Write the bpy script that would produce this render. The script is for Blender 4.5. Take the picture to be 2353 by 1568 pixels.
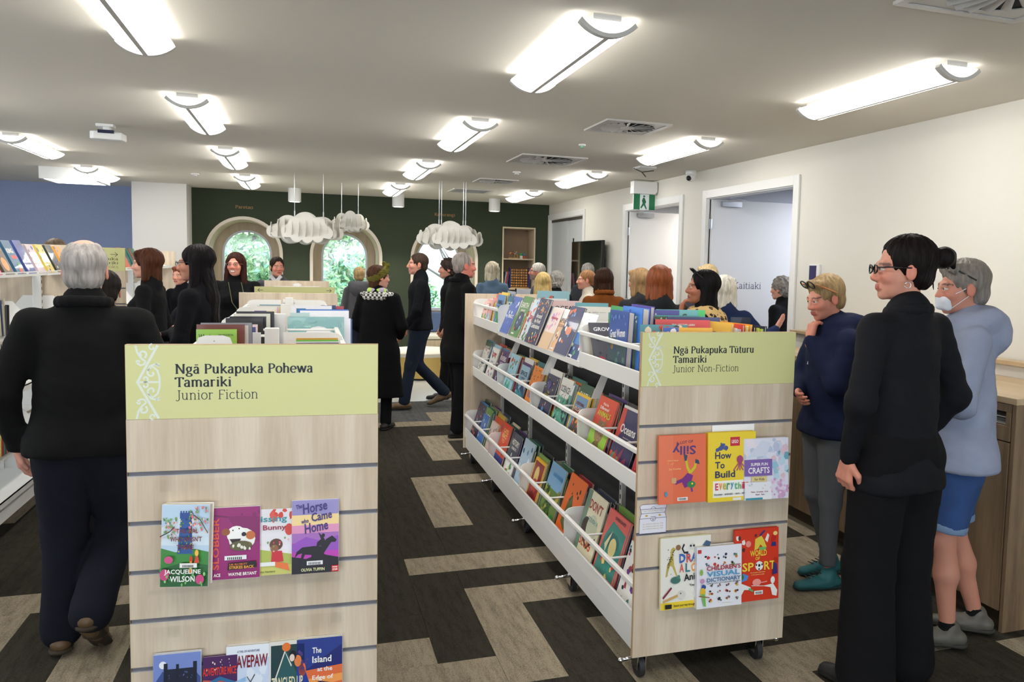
import bpy, math, random
import numpy as np
from mathutils import Vector, Matrix, Euler, noise
for _o in list(bpy.data.objects): bpy.data.objects.remove(_o)
R = random.Random(7)
SC = bpy.context.scene
COL = SC.collection
PI = math.pi

# ---------------------------------------------------------------- camera
CAMH = 1.69
_yaw, _pit, _rol = .3306, -.0778, .0245
_fw = Vector((math.sin(_yaw)*math.cos(_pit), math.cos(_yaw)*math.cos(_pit), math.sin(_pit)))
_rt = Vector((math.cos(_yaw), -math.sin(_yaw), 0)); _up = _rt.cross(_fw)
_r2 = _rt*math.cos(_rol)+_up*math.sin(_rol); _u2 = -_rt*math.sin(_rol)+_up*math.cos(_rol)
cd = bpy.data.cameras.new('camera'); cam = bpy.data.objects.new('camera', cd); COL.objects.link(cam)
cam.matrix_world = Matrix(((_r2.x,_u2.x,-_fw.x,0),(_r2.y,_u2.y,-_fw.y,0),(_r2.z,_u2.z,-_fw.z,CAMH),(0,0,0,1)))
cd.sensor_width = 36; cd.lens = 1841/2353*36; cd.shift_x = -155.9/2353; cd.shift_y = -27.9/2353
cd.clip_start = .05; cd.clip_end = 200
SC.camera = cam
FPX = 1841.; PPX = 1176.5+155.9; PPY = 784-27.9
def ray(px, py):
    return _r2*((px-PPX)/FPX) + _u2*(-(py-PPY)/FPX) + _fw
def on(px, py, x=None, y=None, z=None, d=None):
    r = ray(px, py)
    t = x/r.x if x is not None else y/r.y if y is not None else (z-CAMH)/r.z if z is not None else d
    return Vector((0,0,CAMH)) + r*t
# ---------------------------------------------------------------- view, world, sky
SC.view_settings.view_transform = 'Standard'; SC.view_settings.look = 'None'
SC.view_settings.gamma = 1; SC.view_settings.use_curve_mapping = False
SC.view_settings.exposure = 0.55
SC.cycles.max_bounces = 7; SC.cycles.diffuse_bounces = 5; SC.cycles.glossy_bounces = 3
SC.cycles.transmission_bounces = 6; SC.cycles.transparent_max_bounces = 8
SC.cycles.sample_clamp_indirect = 6.0
SC.cycles.caustics_reflective = False; SC.cycles.caustics_refractive = False
W = bpy.data.worlds.new('sky'); SC.world = W; W.use_nodes = True
_bg = W.node_tree.nodes['Background']
_bg.inputs[0].default_value = (.82, .91, 1.0, 1); _bg.inputs[1].default_value = 3.6
LAMP = 14.5        # brightness of the ceiling lamp diffusers

# ---------------------------------------------------------------- colour and materials
def lin(c):
    return tuple(((v/255)/12.92 if v/255 <= .04045 else ((v/255+.055)/1.055)**2.4) for v in c[:3]) + (1,)
MATS = {}
def mat(name, rgb, rough=.6, metal=0, spec=.5, bump=0, bscale=200, vary=0, vscale=4, stretch=None, sheen=0, coat=0, trans=0, alpha=1, vc=False, objc=False, sss=0):
    if name in MATS: return MATS[name]
    m = bpy.data.materials.new(name); m.use_nodes = True; nt = m.node_tree; N = nt.nodes; L = nt.links
    b = N['Principled BSDF']; c = lin(rgb)
    b.inputs['Base Color'].default_value = c; b.inputs['Roughness'].default_value = rough; b.inputs['Metallic'].default_value = metal
    b.inputs['Specular IOR Level'].default_value = spec
    b.inputs['Sheen Weight'].default_value = sheen; b.inputs['Coat Weight'].default_value = coat
    b.inputs['Transmission Weight'].default_value = trans; b.inputs['Alpha'].default_value = alpha
    if sss:
        b.inputs['Subsurface Weight'].default_value = sss; b.inputs['Subsurface Radius'].default_value = (.02,.008,.004); b.inputs['Subsurface Scale'].default_value = .5
    src = None
    if vc:
        a = N.new('ShaderNodeVertexColor'); a.layer_name = 'Col'; src = a.outputs[0]
    if objc:
        a = N.new('ShaderNodeObjectInfo'); src = a.outputs['Color']
    tc = N.new('ShaderNodeTexCoord'); mp = N.new('ShaderNodeMapping'); L.new(tc.outputs['Object'], mp.inputs[0])
    if stretch: mp.inputs['Scale'].default_value = stretch
    if vary:
        n = N.new('ShaderNodeTexNoise'); n.inputs['Scale'].default_value = vscale; n.inputs['Detail'].default_value = 5
        L.new(mp.outputs[0], n.inputs[0])
        r = N.new('ShaderNodeMapRange'); r.inputs[1].default_value=.3; r.inputs[2].default_value=.7; r.inputs[3].default_value = 1-vary; r.inputs[4].default_value = 1+vary
        L.new(n.outputs[0], r.inputs[0])
        mx = N.new('ShaderNodeVectorMath'); mx.operation = 'SCALE'
        if src is not None: L.new(src, mx.inputs[0])
        else: mx.inputs[0].default_value = c[:3]
        L.new(r.outputs[0], mx.inputs['Scale']); src = mx.outputs[0]
    if src is not None: L.new(src, b.inputs['Base Color'])
    if bump:
        n = N.new('ShaderNodeTexNoise'); n.inputs['Scale'].default_value = bscale; n.inputs['Detail'].default_value = 3
        L.new(mp.outputs[0], n.inputs[0]); bp = N.new('ShaderNodeBump'); bp.inputs['Strength'].default_value = bump; bp.inputs['Distance'].default_value = .01
        L.new(n.outputs[0], bp.inputs['Height']); L.new(bp.outputs[0], b.inputs['Normal'])
    MATS[name] = m; return m
def emis(name, rgb, s):
    if name in MATS: return MATS[name]
    m = bpy.data.materials.new(name); m.use_nodes = True; nt = m.node_tree; nt.nodes.clear()
    e = nt.nodes.new('ShaderNodeEmission'); o = nt.nodes.new('ShaderNodeOutputMaterial')
    e.inputs[0].default_value = lin(rgb); e.inputs[1].default_value = s; nt.links.new(e.outputs[0], o.inputs[0])
    MATS[name] = m; return m
def wood(name, a, b, scale=1., axis='Z', rough=.45):
    """veneer: long streaks of two tones running along the axis"""
    if name in MATS: return MATS[name]
    m = bpy.data.materials.new(name); m.use_nodes = True; nt = m.node_tree; N = nt.nodes; L = nt.links
    p = N['Principled BSDF']; p.inputs['Roughness'].default_value = rough
    tc = N.new('ShaderNodeTexCoord'); mp = N.new('ShaderNodeMapping'); L.new(tc.outputs['Object'], mp.inputs[0])
    s = {'Z': (14,14,1.1), 'Y': (14,1.1,14), 'X': (1.1,14,14)}[axis]
    mp.inputs['Scale'].default_value = tuple(v*scale for v in s)
    n = N.new('ShaderNodeTexNoise'); n.inputs['Scale'].default_value = 1; n.inputs['Detail'].default_value = 6; n.inputs['Distortion'].default_value = .6
    n2 = N.new('ShaderNodeTexNoise'); n2.inputs['Scale'].default_value = 9; n2.inputs['Detail'].default_value = 4
    L.new(mp.outputs[0], n.inputs[0]); L.new(mp.outputs[0], n2.inputs[0])
    ad = N.new('ShaderNodeMath'); ad.operation = 'MULTIPLY_ADD'; ad.inputs[1].default_value = .35
    L.new(n2.outputs[0], ad.inputs[0]); L.new(n.outputs[0], ad.inputs[2])
    cr = N.new('ShaderNodeValToRGB'); cr.color_ramp.elements[0].position = .45; cr.color_ramp.elements[1].position = .85
    cr.color_ramp.elements[0].color = lin(a); cr.color_ramp.elements[1].color = lin(b)
    L.new(ad.outputs[0], cr.inputs[0]); L.new(cr.outputs[0], p.inputs['Base Color'])
    MATS[name] = m; return m

# ---------------------------------------------------------------- mesh builder
class MB:
    def __init__(s): s.v=[]; s.f=[]; s.mi=[]; s.cc=[]; s.k=0; s.col=(1,1,1,1); s.M=None
    def V(s, pts):
        b=len(s.v)
        for p in pts:
            if s.M is not None: p = s.M @ Vector(p)
            s.v.append(tuple(p))
        return b
    def F(s, *fs):
        for f in fs: s.f.append(tuple(f)); s.mi.append(s.k); s.cc.append(s.col)
    def box(s, x0,y0,z0,x1,y1,z1):
        b=s.V([(x0,y0,z0),(x1,y0,z0),(x1,y1,z0),(x0,y1,z0),(x0,y0,z1),(x1,y0,z1),(x1,y1,z1),(x0,y1,z1)])
        s.F(*[tuple(b+i for i in q) for q in ((0,3,2,1),(4,5,6,7),(0,1,5,4),(1,2,6,5),(2,3,7,6),(3,0,4,7))]); return s
    def loft(s, rings, cap=True, closed=True):
        n=len(rings[0]); bs=[s.V(r) for r in rings]
        for a,b in zip(bs,bs[1:]):
            for i in range(n if closed else n-1):
                j=(i+1)%n; s.F((a+i,a+j,b+j,b+i))
        if cap and closed: s.F(tuple(bs[0]+i for i in range(n))[::-1], tuple(bs[-1]+i for i in range(n)))
        return s
    def tube(s, pts, r, n=8, cap=True):
        pts=[Vector(p) for p in pts]; rr = r if isinstance(r,(list,tuple)) else [r]*len(pts)
        rings=[]; ref=None
        for i,p in enumerate(pts):
            t=(pts[min(i+1,len(pts)-1)]-pts[max(i-1,0)]).normalized()
            if ref is None: ref = t.orthogonal().normalized()
            ref=(ref-t*ref.dot(t)).normalized(); q=t.cross(ref)
            rings.append([p+(ref*math.cos(2*PI*k/n)+q*math.sin(2*PI*k/n))*rr[i] for k in range(n)])
        return s.loft(rings, cap)
    def cyl(s, p0, p1, r, n=16, r2=None): return s.tube([p0,p1],[r, r if r2 is None else r2],n)
    def prism(s, poly, h0, h1, ax='z'):
        """poly in the plane across ax, pushed from h0 to h1"""
        f={'z':lambda a,b,h:(a,b,h),'y':lambda a,b,h:(a,h,b),'x':lambda a,b,h:(h,a,b)}[ax]
        A=s.V([f(a,b,h0) for a,b in poly]); B=s.V([f(a,b,h1) for a,b in poly]); n=len(poly)
        fl = (sum(poly[i][0]*poly[(i+1)%n][1]-poly[(i+1)%n][0]*poly[i][1] for i in range(n))>0) ^ (ax=='y') ^ (h1<h0)
        fs=[tuple(range(A,A+n))[::-1], tuple(range(B,B+n))]+[(A+i,A+(i+1)%n,B+(i+1)%n,B+i) for i in range(n)]
        s.F(*(fs if fl else [q[::-1] for q in fs])); return s
    def sphere(s, c, r, n=12, m=8):
        r=(r,r,r) if not isinstance(r,(tuple,list)) else r
        rings=[]
        for j in range(m+1):
            a=PI*(j/m); a=min(max(a,.02),PI-.02)
            rings.append([(c[0]+r[0]*math.sin(a)*math.cos(2*PI*i/n), c[1]+r[1]*math.sin(a)*math.sin(2*PI*i/n), c[2]-r[2]*math.cos(a)) for i in range(n)])
        return s.loft(rings)
    def build(s, name, mats, parent=None, smooth=False, bevel=0, loc=None, auto=False):
        me=bpy.data.meshes.new(name); me.from_pydata(s.v,[],s.f)
        if not isinstance(mats,(list,tuple)): mats=[mats]
        for m in mats: me.materials.append(m)
        if len(mats)>1: me.polygons.foreach_set('material_index', s.mi)
        if any(c!=(1,1,1,1) for c in s.cc):
            a=me.color_attributes.new('Col','FLOAT_COLOR','CORNER'); arr=[]
            for f,c in zip(s.f,s.cc): arr += list(c)*len(f)
            a.data.foreach_set('color',arr)
        if smooth: me.shade_smooth()
        if smooth and auto: me.set_sharp_from_angle(angle=.7)
        me.update(); o=bpy.data.objects.new(name,me); COL.objects.link(o)
        if parent: o.parent=parent
        if loc is not None: o.location=loc
        if bevel:
            b=o.modifiers.new('bevel','BEVEL'); b.width=bevel; b.segments=2; b.limit_method='ANGLE'
        return o
def thing(name, label, cat, loc=(0,0,0), rz=0, group=None):
    o=bpy.data.objects.new(name,None); COL.objects.link(o); o.empty_display_size=.05
    o.location=loc; o.rotation_euler=(0,0,rz); tag(o,label,cat,group); return o
USED=set()
def tag(o, label, cat, group=None, kind=None):
    o['label']=label; o['category']=cat
    if group: o['group']=group
    if kind: o['kind']=kind
    return o
def struct(o): o['kind']='structure'; return o
def circ(cx,cy,r,a0=0,a1=2*PI,n=24,ry=None):
    ry = r if ry is None else ry
    full=abs(a1-a0-2*PI)<1e-6
    return [(cx+r*math.cos(a0+(a1-a0)*i/(n if full else n-1)), cy+ry*math.sin(a0+(a1-a0)*i/(n if full else n-1))) for i in range(n)]

# ---------------------------------------------------------------- shared materials
M_white = mat('white_paint',(222,220,216),.7,vary=.015,vscale=1.2,bump=.03,bscale=300)
M_ceil = mat('ceiling_paint',(216,211,200),.85,vary=.012,vscale=.8)
M_trim = mat('gloss_white',(226,226,224),.35)
M_metal = mat('white_powder_coat',(236,235,232),.42,bump=.02,bscale=900)
M_chrome = mat('chrome',(205,205,208),.15,metal=1)
M_alu = mat('aluminium',(190,192,196),.3,metal=1)
M_rubber = mat('dark_rubber',(38,39,42),.6)
M_black = mat('black_plastic',(14,14,16),.35)
M_birch = wood('birch_veneer',(196,176,150),(222,206,184),1.,'Z')
M_birch_edge = mat('ply_edge',(186,156,118),.6,vary=.08,vscale=30)
M_print = mat('print',(255,255,255),.38,vc=True,coat=.15)
M_cover = mat('book_cloth',(200,200,200),.35,objc=True,coat=.2)
M_paper = mat('paper',(226,220,204),.85,vary=.05,vscale=60,stretch=(1,1,1))
M_ink = mat('sign_ink',(28,36,44),.5)
def thin_clear(name, tint, refl):
    m=bpy.data.materials.new(name); m.use_nodes=True; nt=m.node_tree; nt.nodes.clear(); N=nt.nodes; L=nt.links
    o=N.new('ShaderNodeOutputMaterial'); mx=N.new('ShaderNodeMixShader'); t=N.new('ShaderNodeBsdfTransparent'); g=N.new('ShaderNodeBsdfGlossy'); f=N.new('ShaderNodeValue')
    t.inputs[0].default_value=lin(tint); g.inputs['Roughness'].default_value=.05; f.outputs[0].default_value=refl
    L.new(f.outputs[0],mx.inputs[0]); L.new(t.outputs[0],mx.inputs[1]); L.new(g.outputs[0],mx.inputs[2]); L.new(mx.outputs[0],o.inputs[0]); MATS[name]=m; return m
M_acrylic=thin_clear('clear_acrylic',(254,254,254),.012)
# ================================================================ the room
CH = 2.70; XW = 3.86; YW = 12.98
GX, GY, G = .525, 4.515, .25
def carpet(name, rgb, rgb2):
    m=bpy.data.materials.new(name); m.use_nodes=True; N=m.node_tree.nodes; L=m.node_tree.links
    p=N['Principled BSDF']; p.inputs['Roughness'].default_value=.95; p.inputs['Specular IOR Level'].default_value=.1
    tc=N.new('ShaderNodeTexCoord'); a=N.new('ShaderNodeTexNoise'); a.inputs['Scale'].default_value=1; a.inputs['Detail'].default_value=6; a.inputs['Roughness'].default_value=.7
    mp=N.new('ShaderNodeMapping'); mp.inputs['Scale'].default_value=(26,5,20); L.new(tc.outputs['Object'],mp.inputs[0]); L.new(mp.outputs[0],a.inputs[0])
    b=N.new('ShaderNodeTexNoise'); b.inputs['Scale'].default_value=190; b.inputs['Detail'].default_value=2; L.new(tc.outputs['Object'],b.inputs[0])
    ad=N.new('ShaderNodeMath'); ad.operation='MULTIPLY_ADD'; ad.inputs[1].default_value=.8; L.new(b.outputs[0],ad.inputs[0]); L.new(a.outputs[0],ad.inputs[2])
    cr=N.new('ShaderNodeValToRGB'); cr.color_ramp.elements[0].position=.62; cr.color_ramp.elements[1].position=1.12 if False else 1.0
    cr.color_ramp.elements[0].color=lin(rgb); cr.color_ramp.elements[1].color=lin(rgb2)
    L.new(ad.outputs[0],cr.inputs[0]); L.new(cr.outputs[0],p.inputs['Base Color'])
    bp=N.new('ShaderNodeBump'); bp.inputs['Strength'].default_value=.5; bp.inputs['Distance'].default_value=.004; L.new(b.outputs[0],bp.inputs['Height']); L.new(bp.outputs[0],p.inputs['Normal'])
    return m
M_cd=carpet('carpet_charcoal',(36,34,29),(62,58,50)); M_cl=carpet('carpet_oatmeal',(106,96,80),(158,146,126)); M_cg=carpet('carpet_grey',(62,62,62),(92,92,92))
M_vinyl=mat('pale_vinyl',(176,176,172),.35,vary=.03,vscale=2)
floor=struct(MB().box(-6,-3.5,-.05,XW+.1,9.74,0).build('floor',M_cd))
vin=MB().box(-6,9.74,-.05,XW+.1,14.2,0.001).build('vinyl_sheet',M_vinyl,floor)
RL=[(0,4,-1,0),(1,4,-3,-2),(1,2,-6,-3),(-3,0,-5,-4),(-3,2,-6,-5),(1,2,2,7),(1,4,6,7),(2,3,9,13),(2,5,12,13),(-2,3,15,16),(3,6,15,18),
 (5,6,-11,-6),(6,9,-7,-6),(6,10,-5,-1),(3,4,-9,-4),(-9,-5,-1,0),(-9,-7,-5,-1),(-6,-5,-9,-2),(-5,-3,-3,-2),(-10,-9,5,8),(10,13,-11,-7),(7,10,0,1),(10,12,-1,2),(5,8,2,4)]
lit=set()
for a,b,c,d in RL:
    for i in range(a,b):
        for j in range(c,d): lit.add((i,j))
done=set(); planks=[]
def is_l(i,j): return (i,j) in lit
for j in range(-11,21):
    for i in range(-12,14):
        if (i,j) in done: continue
        c=is_l(i,j)
        def run(di,dj):
            n=1
            while n<4 and is_l(i+di*n,j+dj*n)==c and (i+di*n,j+dj*n) not in done and i+di*n<14 and j+dj*n<21: n+=1
            return n
        a,b=run(1,0),run(0,1)
        di,dj,n=(0,1,b) if b>a or (b==a and (i+j//4)%2==0) else (1,0,a)
        for k in range(n): done.add((i+di*k,j+dj*k))
        planks.append((i,j,di,dj,n,c))
_pm={}
for (i,j,di,dj,n,c) in sorted(planks,key=lambda p:p[1]):
    grey = (not c) and j>=16
    key=(di,n,c,grey)
    if key not in _pm:
        w,h=(G*n,G) if di else (G,G*n)
        o=MB().box(.0008,.0008,-.003,w-.0008,h-.0008,.004).build('carpet_plank', M_cl if c else (M_cg if grey else M_cd), floor); _pm[key]=o
    else:
        o=_pm[key].copy(); COL.objects.link(o)
    o.location=(GX+G*i,GY+G*j,0)
ceil=struct(MB().box(-6,-3.5,CH,XW+.1,14.2,CH+.1).build('ceiling',M_ceil))
M_green=mat('green_acoustic_panel',(62,70,56),.9,vary=.06,vscale=60,bump=.2,bscale=400,spec=.15)
M_blue=mat('blue_acoustic_panel',(156,170,206),.9,vary=.06,vscale=60,bump=.2,bscale=400,spec=.15)
# green wall with three arched nooks
AR=.54; ZS=1.77
ACX=[-.866,.600,2.12]
def wall_with_holes(x0,x1,z0,z1,y0,y1,holes,name,m):
    """wall slab in the xz plane; each hole is a closed ccw outline, cut strip by strip"""
    mb=MB(); xs=sorted(set([x0,x1]+[v for h in holes for v in (min(p[0] for p in h),max(p[0] for p in h))]))
    for a,b in zip(xs,xs[1:]):
        h=[h for h in holes if min(p[0] for p in h)<=a+1e-6 and max(p[0] for p in h)>=b-1e-6]
        if not h: mb.box(a,y0,z0,b,y1,z1); continue
        h=h[0]; top=sorted([p for p in h if p[1]>=ZS-1e-6 or True],key=lambda p:p[0])
        cx=(a+b)/2; zb=min(p[1] for p in h); up=[p for p in h if p[1]>zb+.1]; up.sort(key=lambda p:p[0])
        for p,q in zip(up,up[1:]):
            if q[0]-p[0]<1e-6: continue
            mb.prism([(p[0],p[1]),(q[0],q[1]),(q[0],z1),(p[0],z1)],y0,y1,'y')
        if zb>z0: mb.box(a,y0,z0,b,y1,zb)
    return mb.build(name,m)
def arch(cx,r,zb,zs=ZS,n=25): return [(cx-r,zb)]+[(cx+r*math.cos(PI-PI*i/(n-1)), zs+r*math.sin(PI*i/(n-1))) for i in range(n)]+[(cx+r,zb)]
niche=(3.085,3.605,.0,2.29)
gw=wall_with_holes(-1.571,XW,0,CH,YW,YW+.08,[arch(c,AR-.02,.45) for c in ACX]+[[(3.085,.1),(3.605,.1),(3.605,2.29),(3.085,2.29)]],'wall_back',M_green); struct(gw)
M_nook=wood('nook_veneer',(176,160,134),(198,184,160),1.,'Z')
YB=13.66; WR=.36
M_frame=mat('window_frame_white',(215,220,235),.4)
M_glass=thin_clear('window_glass',(246,252,252),.05)
M_cush=mat('cushion_blue',(96,116,160),.9,bump=.2,bscale=300); M_cushw=mat('cushion_cream',(214,210,196),.9,bump=.15,bscale=300)
def hollow(mb, inner, outer, y0, y1):
    n=len(inner)
    a=mb.V([(p[0],y0,p[1]) for p in outer]); b=mb.V([(p[0],y0,p[1]) for p in inner]); c=mb.V([(p[0],y1,p[1]) for p in inner]); d=mb.V([(p[0],y1,p[1]) for p in outer])
    for i in range(n-1):
        mb.F((a+i,b+i,b+i+1,a+i+1),(b+i,c+i,c+i+1,b+i+1),(c+i,d+i,d+i+1,c+i+1),(d+i,a+i,a+i+1,d+i+1))
    for i in (0,n-1): mb.F((a+i,b+i,c+i,d+i))
for k,cx in enumerate(ACX):
    w=thing('window_%d'%(k+1),'',''); del w['label']; del w['category']; struct(w)
    mb=MB(); hollow(mb,arch(cx,AR-.045,.50),arch(cx,AR,.50),YW-.02,YW+.06); mb.build('arch_trim',mat('arch_trim_pale',(216,206,190),.5),w,smooth=True,auto=True)
    mb=MB(); hollow(mb,arch(cx,AR-.055,.50),arch(cx,AR-.02,.50),YW+.06,YB); mb.build('nook_lining',M_nook,w,smooth=True,auto=True)
    bp=wall_with_holes(cx-AR,cx+AR,.45,CH-.2,YB,YB+.04,[arch(cx,WR,.90)],'nook_back',M_nook); bp.parent=w
    mb=MB(); A=arch(cx,WR,.90); B=arch(cx,WR-.03,.93); hollow(mb,B,A,YB-.012,YB+.06); mb.box(cx-WR,YB-.012,.88,cx+WR,YB+.06,.93); mb.build('window_frame',M_frame,w,smooth=True,auto=True)
    MB().prism(arch(cx,WR-.02,.91),YB+.02,YB+.026,'y').build('pane',M_glass,w)
    MB().box(cx-AR+.01,YW-.02,0,cx+AR-.01,YB+.03,.44).build('nook_base',M_nook,w)
for k,(cx) in enumerate(ACX):
    pos=['under the left arched window','under the middle arched window','under the right arched window'][k]
    c=MB().box(cx-AR+.06,YW-.0,.442,cx+AR-.06,YB-.06,.52).build('seat_cushion',M_cushw,bevel=.02); tag(c,'cream seat pad on the bench '+pos,'cushion','window seat pads')
    c=MB().box(cx-AR+.08,YB-.09,.522,cx+AR-.08,YB-.015,.86).build('back_cushion',M_cush,bevel=.03); tag(c,'blue back cushion leaning '+pos,'cushion','window back cushions')
# other walls
struct(MB().box(-2.25,12.45,0,-1.571,13.5,CH).build('wall_pillar',M_white))
struct(MB().box(-6,13.4,0,-2.25,13.5,2.70).build('wall_back_left',M_blue))
M_warm=mat('warm_white_paint',(216,213,204),.7,vary=.015,vscale=1.5)
DO=[(5.80,7.36,2.42),(7.96,9.54,2.42),(11.18,12.90,2.46)]
mb=MB(); ys=[-3.5]+[v for d in DO for v in d[:2]]+[14.2]
for a,b in zip(ys[::2],ys[1::2]): mb.box(XW,a,0,XW+.12,b,CH)
for a,b,h in DO: mb.box(XW,a,h,XW+.12,b,CH)
struct(mb.build('wall_right',M_warm))
struct(MB().box(-6.1,-3.5,0,-6,14.2,.7).box(-6.1,-3.5,2.4,-6,14.2,CH).box(-6.1,-3.5,.7,-6,3.5,2.4).box(-6.1,9.0,.7,-6,14.2,2.4).build('wall_left',M_white))  # unseen opening added to let daylight in towards the blue wall
struct(MB().box(-6.1,-3.6,0,XW+.12,-3.5,.5).box(-6.1,-3.6,2.45,XW+.12,-3.5,CH).box(-6.1,-3.6,.5,-5.2,-3.5,2.45).box(-1.1,-3.6,.5,-.7,-3.5,2.45).box(3.2,-3.6,.5,XW+.12,-3.5,2.45).build('wall_front',M_white))
struct(MB().box(-6.1,14.2,0,-1.6,14.3,CH).build('wall_far',M_white))
# rooms behind the doors
M_cool=mat('cool_white_paint',(208,211,218),.8)
mb=MB()
mb.box(7.2,4.5,0,7.3,10.6,CH); mb.box(XW+.12,4.5,0,7.2,4.6,CH); mb.box(XW+.12,10.5,0,7.2,10.6,CH); mb.box(XW+.12,7.62,0,7.2,7.7,CH)
struct(mb.build('wall_office',M_cool))
struct(MB().box(XW+.1,4.5,CH-.12,7.3,10.6,CH+.1).build('ceiling_office',M_ceil))
struct(MB().box(XW+.1,4.5,-.05,7.3,10.6,0).build('floor_office',M_cg))
def archi(y0,y1,h,w=.07,n='trim_1'):
    mb=MB()
    for a,b in ((y0-w,y0+.012),(y1-.012,y1+w)): mb.box(XW-.02,a,0,XW,b,h+w)
    mb.box(XW-.02,y0+.012,h-.012,XW,y1-.012,h+w)
    mb.box(XW-.001,y0,0,XW+.12,y0+.02,h); mb.box(XW-.001,y1-.02,0,XW+.12,y1,h); mb.box(XW-.001,y0,h-.02,XW+.12,y1,h)
    mb.box(XW+.05,y0+.02,0,XW+.065,y0+.034,h-.02); mb.box(XW+.05,y1-.034,0,XW+.065,y1-.02,h-.02)
    return struct(mb.build(n,M_trim,bevel=.003))
for k,(a,b,h) in enumerate(DO): archi(a,b,h,n='trim_%d'%(k+1))
M_door=mat('door_white',(214,214,214),.45)
def hinge(parent,x,y,z):
    MB().cyl((x,y,z-.05),(x,y,z+.05),.009,8).box(x-.03,y+.002,z-.05,x,y+.006,z+.05).build('hinge',M_alu,parent)
for k,(hy,wd,h) in enumerate(((7.34,.94,2.40),(9.52,.94,2.40))):
    d=struct(MB().box(XW+.03,hy-.042,.01,XW+.03+wd,hy-.002,h).build('door_%d'%(k+1),M_door,bevel=.002))
    for z in (.25,1.25,2.15): hinge(d,XW+.025,hy-.048,z)
    MB().box(XW+.02,hy-.006,.0,XW+.05,hy+.0,h).build('seal',M_black,d)
    hd=MB().cyl((XW+wd-.06,hy-.042,1.0),(XW+wd-.06,hy-.09,1.0),.008,8).tube([(XW+wd-.06,hy-.09,1.0),(XW+wd-.19,hy-.09,1.0)],.009,8).build('handle',M_alu,d)
    cl=MB().box(XW+.12,hy-.09,h-.07,XW+.34,hy-.043,h-.02).tube([(XW+.2,hy-.07,h-.01),(XW+.32,hy-.2,h-.005),(XW+.1,hy-.25,h+.0)],.006,6).build('door_closer',M_alu,d)
d=struct(MB().box(XW+.045,11.20,.01,XW+.085,12.04,2.40).box(XW+.03,12.04,.01,XW+.07,12.88,2.40).build('door_3',mat('door_grey',(190,194,196),.5)))
for z,y in ((2.05,11.75),(1.42,11.7)): MB().box(XW+.028,y,z-.07,XW+.05,y+.02,z+.07).build('pull_slot',M_black,d)
MB().box(XW+.02,11.2,2.40,XW+.10,12.88,2.445).build('door_track',mat('track_dark',(70,66,60),.5),d)
struct(MB().box(XW-.012,-3.5,0,XW,2.8,.09).box(XW-.012,9.62,0,XW,11.1,.09).build('baseboard_right',M_trim))
# TV
t=thing('television','black wall mounted television hanging beside the grey sliding door','television',(XW-.02,10.72,1.69))
MB().box(-.10,-.64,-.36,-.055,.64,.36).build('screen_case',M_black,t,bevel=.004)
MB().box(-.1015,-.625,-.345,-.1,.625,.35).build('screen',mat('screen_glass',(8,9,8),.08,coat=1),t)
MB().box(-.06,-.2,-.2,0,.2,.2).build('wall_bracket',M_black,t)
MB().cyl((-.03,-.2,-.36),(-.03,-.2,-.6),.006,6).build('cable',M_black,t)
# thermostat-like blue panel
t=MB().box(XW-.022,5.40,1.618,XW,5.53,1.752).build('wall_controller',M_trim,bevel=.003)
tag(t,'small white wall controller with a dark blue face right of the open Kaitiaki door','control panel'); MB().box(XW-.0235,5.434,1.628,XW-.022,5.527,1.742).build('face_plate',mat('navy_plate',(32,30,88),.4),t)
# window wall to the outside behind the arches: garden
M_grass=mat('lawn',(120,150,70),.95,vary=.3,vscale=8)
g=MB().box(-9,14.5,-.3,14,60,-.2).build('garden_ground',M_grass); struct(g)
M_out=[mat('leaf_%d'%i,c,.6,vary=.35,vscale=9) for i,c in enumerate(((110,158,130),(140,176,124),(176,200,156),(90,126,100),(196,214,180)))]
def leafmass(name,label,cx,cy,cz,rx,ry,rz,n,ms,size,grp='shrubs beyond the arched windows'):
    r=random.Random(hash(label)%1000 if False else int(cx*31+cz*77+n)); mb=MB()
    for i in range(n):
        while True:
            u=Vector((r.uniform(-1,1),r.uniform(-1,1),r.uniform(-1,1)))
            if .25<u.length<1: break
        p=Vector((cx+u.x*rx,cy+u.y*ry,cz+u.z*rz)); a=Vector((r.gauss(0,1),r.gauss(0,1),r.gauss(0,1))).normalized(); b=a.orthogonal().normalized()
        s=size*r.uniform(.6,1.3); mb.k=r.randrange(len(ms)); q=a.cross(b)*.15*s
        v=mb.V([p-a*s,p+b*s*.45+q,p+a*s,p-b*s*.45+q]); mb.F((v,v+1,v+2),(v,v+2,v+3))
    o=mb.build(name,ms); tag(o,label,'shrub',grp); return o
leafmass('garden_shrub','bright green shrub filling the lower left arched window',-.9,16.6,.8,1.7,.9,1.25,5200,M_out[:3],.085)
leafmass('garden_shrub','bright green shrub filling the lower middle arched window',1.35,18.7,.65,1.6,.9,1.3,5200,[M_out[0],M_out[0],M_out[1],M_out[2]],.085)
t1=leafmass('garden_tree','pale leafy tree top behind the left arched window',-1.1,19.5,2.9,2.3,1.1,1.7,3800,[M_out[1],M_out[2],M_out[4]],.11)
leafmass('garden_shrub','pale green bush seen through the right arched window',3.7,17.2,.6,1.0,.9,1.15,3800,[M_out[2],M_out[4],M_out[1]],.09)
t2=leafmass('garden_tree','distant leafy tree behind the middle arched window',.6,22.5,2.9,1.3,1,1.0,1400,[M_out[3],M_out[2]],.11)
for t_,x_,y_ in ((t1,-1.1,19.5),(t2,.6,22.5)): MB().tube([(x_,y_,-.25),(x_+.05,y_,1.4),(x_,y_,2.9)],[.12,.09,.05],8).build('trunk',mat('bark_brown',(96,84,70),.9),t_)
fn=thing('timber_fence','pale vertical paling fence high behind the left arched window','fence',(-1.0,18.2,1.9))
M_pale=mat('weathered_paling',(196,196,176),.8,vary=.1)
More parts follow.
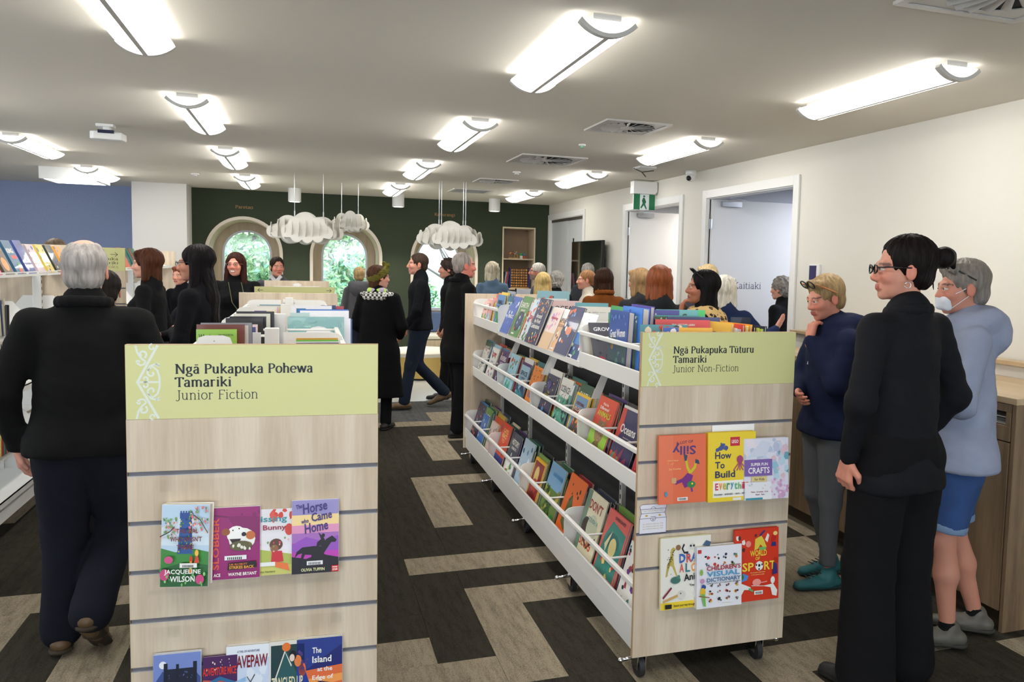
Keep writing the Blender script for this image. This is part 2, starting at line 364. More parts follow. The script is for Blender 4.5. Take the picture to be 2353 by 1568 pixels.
for i in range(17): MB().box(-.9+i*.115,0,.3,-.9+i*.115+.07,.02,1.75).build('paling',M_pale,fn)
for q_ in (-.95,1.0): MB().box(q_,.06,-2.12,q_+.09,.15,1.7).build('fence_post',M_pale,fn)
MB().box(-1,.02,.45,1.1,.06,.53).box(-1,.02,1.4,1.1,.06,1.48).build('fence_rail',M_pale,fn)
br=thing('bare_tree','bare branched tree seen through the right arched window','tree',(2.9,16.2,-.2)); mb=MB(); rb=random.Random(3)
mb.tube([(0,0,0),(.05,0,1.2),(-.05,.1,1.9)],[.09,.07,.05],8); mb.build('trunk',mat('bark_grey',(120,112,112),.9),br)
mb=MB()
for i in range(16):
    a=rb.uniform(-1.1,1.1); L=rb.uniform(.7,1.3); x0,z0=rb.uniform(-.05,.05),rb.uniform(1.3,1.9)
    mb.tube([(x0,.1,z0),(x0+math.sin(a)*L*.5,.1+rb.uniform(-.2,.2),z0+math.cos(a)*L*.5+.05),(x0+math.sin(a)*L,.1+rb.uniform(-.3,.3),z0+math.cos(a)*L)],[.03,.018,.006],6)
mb.build('branches',MATS['bark_grey'],br)
pw=MB().box(-4,24,.0,9,24.3,1.6).build('garden_wall',mat('pale_concrete',(200,204,206),.8)); tag(pw,'pale concrete garden wall far behind the shrubs','wall')
# ================================================================ ceiling fittings
M_diff=emis('lamp_diffuser',(255,252,246),LAMP)
M_diff2=emis('lamp_side_glow',(255,252,246),1.5)
M_lampmetal=mat('lamp_metal',(196,194,190),.45)
def lamp_arc(w,d,n=9,a=1.15):
    # shallow arc hanging below the ceiling
    R0=w/2/math.sin(a); return [(R0*math.sin(-a+2*a*i/(n-1)), -d+R0-R0*math.cos(-a+2*a*i/(n-1))) for i in range(n)]
LX={'A':-.693,'B':1.148,'C':2.917,'D':-2.357}
LN={'A':'second from the left','B':'in the middle','C':'nearest the right wall','D':'far left'}
proto=None
def make_lamp():
    t=thing('ceiling_lamp','','lamp')
    w,Ln=.245,1.16; P=lamp_arc(w,.090,13,.8)
    zt=P[0][1]
    mb=MB() # two diffusers
    for s in (0,1):
        arc=[p for p in P if (p[0]<=-.010 if s==0 else p[0]>=.010)]
        mid=(-.010,-.0895) if s==0 else (.010,-.0895)
        arc = arc+[mid] if s==0 else [mid]+arc
        inn=[(x*.97,z+.004) for x,z in arc]
        m2=MB(); m2.loft([[(x,y,z) for x,z in arc]+[(x,y,z) for x,z in inn[::-1]] for y in (.03,Ln-.03)]); m2.build('diffuser',M_diff,t,smooth=True,auto=True)
    m2=MB().box(-.011,.03,-.0935,.011,Ln-.03,-.084); m2.build('spine',M_lampmetal,t)
    for y0,y1 in ((0,.03),(Ln-.03,Ln)):
        out=[(x*1.02,z-.004) for x,z in P]; inn=[(x*.93,z+.012) for x,z in P]
        m2=MB(); m2.loft([[(x,y,z) for x,z in out]+[(x,y,z) for x,z in inn[::-1]] for y in (y0,y1)]); m2.build('end_cap',M_lampmetal,t,smooth=True,auto=True)
    for y in (.008,Ln-.012):
        inn=[(x*.93,z+.012) for x,z in P]; m2=MB(); m2.prism([(x,z) for x,z in inn],y,y+.004,'y'); m2.build('end_lens',M_diff2,t)
    m2=MB().box(-.06,.02,-.035,.06,Ln-.02,0).box(-.105,.02,-.036,.105,Ln-.02,-.034); m2.build('housing',M_lampmetal,t)  # wider plate added to hold back light going up to the ceiling
    return t
def copy_tree(o,parent=None):
    c=o.copy(); COL.objects.link(c)
    if parent: c.parent=parent; c.matrix_parent_inverse=o.matrix_parent_inverse.copy()
    for ch in list(o.children): copy_tree(ch,c)
    return c
ordn=['nearest','second','third','fourth','fifth']
for c in 'ABCD':
    for k in (-1,0,1,2,3,4):
        if (c=='D' and k<1) or k<0 or (c=='C' and k<1): continue
        y1=4.177+2.484*(k-1)+.03
        if proto is None: proto=make_lamp(); t=proto
        else: t=copy_tree(proto)
        t.location=(LX[c],y1-1.16+.03,CH)
        row={-1:'behind the viewpoint, farther',0:'behind the viewpoint',1:'in the row closest to the viewpoint',2:'in the second row of lamps',3:'in the third row of lamps',4:'in the row closest to the green wall'}[k]
        tag(t,'lit batten ceiling lamp %s, %s'%(row,LN[c]),'lamp','curved batten lamps on the ceiling')
# square ceiling vents
def vent(cx,cy,hw,label,sw=True):
    t=thing('ceiling_vent',label,'vent',(cx,cy,CH),0,'square ceiling vents')
    mb=MB()
    for a in range(4):
        mb.M=Matrix.Rotation(a*PI/2,4,'Z'); mb.box(-hw,-hw,-.012,hw-.035,-hw+.035,0)
    mb.M=None; mb.build('frame',M_lampmetal,t)
    if sw:
        MB().box(-hw+.03,-hw+.03,-.002,hw-.03,hw-.03,.0).build('throat',mat('vent_dark',(20,20,20),.9),t)
        # plate ring with radial blades
        mb=MB(); r0=hw*.8
        for i in range(4):
            a0=i*PI/2+PI/4; sq=[(hw-.04)*math.cos(a0)*1.414,(hw-.04)*math.sin(a0)*1.414]; a1=a0+PI/2; sq1=[(hw-.04)*math.cos(a1)*1.414,(hw-.04)*math.sin(a1)*1.414]
            arc=circ(0,0,r0,a0,a1,9); mb.prism([tuple(sq1)]+[tuple(sq)]+arc if False else [tuple(sq)]+[tuple(sq1)]+arc[::-1],-.008,-.004)
        mb.build('face_plate',M_lampmetal,t)
        for i in range(20):
            a=2*PI*i/20; m2=MB(); m2.M=Matrix.Rotation(a,4,'Z')@Matrix.Translation((hw*.17,0,-.008))@Matrix.Rotation(.5,4,'X')
            m2.prism([(0,-.006),(r0-hw*.17,-r0*.1),(r0-hw*.17,r0*.1),(0,.006)],-.001,.001); m2.build('blade',M_lampmetal,t)
        MB().cyl((0,0,-.014),(0,0,-.004),hw*.2,20).build('hub',M_lampmetal,t)
    else:
        for i in range(12): 
            y=-hw+.05+i*(2*hw-.1)/11; MB().box(-hw+.035,y-.012,-.009,hw-.035,y+.006,-.002).build('slat',mat('vent_grey',(150,150,150),.6),t)
vent(2.19,5.44,.245,'swirl vent in front of the open Kaitiaki door, nearest of the visible whole vents')
vent(2.175,7.45,.315,'large swirl vent between the two nearer lamp rows')
vent(2.175,9.63,.235,'small swirl vent above the crowd near the far doors')
vent(2.16,11.12,.27,'plain louvred grille in the ceiling closest to the green wall',False)
vent(2.36,2.245,.29,'swirl vent cut off by the top right of the photo')
# cylinder downlights
for i,(x,y) in enumerate(((-.147,12.236),(1.309,12.3),(2.773,12.3))):
    t=thing('cylinder_downlight','white cylinder downlight hanging %s'%['above the left arched window','between the middle and right arched windows','by the wood wall niche'][i],'lamp',(x,y,CH),0,'cylinder downlights')
    MB().cyl((0,0,-.19),(0,0,0),.088,32).build('body',M_trim,t,smooth=True,auto=True)
    MB().cyl((0,0,-.192),(0,0,-.189),.07,24).build('lens',emis('downlight_lens',(255,250,240),4),t)
# skylight style panel
t=thing('ceiling_panel_light','flat white rectangular light panel near the blue wall','lamp',(-2.63,11.26,CH))
MB().box(-.30,-.32,-.14,.30,.32,0).build('frame',M_trim,t); MB().box(-.26,-.28,-.143,.26,.28,-.139).build('panel',emis('panel_glow',(250,252,255),3),t)
# projector
t=thing('projector','white projector mounted on the ceiling at left','projector',(-1.46,7.2,CH))
MB().cyl((0,0,-.06),(0,0,0),.03,12).box(-.07,-.05,-.02,.05,.05,0).build('bracket',M_trim,t)
MB().prism([(-.11,-.06),(-.08,-.08),(.11,-.06),(.12,.08),(-.10,.08)],-.12,-.06).build('body',M_trim,t,bevel=.008)
MB().box(-.05,-.083,-.075,.06,-.055,-.05).build('lens_bay',mat('projector_glass',(24,28,60),.2),t)
for i,(x,y,l) in enumerate(((2.173,6.386,'small glass sprinkler head between the nearer swirl vents'),(2.174,8.583,'small round sensor between the farther swirl vents'),(-1.269,10.83,'round smoke detector above the pillar'))):
    t=thing('ceiling_sensor',l,'sensor',(x,y,CH)); MB().cyl((0,0,-.012),(0,0,0),.045 if i else .03,20).build('base',M_trim,t)
    MB().cyl((0,0,-.03),(0,0,-.01),.03 if i else .014,16,.014 if i else .01).build('tip',M_trim if i else mat('sprinkler_glass',(120,200,160),.1),t)
t=thing('access_point','white wall bracket style ceiling fitting near the exit sign','fitting',(3.22,7.5,CH))
MB().box(-.09,-.09,-.02,.09,.09,0).build('plate',M_trim,t); MB().tube([(-.1,.05,-.012),(-.02,.02,-.05),(.1,.0,-.03)],.005,6).tube([(-.02,.02,-.05),(0,-.03,-.10)],.006,6).build('antenna',mat('dark_metal',(60,56,54),.4),t)
t=thing('security_camera','white dome security camera at the top of the right wall','camera',(3.76,7.55,CH))
MB().cyl((0,0,-.05),(0,0,0),.055,24).sphere((0,0,-.06),.052,18,10).build('housing',M_trim,t,smooth=True)
MB().sphere((-.032,-.022,-.078),.028,14,8).build('lens',M_black,t,smooth=True)
# exit sign
t=thing('exit_sign','green and white running man exit sign hanging over the door','sign',(3.72,8.62,CH))
MB().prism([(-.17,-.02),(.13,-.02),(.13,-.13),(.10,-.16),(-.17,-.16)],-.05,.05,'y').build('housing',M_trim,t,bevel=.004)
MB().box(-.15,-.006,-.34,.12,.006,-.155).build('sign_plate',mat('sign_white',(228,236,240),.3),t)
mb=MB(); g=(.0,.16,.06,1); mb.col=g
for yy in (-.0068,.0062):
    mb.box(-.148,yy,-.338,-.07,yy+.0006,-.162); mb.box(.045,yy,-.338,.118,yy+.0006,-.162)
    mb.col=(.0,.13,.05,1)
    mb.prism([(-.03,-.20),(-.012,-.20),(.01,-.25),(-.004,-.27),(.02,-.33),(.005,-.33),(-.02,-.285),(-.05,-.325),(-.062,-.315),(-.035,-.265),(-.045,-.235)],yy,yy+.0007,'y')
    mb.prism(circ(-.018,-.185,.012,n=12),yy,yy+.0007,'y'); mb.col=g
mb.build('pictogram',M_print,t)
MB().box(-.14,-.004,-.165,.11,.004,-.158).build('light_strip',emis('exit_glow',(235,245,255),6),t)
# clouds
def cloud(cx,cy,cz,w,h,label,seed,nr,wires):
    r=random.Random(seed)
    t=thing('cloud_lampshade',label,'decoration',(cx,cy,cz),0,'white slatted hanging clouds')
    M=mat('white_felt_board',(226,224,216),.8)
    def outline(w,h,ph=0):
        # puffs: union of circles traced from the centre
        cs=[(-.40*w,-.05*w,.10*w),(-.22*w,.04*w,.15*w),(0,.08*w,.165*w),(.22*w,.04*w,.145*w),(.40*w,-.06*w,.10*w),(-.2*w,-.10*w,.125*w),(.0,-.115*w,.12*w),(.2*w,-.1*w,.12*w)]
        pts=[]
        for i in range(72):
            a=2*PI*i/72+ph; dx,dz=math.cos(a),math.sin(a); best=.1*w
            for x,z,rr in cs:
                b=x*dx+z*dz; q=b*b-(x*x+z*z-rr*rr)
                if q>0: best=max(best,b+math.sqrt(q))
            pts.append((dx*best,dz*best))
        zm=max(p[1] for p in pts); zn=min(p[1] for p in pts); xm=max(p[0] for p in pts)
        return [(p[0]/xm*w/2,(p[1]-(zm+zn)/2)/(zm-zn)*h) for p in pts]
    for j,(yy,s,dx) in enumerate(((-.22,.66,.02),(-.11,.85,-.02),(.0,1.,0),(.11,.9,.01),(.22,.62,0))):
        P=[(x*s+dx*w,z*(s*.35+.65)-.02*(1-s)) for x,z in outline(w,h)]
        MB().prism(P,yy-.004,yy+.004,'y').build('cloud_sheet',M,t)
    for i in range(nr):
        x=-w/2+w*(i+.7)/(nr+.4); f=math.sqrt(max(0,1-(2*x/w)**2)); hh=h*.37*f+.008; d=.285*f**.8
        P=circ(0,-.012,d,n=20,ry=hh); MB().prism(P,x-.003,x+.003,'x').build('cloud_rib',M,t)
    for wx in wires:
        MB().cyl((wx,0,h*.3),(wx,0,CH-cz),.0035,6).cyl((wx,0,h*.30),(wx,0,h*.52),.007,8).build('hanging_wire',M_alu,t)
cloud(.0,10.,2.056,.86,.385,'largest white slatted cloud hanging left of the middle arched window',1,11,(-.12,.2))
cloud(.555,11.,2.20,.49,.29,'smallest white slatted cloud hanging behind the largest one',2,7,(-.11,.10))
cloud(1.70,10.,2.03,.83,.37,'white slatted cloud hanging in front of the right arched window',3,11,(-.14,-.11,.16,.19))
# ================================================================ lettering
_TX={}
def txt(s, bold=0.0):
    """flat glyph mesh of the built-in sans face: points and faces, baseline at 0"""
    k=(s,bold)
    if k in _TX: return _TX[k]
    cu=bpy.data.curves.new('t','FONT'); cu.body=s; cu.resolution_u=2; cu.offset=bold; cu.fill_mode='FRONT'
    o=bpy.data.objects.new('t',cu); COL.objects.link(o); dg=bpy.context.evaluated_depsgraph_get(); dg.update()
    me=bpy.data.meshes.new_from_object(o.evaluated_get(dg))
    v=[(p.co.x,p.co.y) for p in me.vertices]; f=[tuple(q.vertices) for q in me.polygons]
    bpy.data.objects.remove(o); bpy.data.curves.remove(cu); bpy.data.meshes.remove(me)
    if not v: v=[(0,0),(.1,0),(.1,.1)]; f=[(0,1,2)]
    x0=min(a for a,b in v); x1=max(a for a,b in v); y0=min(b for a,b in v); y1=max(b for a,b in v)
    _TX[k]=(v,f,x0,x1,y0,y1); return _TX[k]
def put(mb, s, x, z, w, h, y, rot=0, bold=.012):
    """text fitted in a box whose lower left corner is x,z, on the plane y"""
    v,f,x0,x1,y0,y1=txt(s,bold); c,sn=math.cos(rot),math.sin(rot)
    P=[((a-x0)/(x1-x0)*w,(b-y0)/(y1-y0+1e-6)*h) for a,b in v]
    b0=mb.V([(x+p*c-q*sn,y,z+p*sn+q*c) for p,q in P]); mb.F(*[tuple(b0+i for i in q) for q in f])
def ribbon(mb, pts, wv, wh, y, cap=True):
    """broad nib stroke in the xz plane: thick where it runs upright, thin where it runs level"""
    L=[];Rr=[];n=len(pts)
    for i,(a,b) in enumerate(pts):
        p=pts[max(i-1,0)]; q=pts[min(i+1,n-1)]; dx,dy=q[0]-p[0],q[1]-p[1]; l=math.hypot(dx,dy) or 1; dx/=l; dy/=l
        t=(wh+(wv-wh)*abs(dy)**1.4)/2; L.append((a-dy*t,y,b+dx*t)); Rr.append((a+dy*t,y,b-dx*t))
    v=mb.V(L+Rr)
    for i in range(n-1): mb.F((v+n+i,v+n+i+1,v+i+1,v+i))
def ar(cx,cy,rx,ry,a0,a1,n=12): return [(cx+rx*math.cos(math.radians(a0+(a1-a0)*i/n)),cy+ry*math.sin(math.radians(a0+(a1-a0)*i/n))) for i in range(n+1)]
def S(x,y,w=.15): return [(x-w/2,y),(x+w/2,y)]
def G_(): 
    st=lambda x,h=.5,b=0:[(x,b),(x,h)]
    bowl=lambda x0:[ar(x0+.2,.25,.17,.25,0,360,20)]
    g={}
    g['N']=(.78,[st(.14,.7),[(.14,.7),(.62,0)],st(.62,.7),S(.14,.015,.2),S(.1,.685,.16),S(.64,.685,.18)])
    g['P']=(.58,[st(.14,.7),[(.14,.68)]+ar(.3,.51,.2,.17,90,-90)+[(.14,.34)],S(.14,.015,.2),S(.1,.685,.1)])
    g['T']=(.6,[st(.3,.7),[(.03,.68),(.57,.68)],[(.035,.7),(.035,.55)],[(.565,.7),(.565,.55)],S(.3,.015,.2)])
    g['J']=(.42,[[(.28,.7),(.28,.1)]+ar(.16,.06,.12,.14,0,-150),S(.28,.685,.2)])
    g['F']=(.54,[st(.14,.7),[(.1,.68),(.5,.68)],[(.14,.37),(.42,.37)],[(.495,.7),(.495,.58)],S(.14,.015,.2)])
    g['B']=(.6,[st(.14,.7),[(.1,.68)]+ar(.3,.53,.17,.15,90,-90)+[(.14,.38)],[(.14,.38)]+ar(.32,.2,.2,.18,90,-90)+[(.08,.02)]])
    g['K']=(.66,[st(.14,.7),[(.54,.69),(.16,.3)],[(.26,.4),(.58,.01)],S(.14,.015,.2),S(.14,.685,.2),S(.52,.685,.18),S(.58,.015,.16)])
    g['n']=(.56,[st(.12),[(.12,.36)]+ar(.28,.34,.15,.15,160,0)+[(.43,0)],S(.12,.015,.17),S(.43,.015,.17),S(.08,.485,.1)])
    g['m']=(.84,[st(.12),[(.12,.36)]+ar(.26,.34,.14,.15,160,0)+[(.40,0)],[(.4,.36)]+ar(.55,.34,.15,.15,160,0)+[(.70,0)],S(.12,.015,.16),S(.40,.015,.14),S(.7,.015,.16),S(.08,.485,.1)])
    g['h']=(.56,[st(.12,.74),[(.12,.36)]+ar(.28,.34,.15,.15,160,0)+[(.43,0)],S(.12,.015,.17),S(.43,.015,.17),S(.08,.725,.1)])
    g['r']=(.42,[st(.12),[(.12,.33)]+ar(.27,.36,.15,.12,180,50),S(.12,.015,.18),S(.08,.485,.1)])
    g['i']=(.28,[st(.14),S(.14,.015,.18),S(.1,.485,.1),[(.14,.62),(.14,.70)]])
    g['k']=(.56,[st(.12,.74),[(.43,.49),(.14,.2)],[(.22,.3),(.48,.01)],S(.12,.015,.17),S(.08,.725,.1),S(.42,.485,.16),S(.48,.015,.14)])
    g['u']=(.58,[[(.12,.5),(.12,.16)]+ar(.27,.16,.15,.15,180,320)+[(.42,.2)],st(.42),S(.08,.485,.1),S(.38,.485,.1),S(.46,.015,.1)])
    g['p']=(.56,[[(.12,-.21),(.12,.5)],ar(.3,.25,.18,.245,0,360,20),S(.12,-.2,.18),S(.08,.485,.1)])
    g['o']=(.54,[ar(.27,.25,.2,.245,0,360,20)])
    g['c']=(.48,[ar(.27,.25,.2,.245,48,320,16)])
    g['e']=(.52,[ar(.27,.25,.2,.245,3,318,18),[(.09,.26),(.47,.26)]])
    g['a']=(.50,[[(.10,.39)]+ar(.23,.36,.13,.13,160,20)+[(.36,.34),(.36,.06)]+ar(.42,.06,.06,.05,180,300),ar(.22,.14,.14,.135,70,300,14)+[(.36,.12)],[(.36,.29),(.22,.27)]])
    g['s']=(.42,[ar(.21,.365,.13,.12,40,250,10)+ar(.21,.13,.15,.13,70,-150,10)])
    g['t']=(.34,[[(.13,.66),(.13,.12)]+ar(.23,.12,.10,.12,180,320),[(.03,.485),(.29,.485)]])
    g['w']=(.78,[[(.08,.5),(.24,0)],[(.24,0),(.39,.5)],[(.39,.5),(.55,0)],[(.55,0),(.70,.5)],S(.08,.485,.16),S(.39,.485,.14),S(.70,.485,.16)])
    g['g']=(.52,[ar(.23,.32,.15,.17,0,360,18),[(.17,.17),(.12,.08),(.2,.03),(.36,.0)]+ar(.24,-.1,.19,.11,60,-240,16),[(.36,.44),(.46,.49)]])
    g['-']=(.36,[[(.05,.25),(.31,.25)]])
    g[',']=(.2,[[(.1,.04),(.06,-.08)]])
    for a,b in (('ā','a'),('ū','u')): g[a]=(g[b][0],g[b][1]+[[(.12,.64),(.38,.64)]])
    g['l']=(.28,[st(.14,.74),S(.14,.015,.18),S(.1,.725,.1)]); g['d']=(.56,[st(.42,.74),ar(.25,.25,.18,.245,0,360,20),S(.38,.725,.1),S(.46,.015,.1)])
    g['y']=(.54,[[(.1,.5),(.28,.03)],[(.45,.5),(.22,-.2),(.1,-.2)],S(.1,.485,.16),S(.45,.485,.14)])
    g[' ']=(.3,[]); return g
GLY=G_()
def serif(mb, s, x, z, width, h, y, bold=True, sx=None):
    """slab serif line; cap height h; set to the given width"""
    nat=sum(GLY[c][0] for c in s); k=h/.7; kx=width/nat if width else k
    wv,wh=((.135,.062) if bold else (.062,.044)); wv*=k; wh*=k; cx=x
    for c in s:
        w,st=GLY[c]
        for p in st: ribbon(mb,[(cx+a*kx,z+b*k) for a,b in p],wv,wh,y)
        cx+=w*kx
def arrow(mb,x,z,l,y,d=1,t=.004):
    a=lambda p,q:ribbon(mb,[p,q],t,t,y)
    a((x,z),(x+l*d,z)); a((x+l*d,z),(x+l*d*.62,z+l*.33)); a((x+l*d,z),(x+l*d*.62,z-l*.33))
def koru(mb, x0, z0, w, h, y, t):
    """white rafter pattern band: a zigzag with curled fronds"""
    P=lambda a,b:(x0+a*w,z0+b*h)
    rb=lambda pts,k=1.:ribbon(mb,[P(a,b) for a,b in pts],t*k,t*k,y)
    rb([(.93,1),(.06,.5),(.93,0)],1.3)
    ax=h/w
    def sp(cx,cy,r,a0,turn,n=22):
        return [(cx+r*(1-.8*i/n)*math.cos(math.radians(a0+turn*i/n)), cy+r*(1-.8*i/n)*math.sin(math.radians(a0+turn*i/n))/ax) for i in range(n+1)]
    for m in (1,-1):
        f=lambda pts:[(a,.5+m*(b-.5)) for a,b in pts]
        rb(f([(.0,1),(.08,.9),(.25,.82),(.42,.78)])); rb(f(sp(.28,.88,.2,-60,330)))
        rb(f([(.42,.78),(.35,.74),(.2,.73),(.05,.76)])); rb(f(sp(.12,.775,.09,200,-250)),.8)
        rb(f([(1.0,.5),(.98,.58),(.9,.66),(.7,.71),(.5,.66)])); rb(f(sp(.66,.62,.2,120,300)))
        rb(f([(.5,.66),(.6,.72),(.85,.745),(1.0,.71)])); rb(f(sp(.88,.73,.1,-30,250)),.8)
        rb(f(sp(.38,.545,.16,250,320)),.9); rb(f(sp(.7,.97,.16,90,300)),.8)
    rb([(.1,.5),(1.,.5)])
# ================================================================ books
def C3(c): return lin(c)
def art(items, seed=0, w=.2,h=.26):
    """flat printed cover on the unit square in xz; later items lie on top"""
    mb=MB(); r=random.Random(seed); y=-.0002; dy=.00022/1
    for it in items:
        k=it[0]; mb.col=C3(it[-1]) if k!='s' else mb.col
        if k=='r': a,b,c,d=it[1:5]; v=mb.V([(a,y,b),(c,y,b),(c,y,d),(a,y,d)]); mb.F((v,v+1,v+2,v+3))
        elif k=='e':
            cx,cz,rx,rz=it[1:5]; n=16; v=mb.V([(cx+rx*math.cos(2*PI*i/n),y,cz+rz*math.sin(2*PI*i/n)) for i in range(n)]); mb.F(tuple(range(v,v+n)))
        elif k=='p': v=mb.V([(a,y,b) for a,b in it[1]]); mb.F(tuple(range(v,v+len(it[1]))))
        elif k=='l': ribbon(mb,it[1],it[2],it[2],y)
        elif k=='t': put(mb,it[1],it[2],it[3],it[4],it[5],y,it[7] if len(it)>8 else 0,.02)
        elif k=='s': # scatter of blobs
            n,x0,z0,x1,z1,sz=it[1:7]
            for i in range(n):
                cx,cz=r.uniform(x0,x1),r.uniform(z0,z1); q=r.uniform(.5,1.2)*sz; m=r.choice((5,6,8)); a0=r.uniform(0,6)
                mb.col=C3(r.choice(it[-1])); cl=lambda t:min(.998,max(.002,t)); v=mb.V([(cl(cx+q*math.cos(a0+2*PI*j/m)*r.uniform(.6,1.1)),y,cl(cz+q*math.sin(a0+2*PI*j/m)*r.uniform(.6,1.1)*.8)) for j in range(m)]); mb.F(tuple(range(v,v+m))); y-=dy/4
        y-=dy
    return mb
def unit_book(flap=.0):
    # case: back board, front board, spine at x=0; unit size, board thickness given by real size later
    t=.09; mb=MB()
    mb.box(0,0,0,1,t,1); mb.box(0,1-t,0,1,1,1); mb.box(0,t,0,.02,1-t,1); return mb
_cm=unit_book().build('proto_cover',M_cover).data; bpy.data.objects.remove([o for o in bpy.data.objects if o.name=='proto_cover'][0])
_pm2=MB().box(.02,.09,.012,.975,.91,.985).build('proto_pages',M_paper).data; bpy.data.objects.remove(bpy.data.objects['proto_pages'])
BOOKS=[]
WORDS=['WILD','OCEAN','SPACE','BUGS','HOW','WHY','WORLD','FACTS','ANIMALS','SCIENCE','DRAW','MAGIC','HERO','FOREST','BODY','ROBOTS','MAPS','BIRDS','HISTORY','EARTH','COOK','LIFE','ICE','TREES','SPIES','MATHS','NIGHT','RIVERS']
def rand_art(seed, base):
    r=random.Random(seed); pal=[(240,236,224),(250,200,60),(232,84,50),(60,150,160),(70,160,90),(40,60,120),(230,120,150),(20,26,40),(150,200,230),(250,250,250)]
    c=lambda:r.choice(pal); it=[('r',0,0,1,1,base)]
    k=r.randrange(4); fg=(250,246,235) if sum(base)<400 else (24,34,60)
    if k==0: it+=[('r',0,.0,1,r.uniform(.25,.45),c()),('s',14,.05,.05,.95,.6,.09,pal)]
    elif k==1: it+=[('e',.5,.4,.34,.26,c()),('e',.5,.4,.24,.18,c()),('s',8,.1,.08,.9,.6,.06,pal)]
    elif k==2: it+=[('s',22,.06,.06,.94,.94,.07,pal),('r',.08,.6,.92,.86,base)]
    else: it+=[('p',[(0,0),(1,0),(1,.35),(.7,.55),(.4,.3),(0,.5)],c()),('p',[(0,0),(1,0),(1,.2),(.5,.34),(0,.16)],c()),('s',10,.1,.1,.9,.5,.06,pal)]
    wd=r.choice(WORDS); it+=[('t',wd,.12,.72,.76,.13,fg),('r',.2,.06,.5,.10,(240,240,240)),('t',r.choice(WORDS),.25,.62,.5,.06,fg)]
    return it
def book(label, loc, size, color, rot, art_items=None, group=None, seed=0, name='book', cat='book', parent=None):
    """size = width, thickness, height in metres; local: spine at x=0, front cover faces -y"""
    w,t,h=size; o=bpy.data.objects.new(name,_cm); COL.objects.link(o); o.color=lin(color)
    o.rotation_mode='QUATERNION'; o.rotation_quaternion=rot.to_quaternion() if isinstance(rot,Matrix) else rot
    o.location=loc; o.scale=(w,t,h)
    p=bpy.data.objects.new('pages',_pm2); COL.objects.link(p); p.parent=o
    if art_items is not None:
        mb=art(art_items,seed); s=1/t
        mb.v=[(x*.995+.0025,y*s*1.0,z*.995+.0025) for x,y,z in mb.v]
        mb.build('cover_print',M_print,o)
    tag(o,label,cat,group); BOOKS.append(o); return o
def lean(face, tilt, roll=0):
    """face: direction the front cover points in the ground plane (degrees, -90 = towards -y at 0); tilt back"""
    return Matrix.Rotation(math.radians(face),4,'Z')@Matrix.Rotation(math.radians(-tilt),4,'X')@Matrix.Rotation(math.radians(roll),4,'Y')
# ================================================================ shelving units
TOPZ=1.437
M_signgreen=mat('sign_yellow_green',(214,214,150),.45)
M_slotalu=mat('slot_aluminium',(196,198,206),.35,metal=.3); M_slotdark=mat('slot_recess',(118,116,122),.5)
M_koru=mat('pattern_white',(226,232,220),.5)
def slat_panel(parent, ang, x, y, W, T, lines, pattern=True, arrows=None, grooves=5, both=True, zb=.105, sgn=.217):
    """near end panel: sign board on top, grooved boards under it; local u along x"""
    p=bpy.data.objects.new('end_panel',None); COL.objects.link(p); p.parent=parent; p.location=(x,y,0); p.rotation_euler=(0,0,ang)
    th=.02
    MB().box(0,0,T-sgn,W,th,T).build('sign_board',M_birch_edge,p,bevel=.0015)
    MB().box(.0015,-.0012,T-sgn+.0005,W-.0015,.0,T-.0015).build('sign_face',M_signgreen,p)
    if pattern:
        mb=MB(); koru(mb,.028,T-sgn+.002,.062,sgn-.004,-.0016,.0055); mb.build('kowhaiwhai_pattern',M_koru,p)
    mb=MB()
    for (s,uu,z,w,h,b) in lines: serif(mb,s,uu,z,w,h,-.0018,b)
    if arrows:
        for (uu,z,l,d) in arrows: arrow(mb,uu,z,l,-.0018,d)
    if mb.v: mb.build('lettering',M_ink,p)
    zs=[T-sgn]+[T-.377-.1465*k for k in range(grooves)]+[zb]
    for k,(a,b) in enumerate(zip(zs,zs[1:])):
        MB().box(0,0,b+(.006 if k<len(zs)-2 else 0),W,th,a-(.006 if k else 0)).build('slat_board',M_birch,p,bevel=.0012)
        if k<len(zs)-2:
            g=MB().box(.001,.010,b-.006,W-.001,.0195,b+.006).build('groove_insert',M_slotdark,p); MB().box(.001,-.0008,b-.0070,W-.001,.010,b-.0055).build('insert_lip',M_slotalu,p)
    for a in (-.0008,W): MB().box(a,.0015,zb+.001,a+.0008,th-.0015,T-sgn).build('edge_band',M_birch_edge,p)
    return p
def castor(parent,x,y,out=1):
    c=bpy.data.objects.new('castor',None); COL.objects.link(c); c.parent=parent; c.location=(x,y,0)
    MB().cyl((-.012,0,.047),(.012,0,.047),.046,24).build('wheel',M_rubber,c,smooth=True,auto=True)
    MB().cyl((-.014,0,.047),(.014,0,.047),.012,12).build('hub',M_chrome,c)
    MB().prism([(-.03,.04),(.03,.04),(.034,.1),(-.034,.1)],-.02,-.015,'x').prism([(-.03,.04),(.03,.04),(.034,.1),(-.034,.1)],.015,.02,'x').cyl((0,0,.095),(0,0,.115),.03,16).build('fork',M_chrome,c)
    MB().tube([(0,0,.09),(-.05*out,-.02,.092),(-.085*out,-.02,.088)],.007,8).sphere((-.09*out,-.02,.088),.012).build('brake_lever',M_chrome,c,smooth=True)
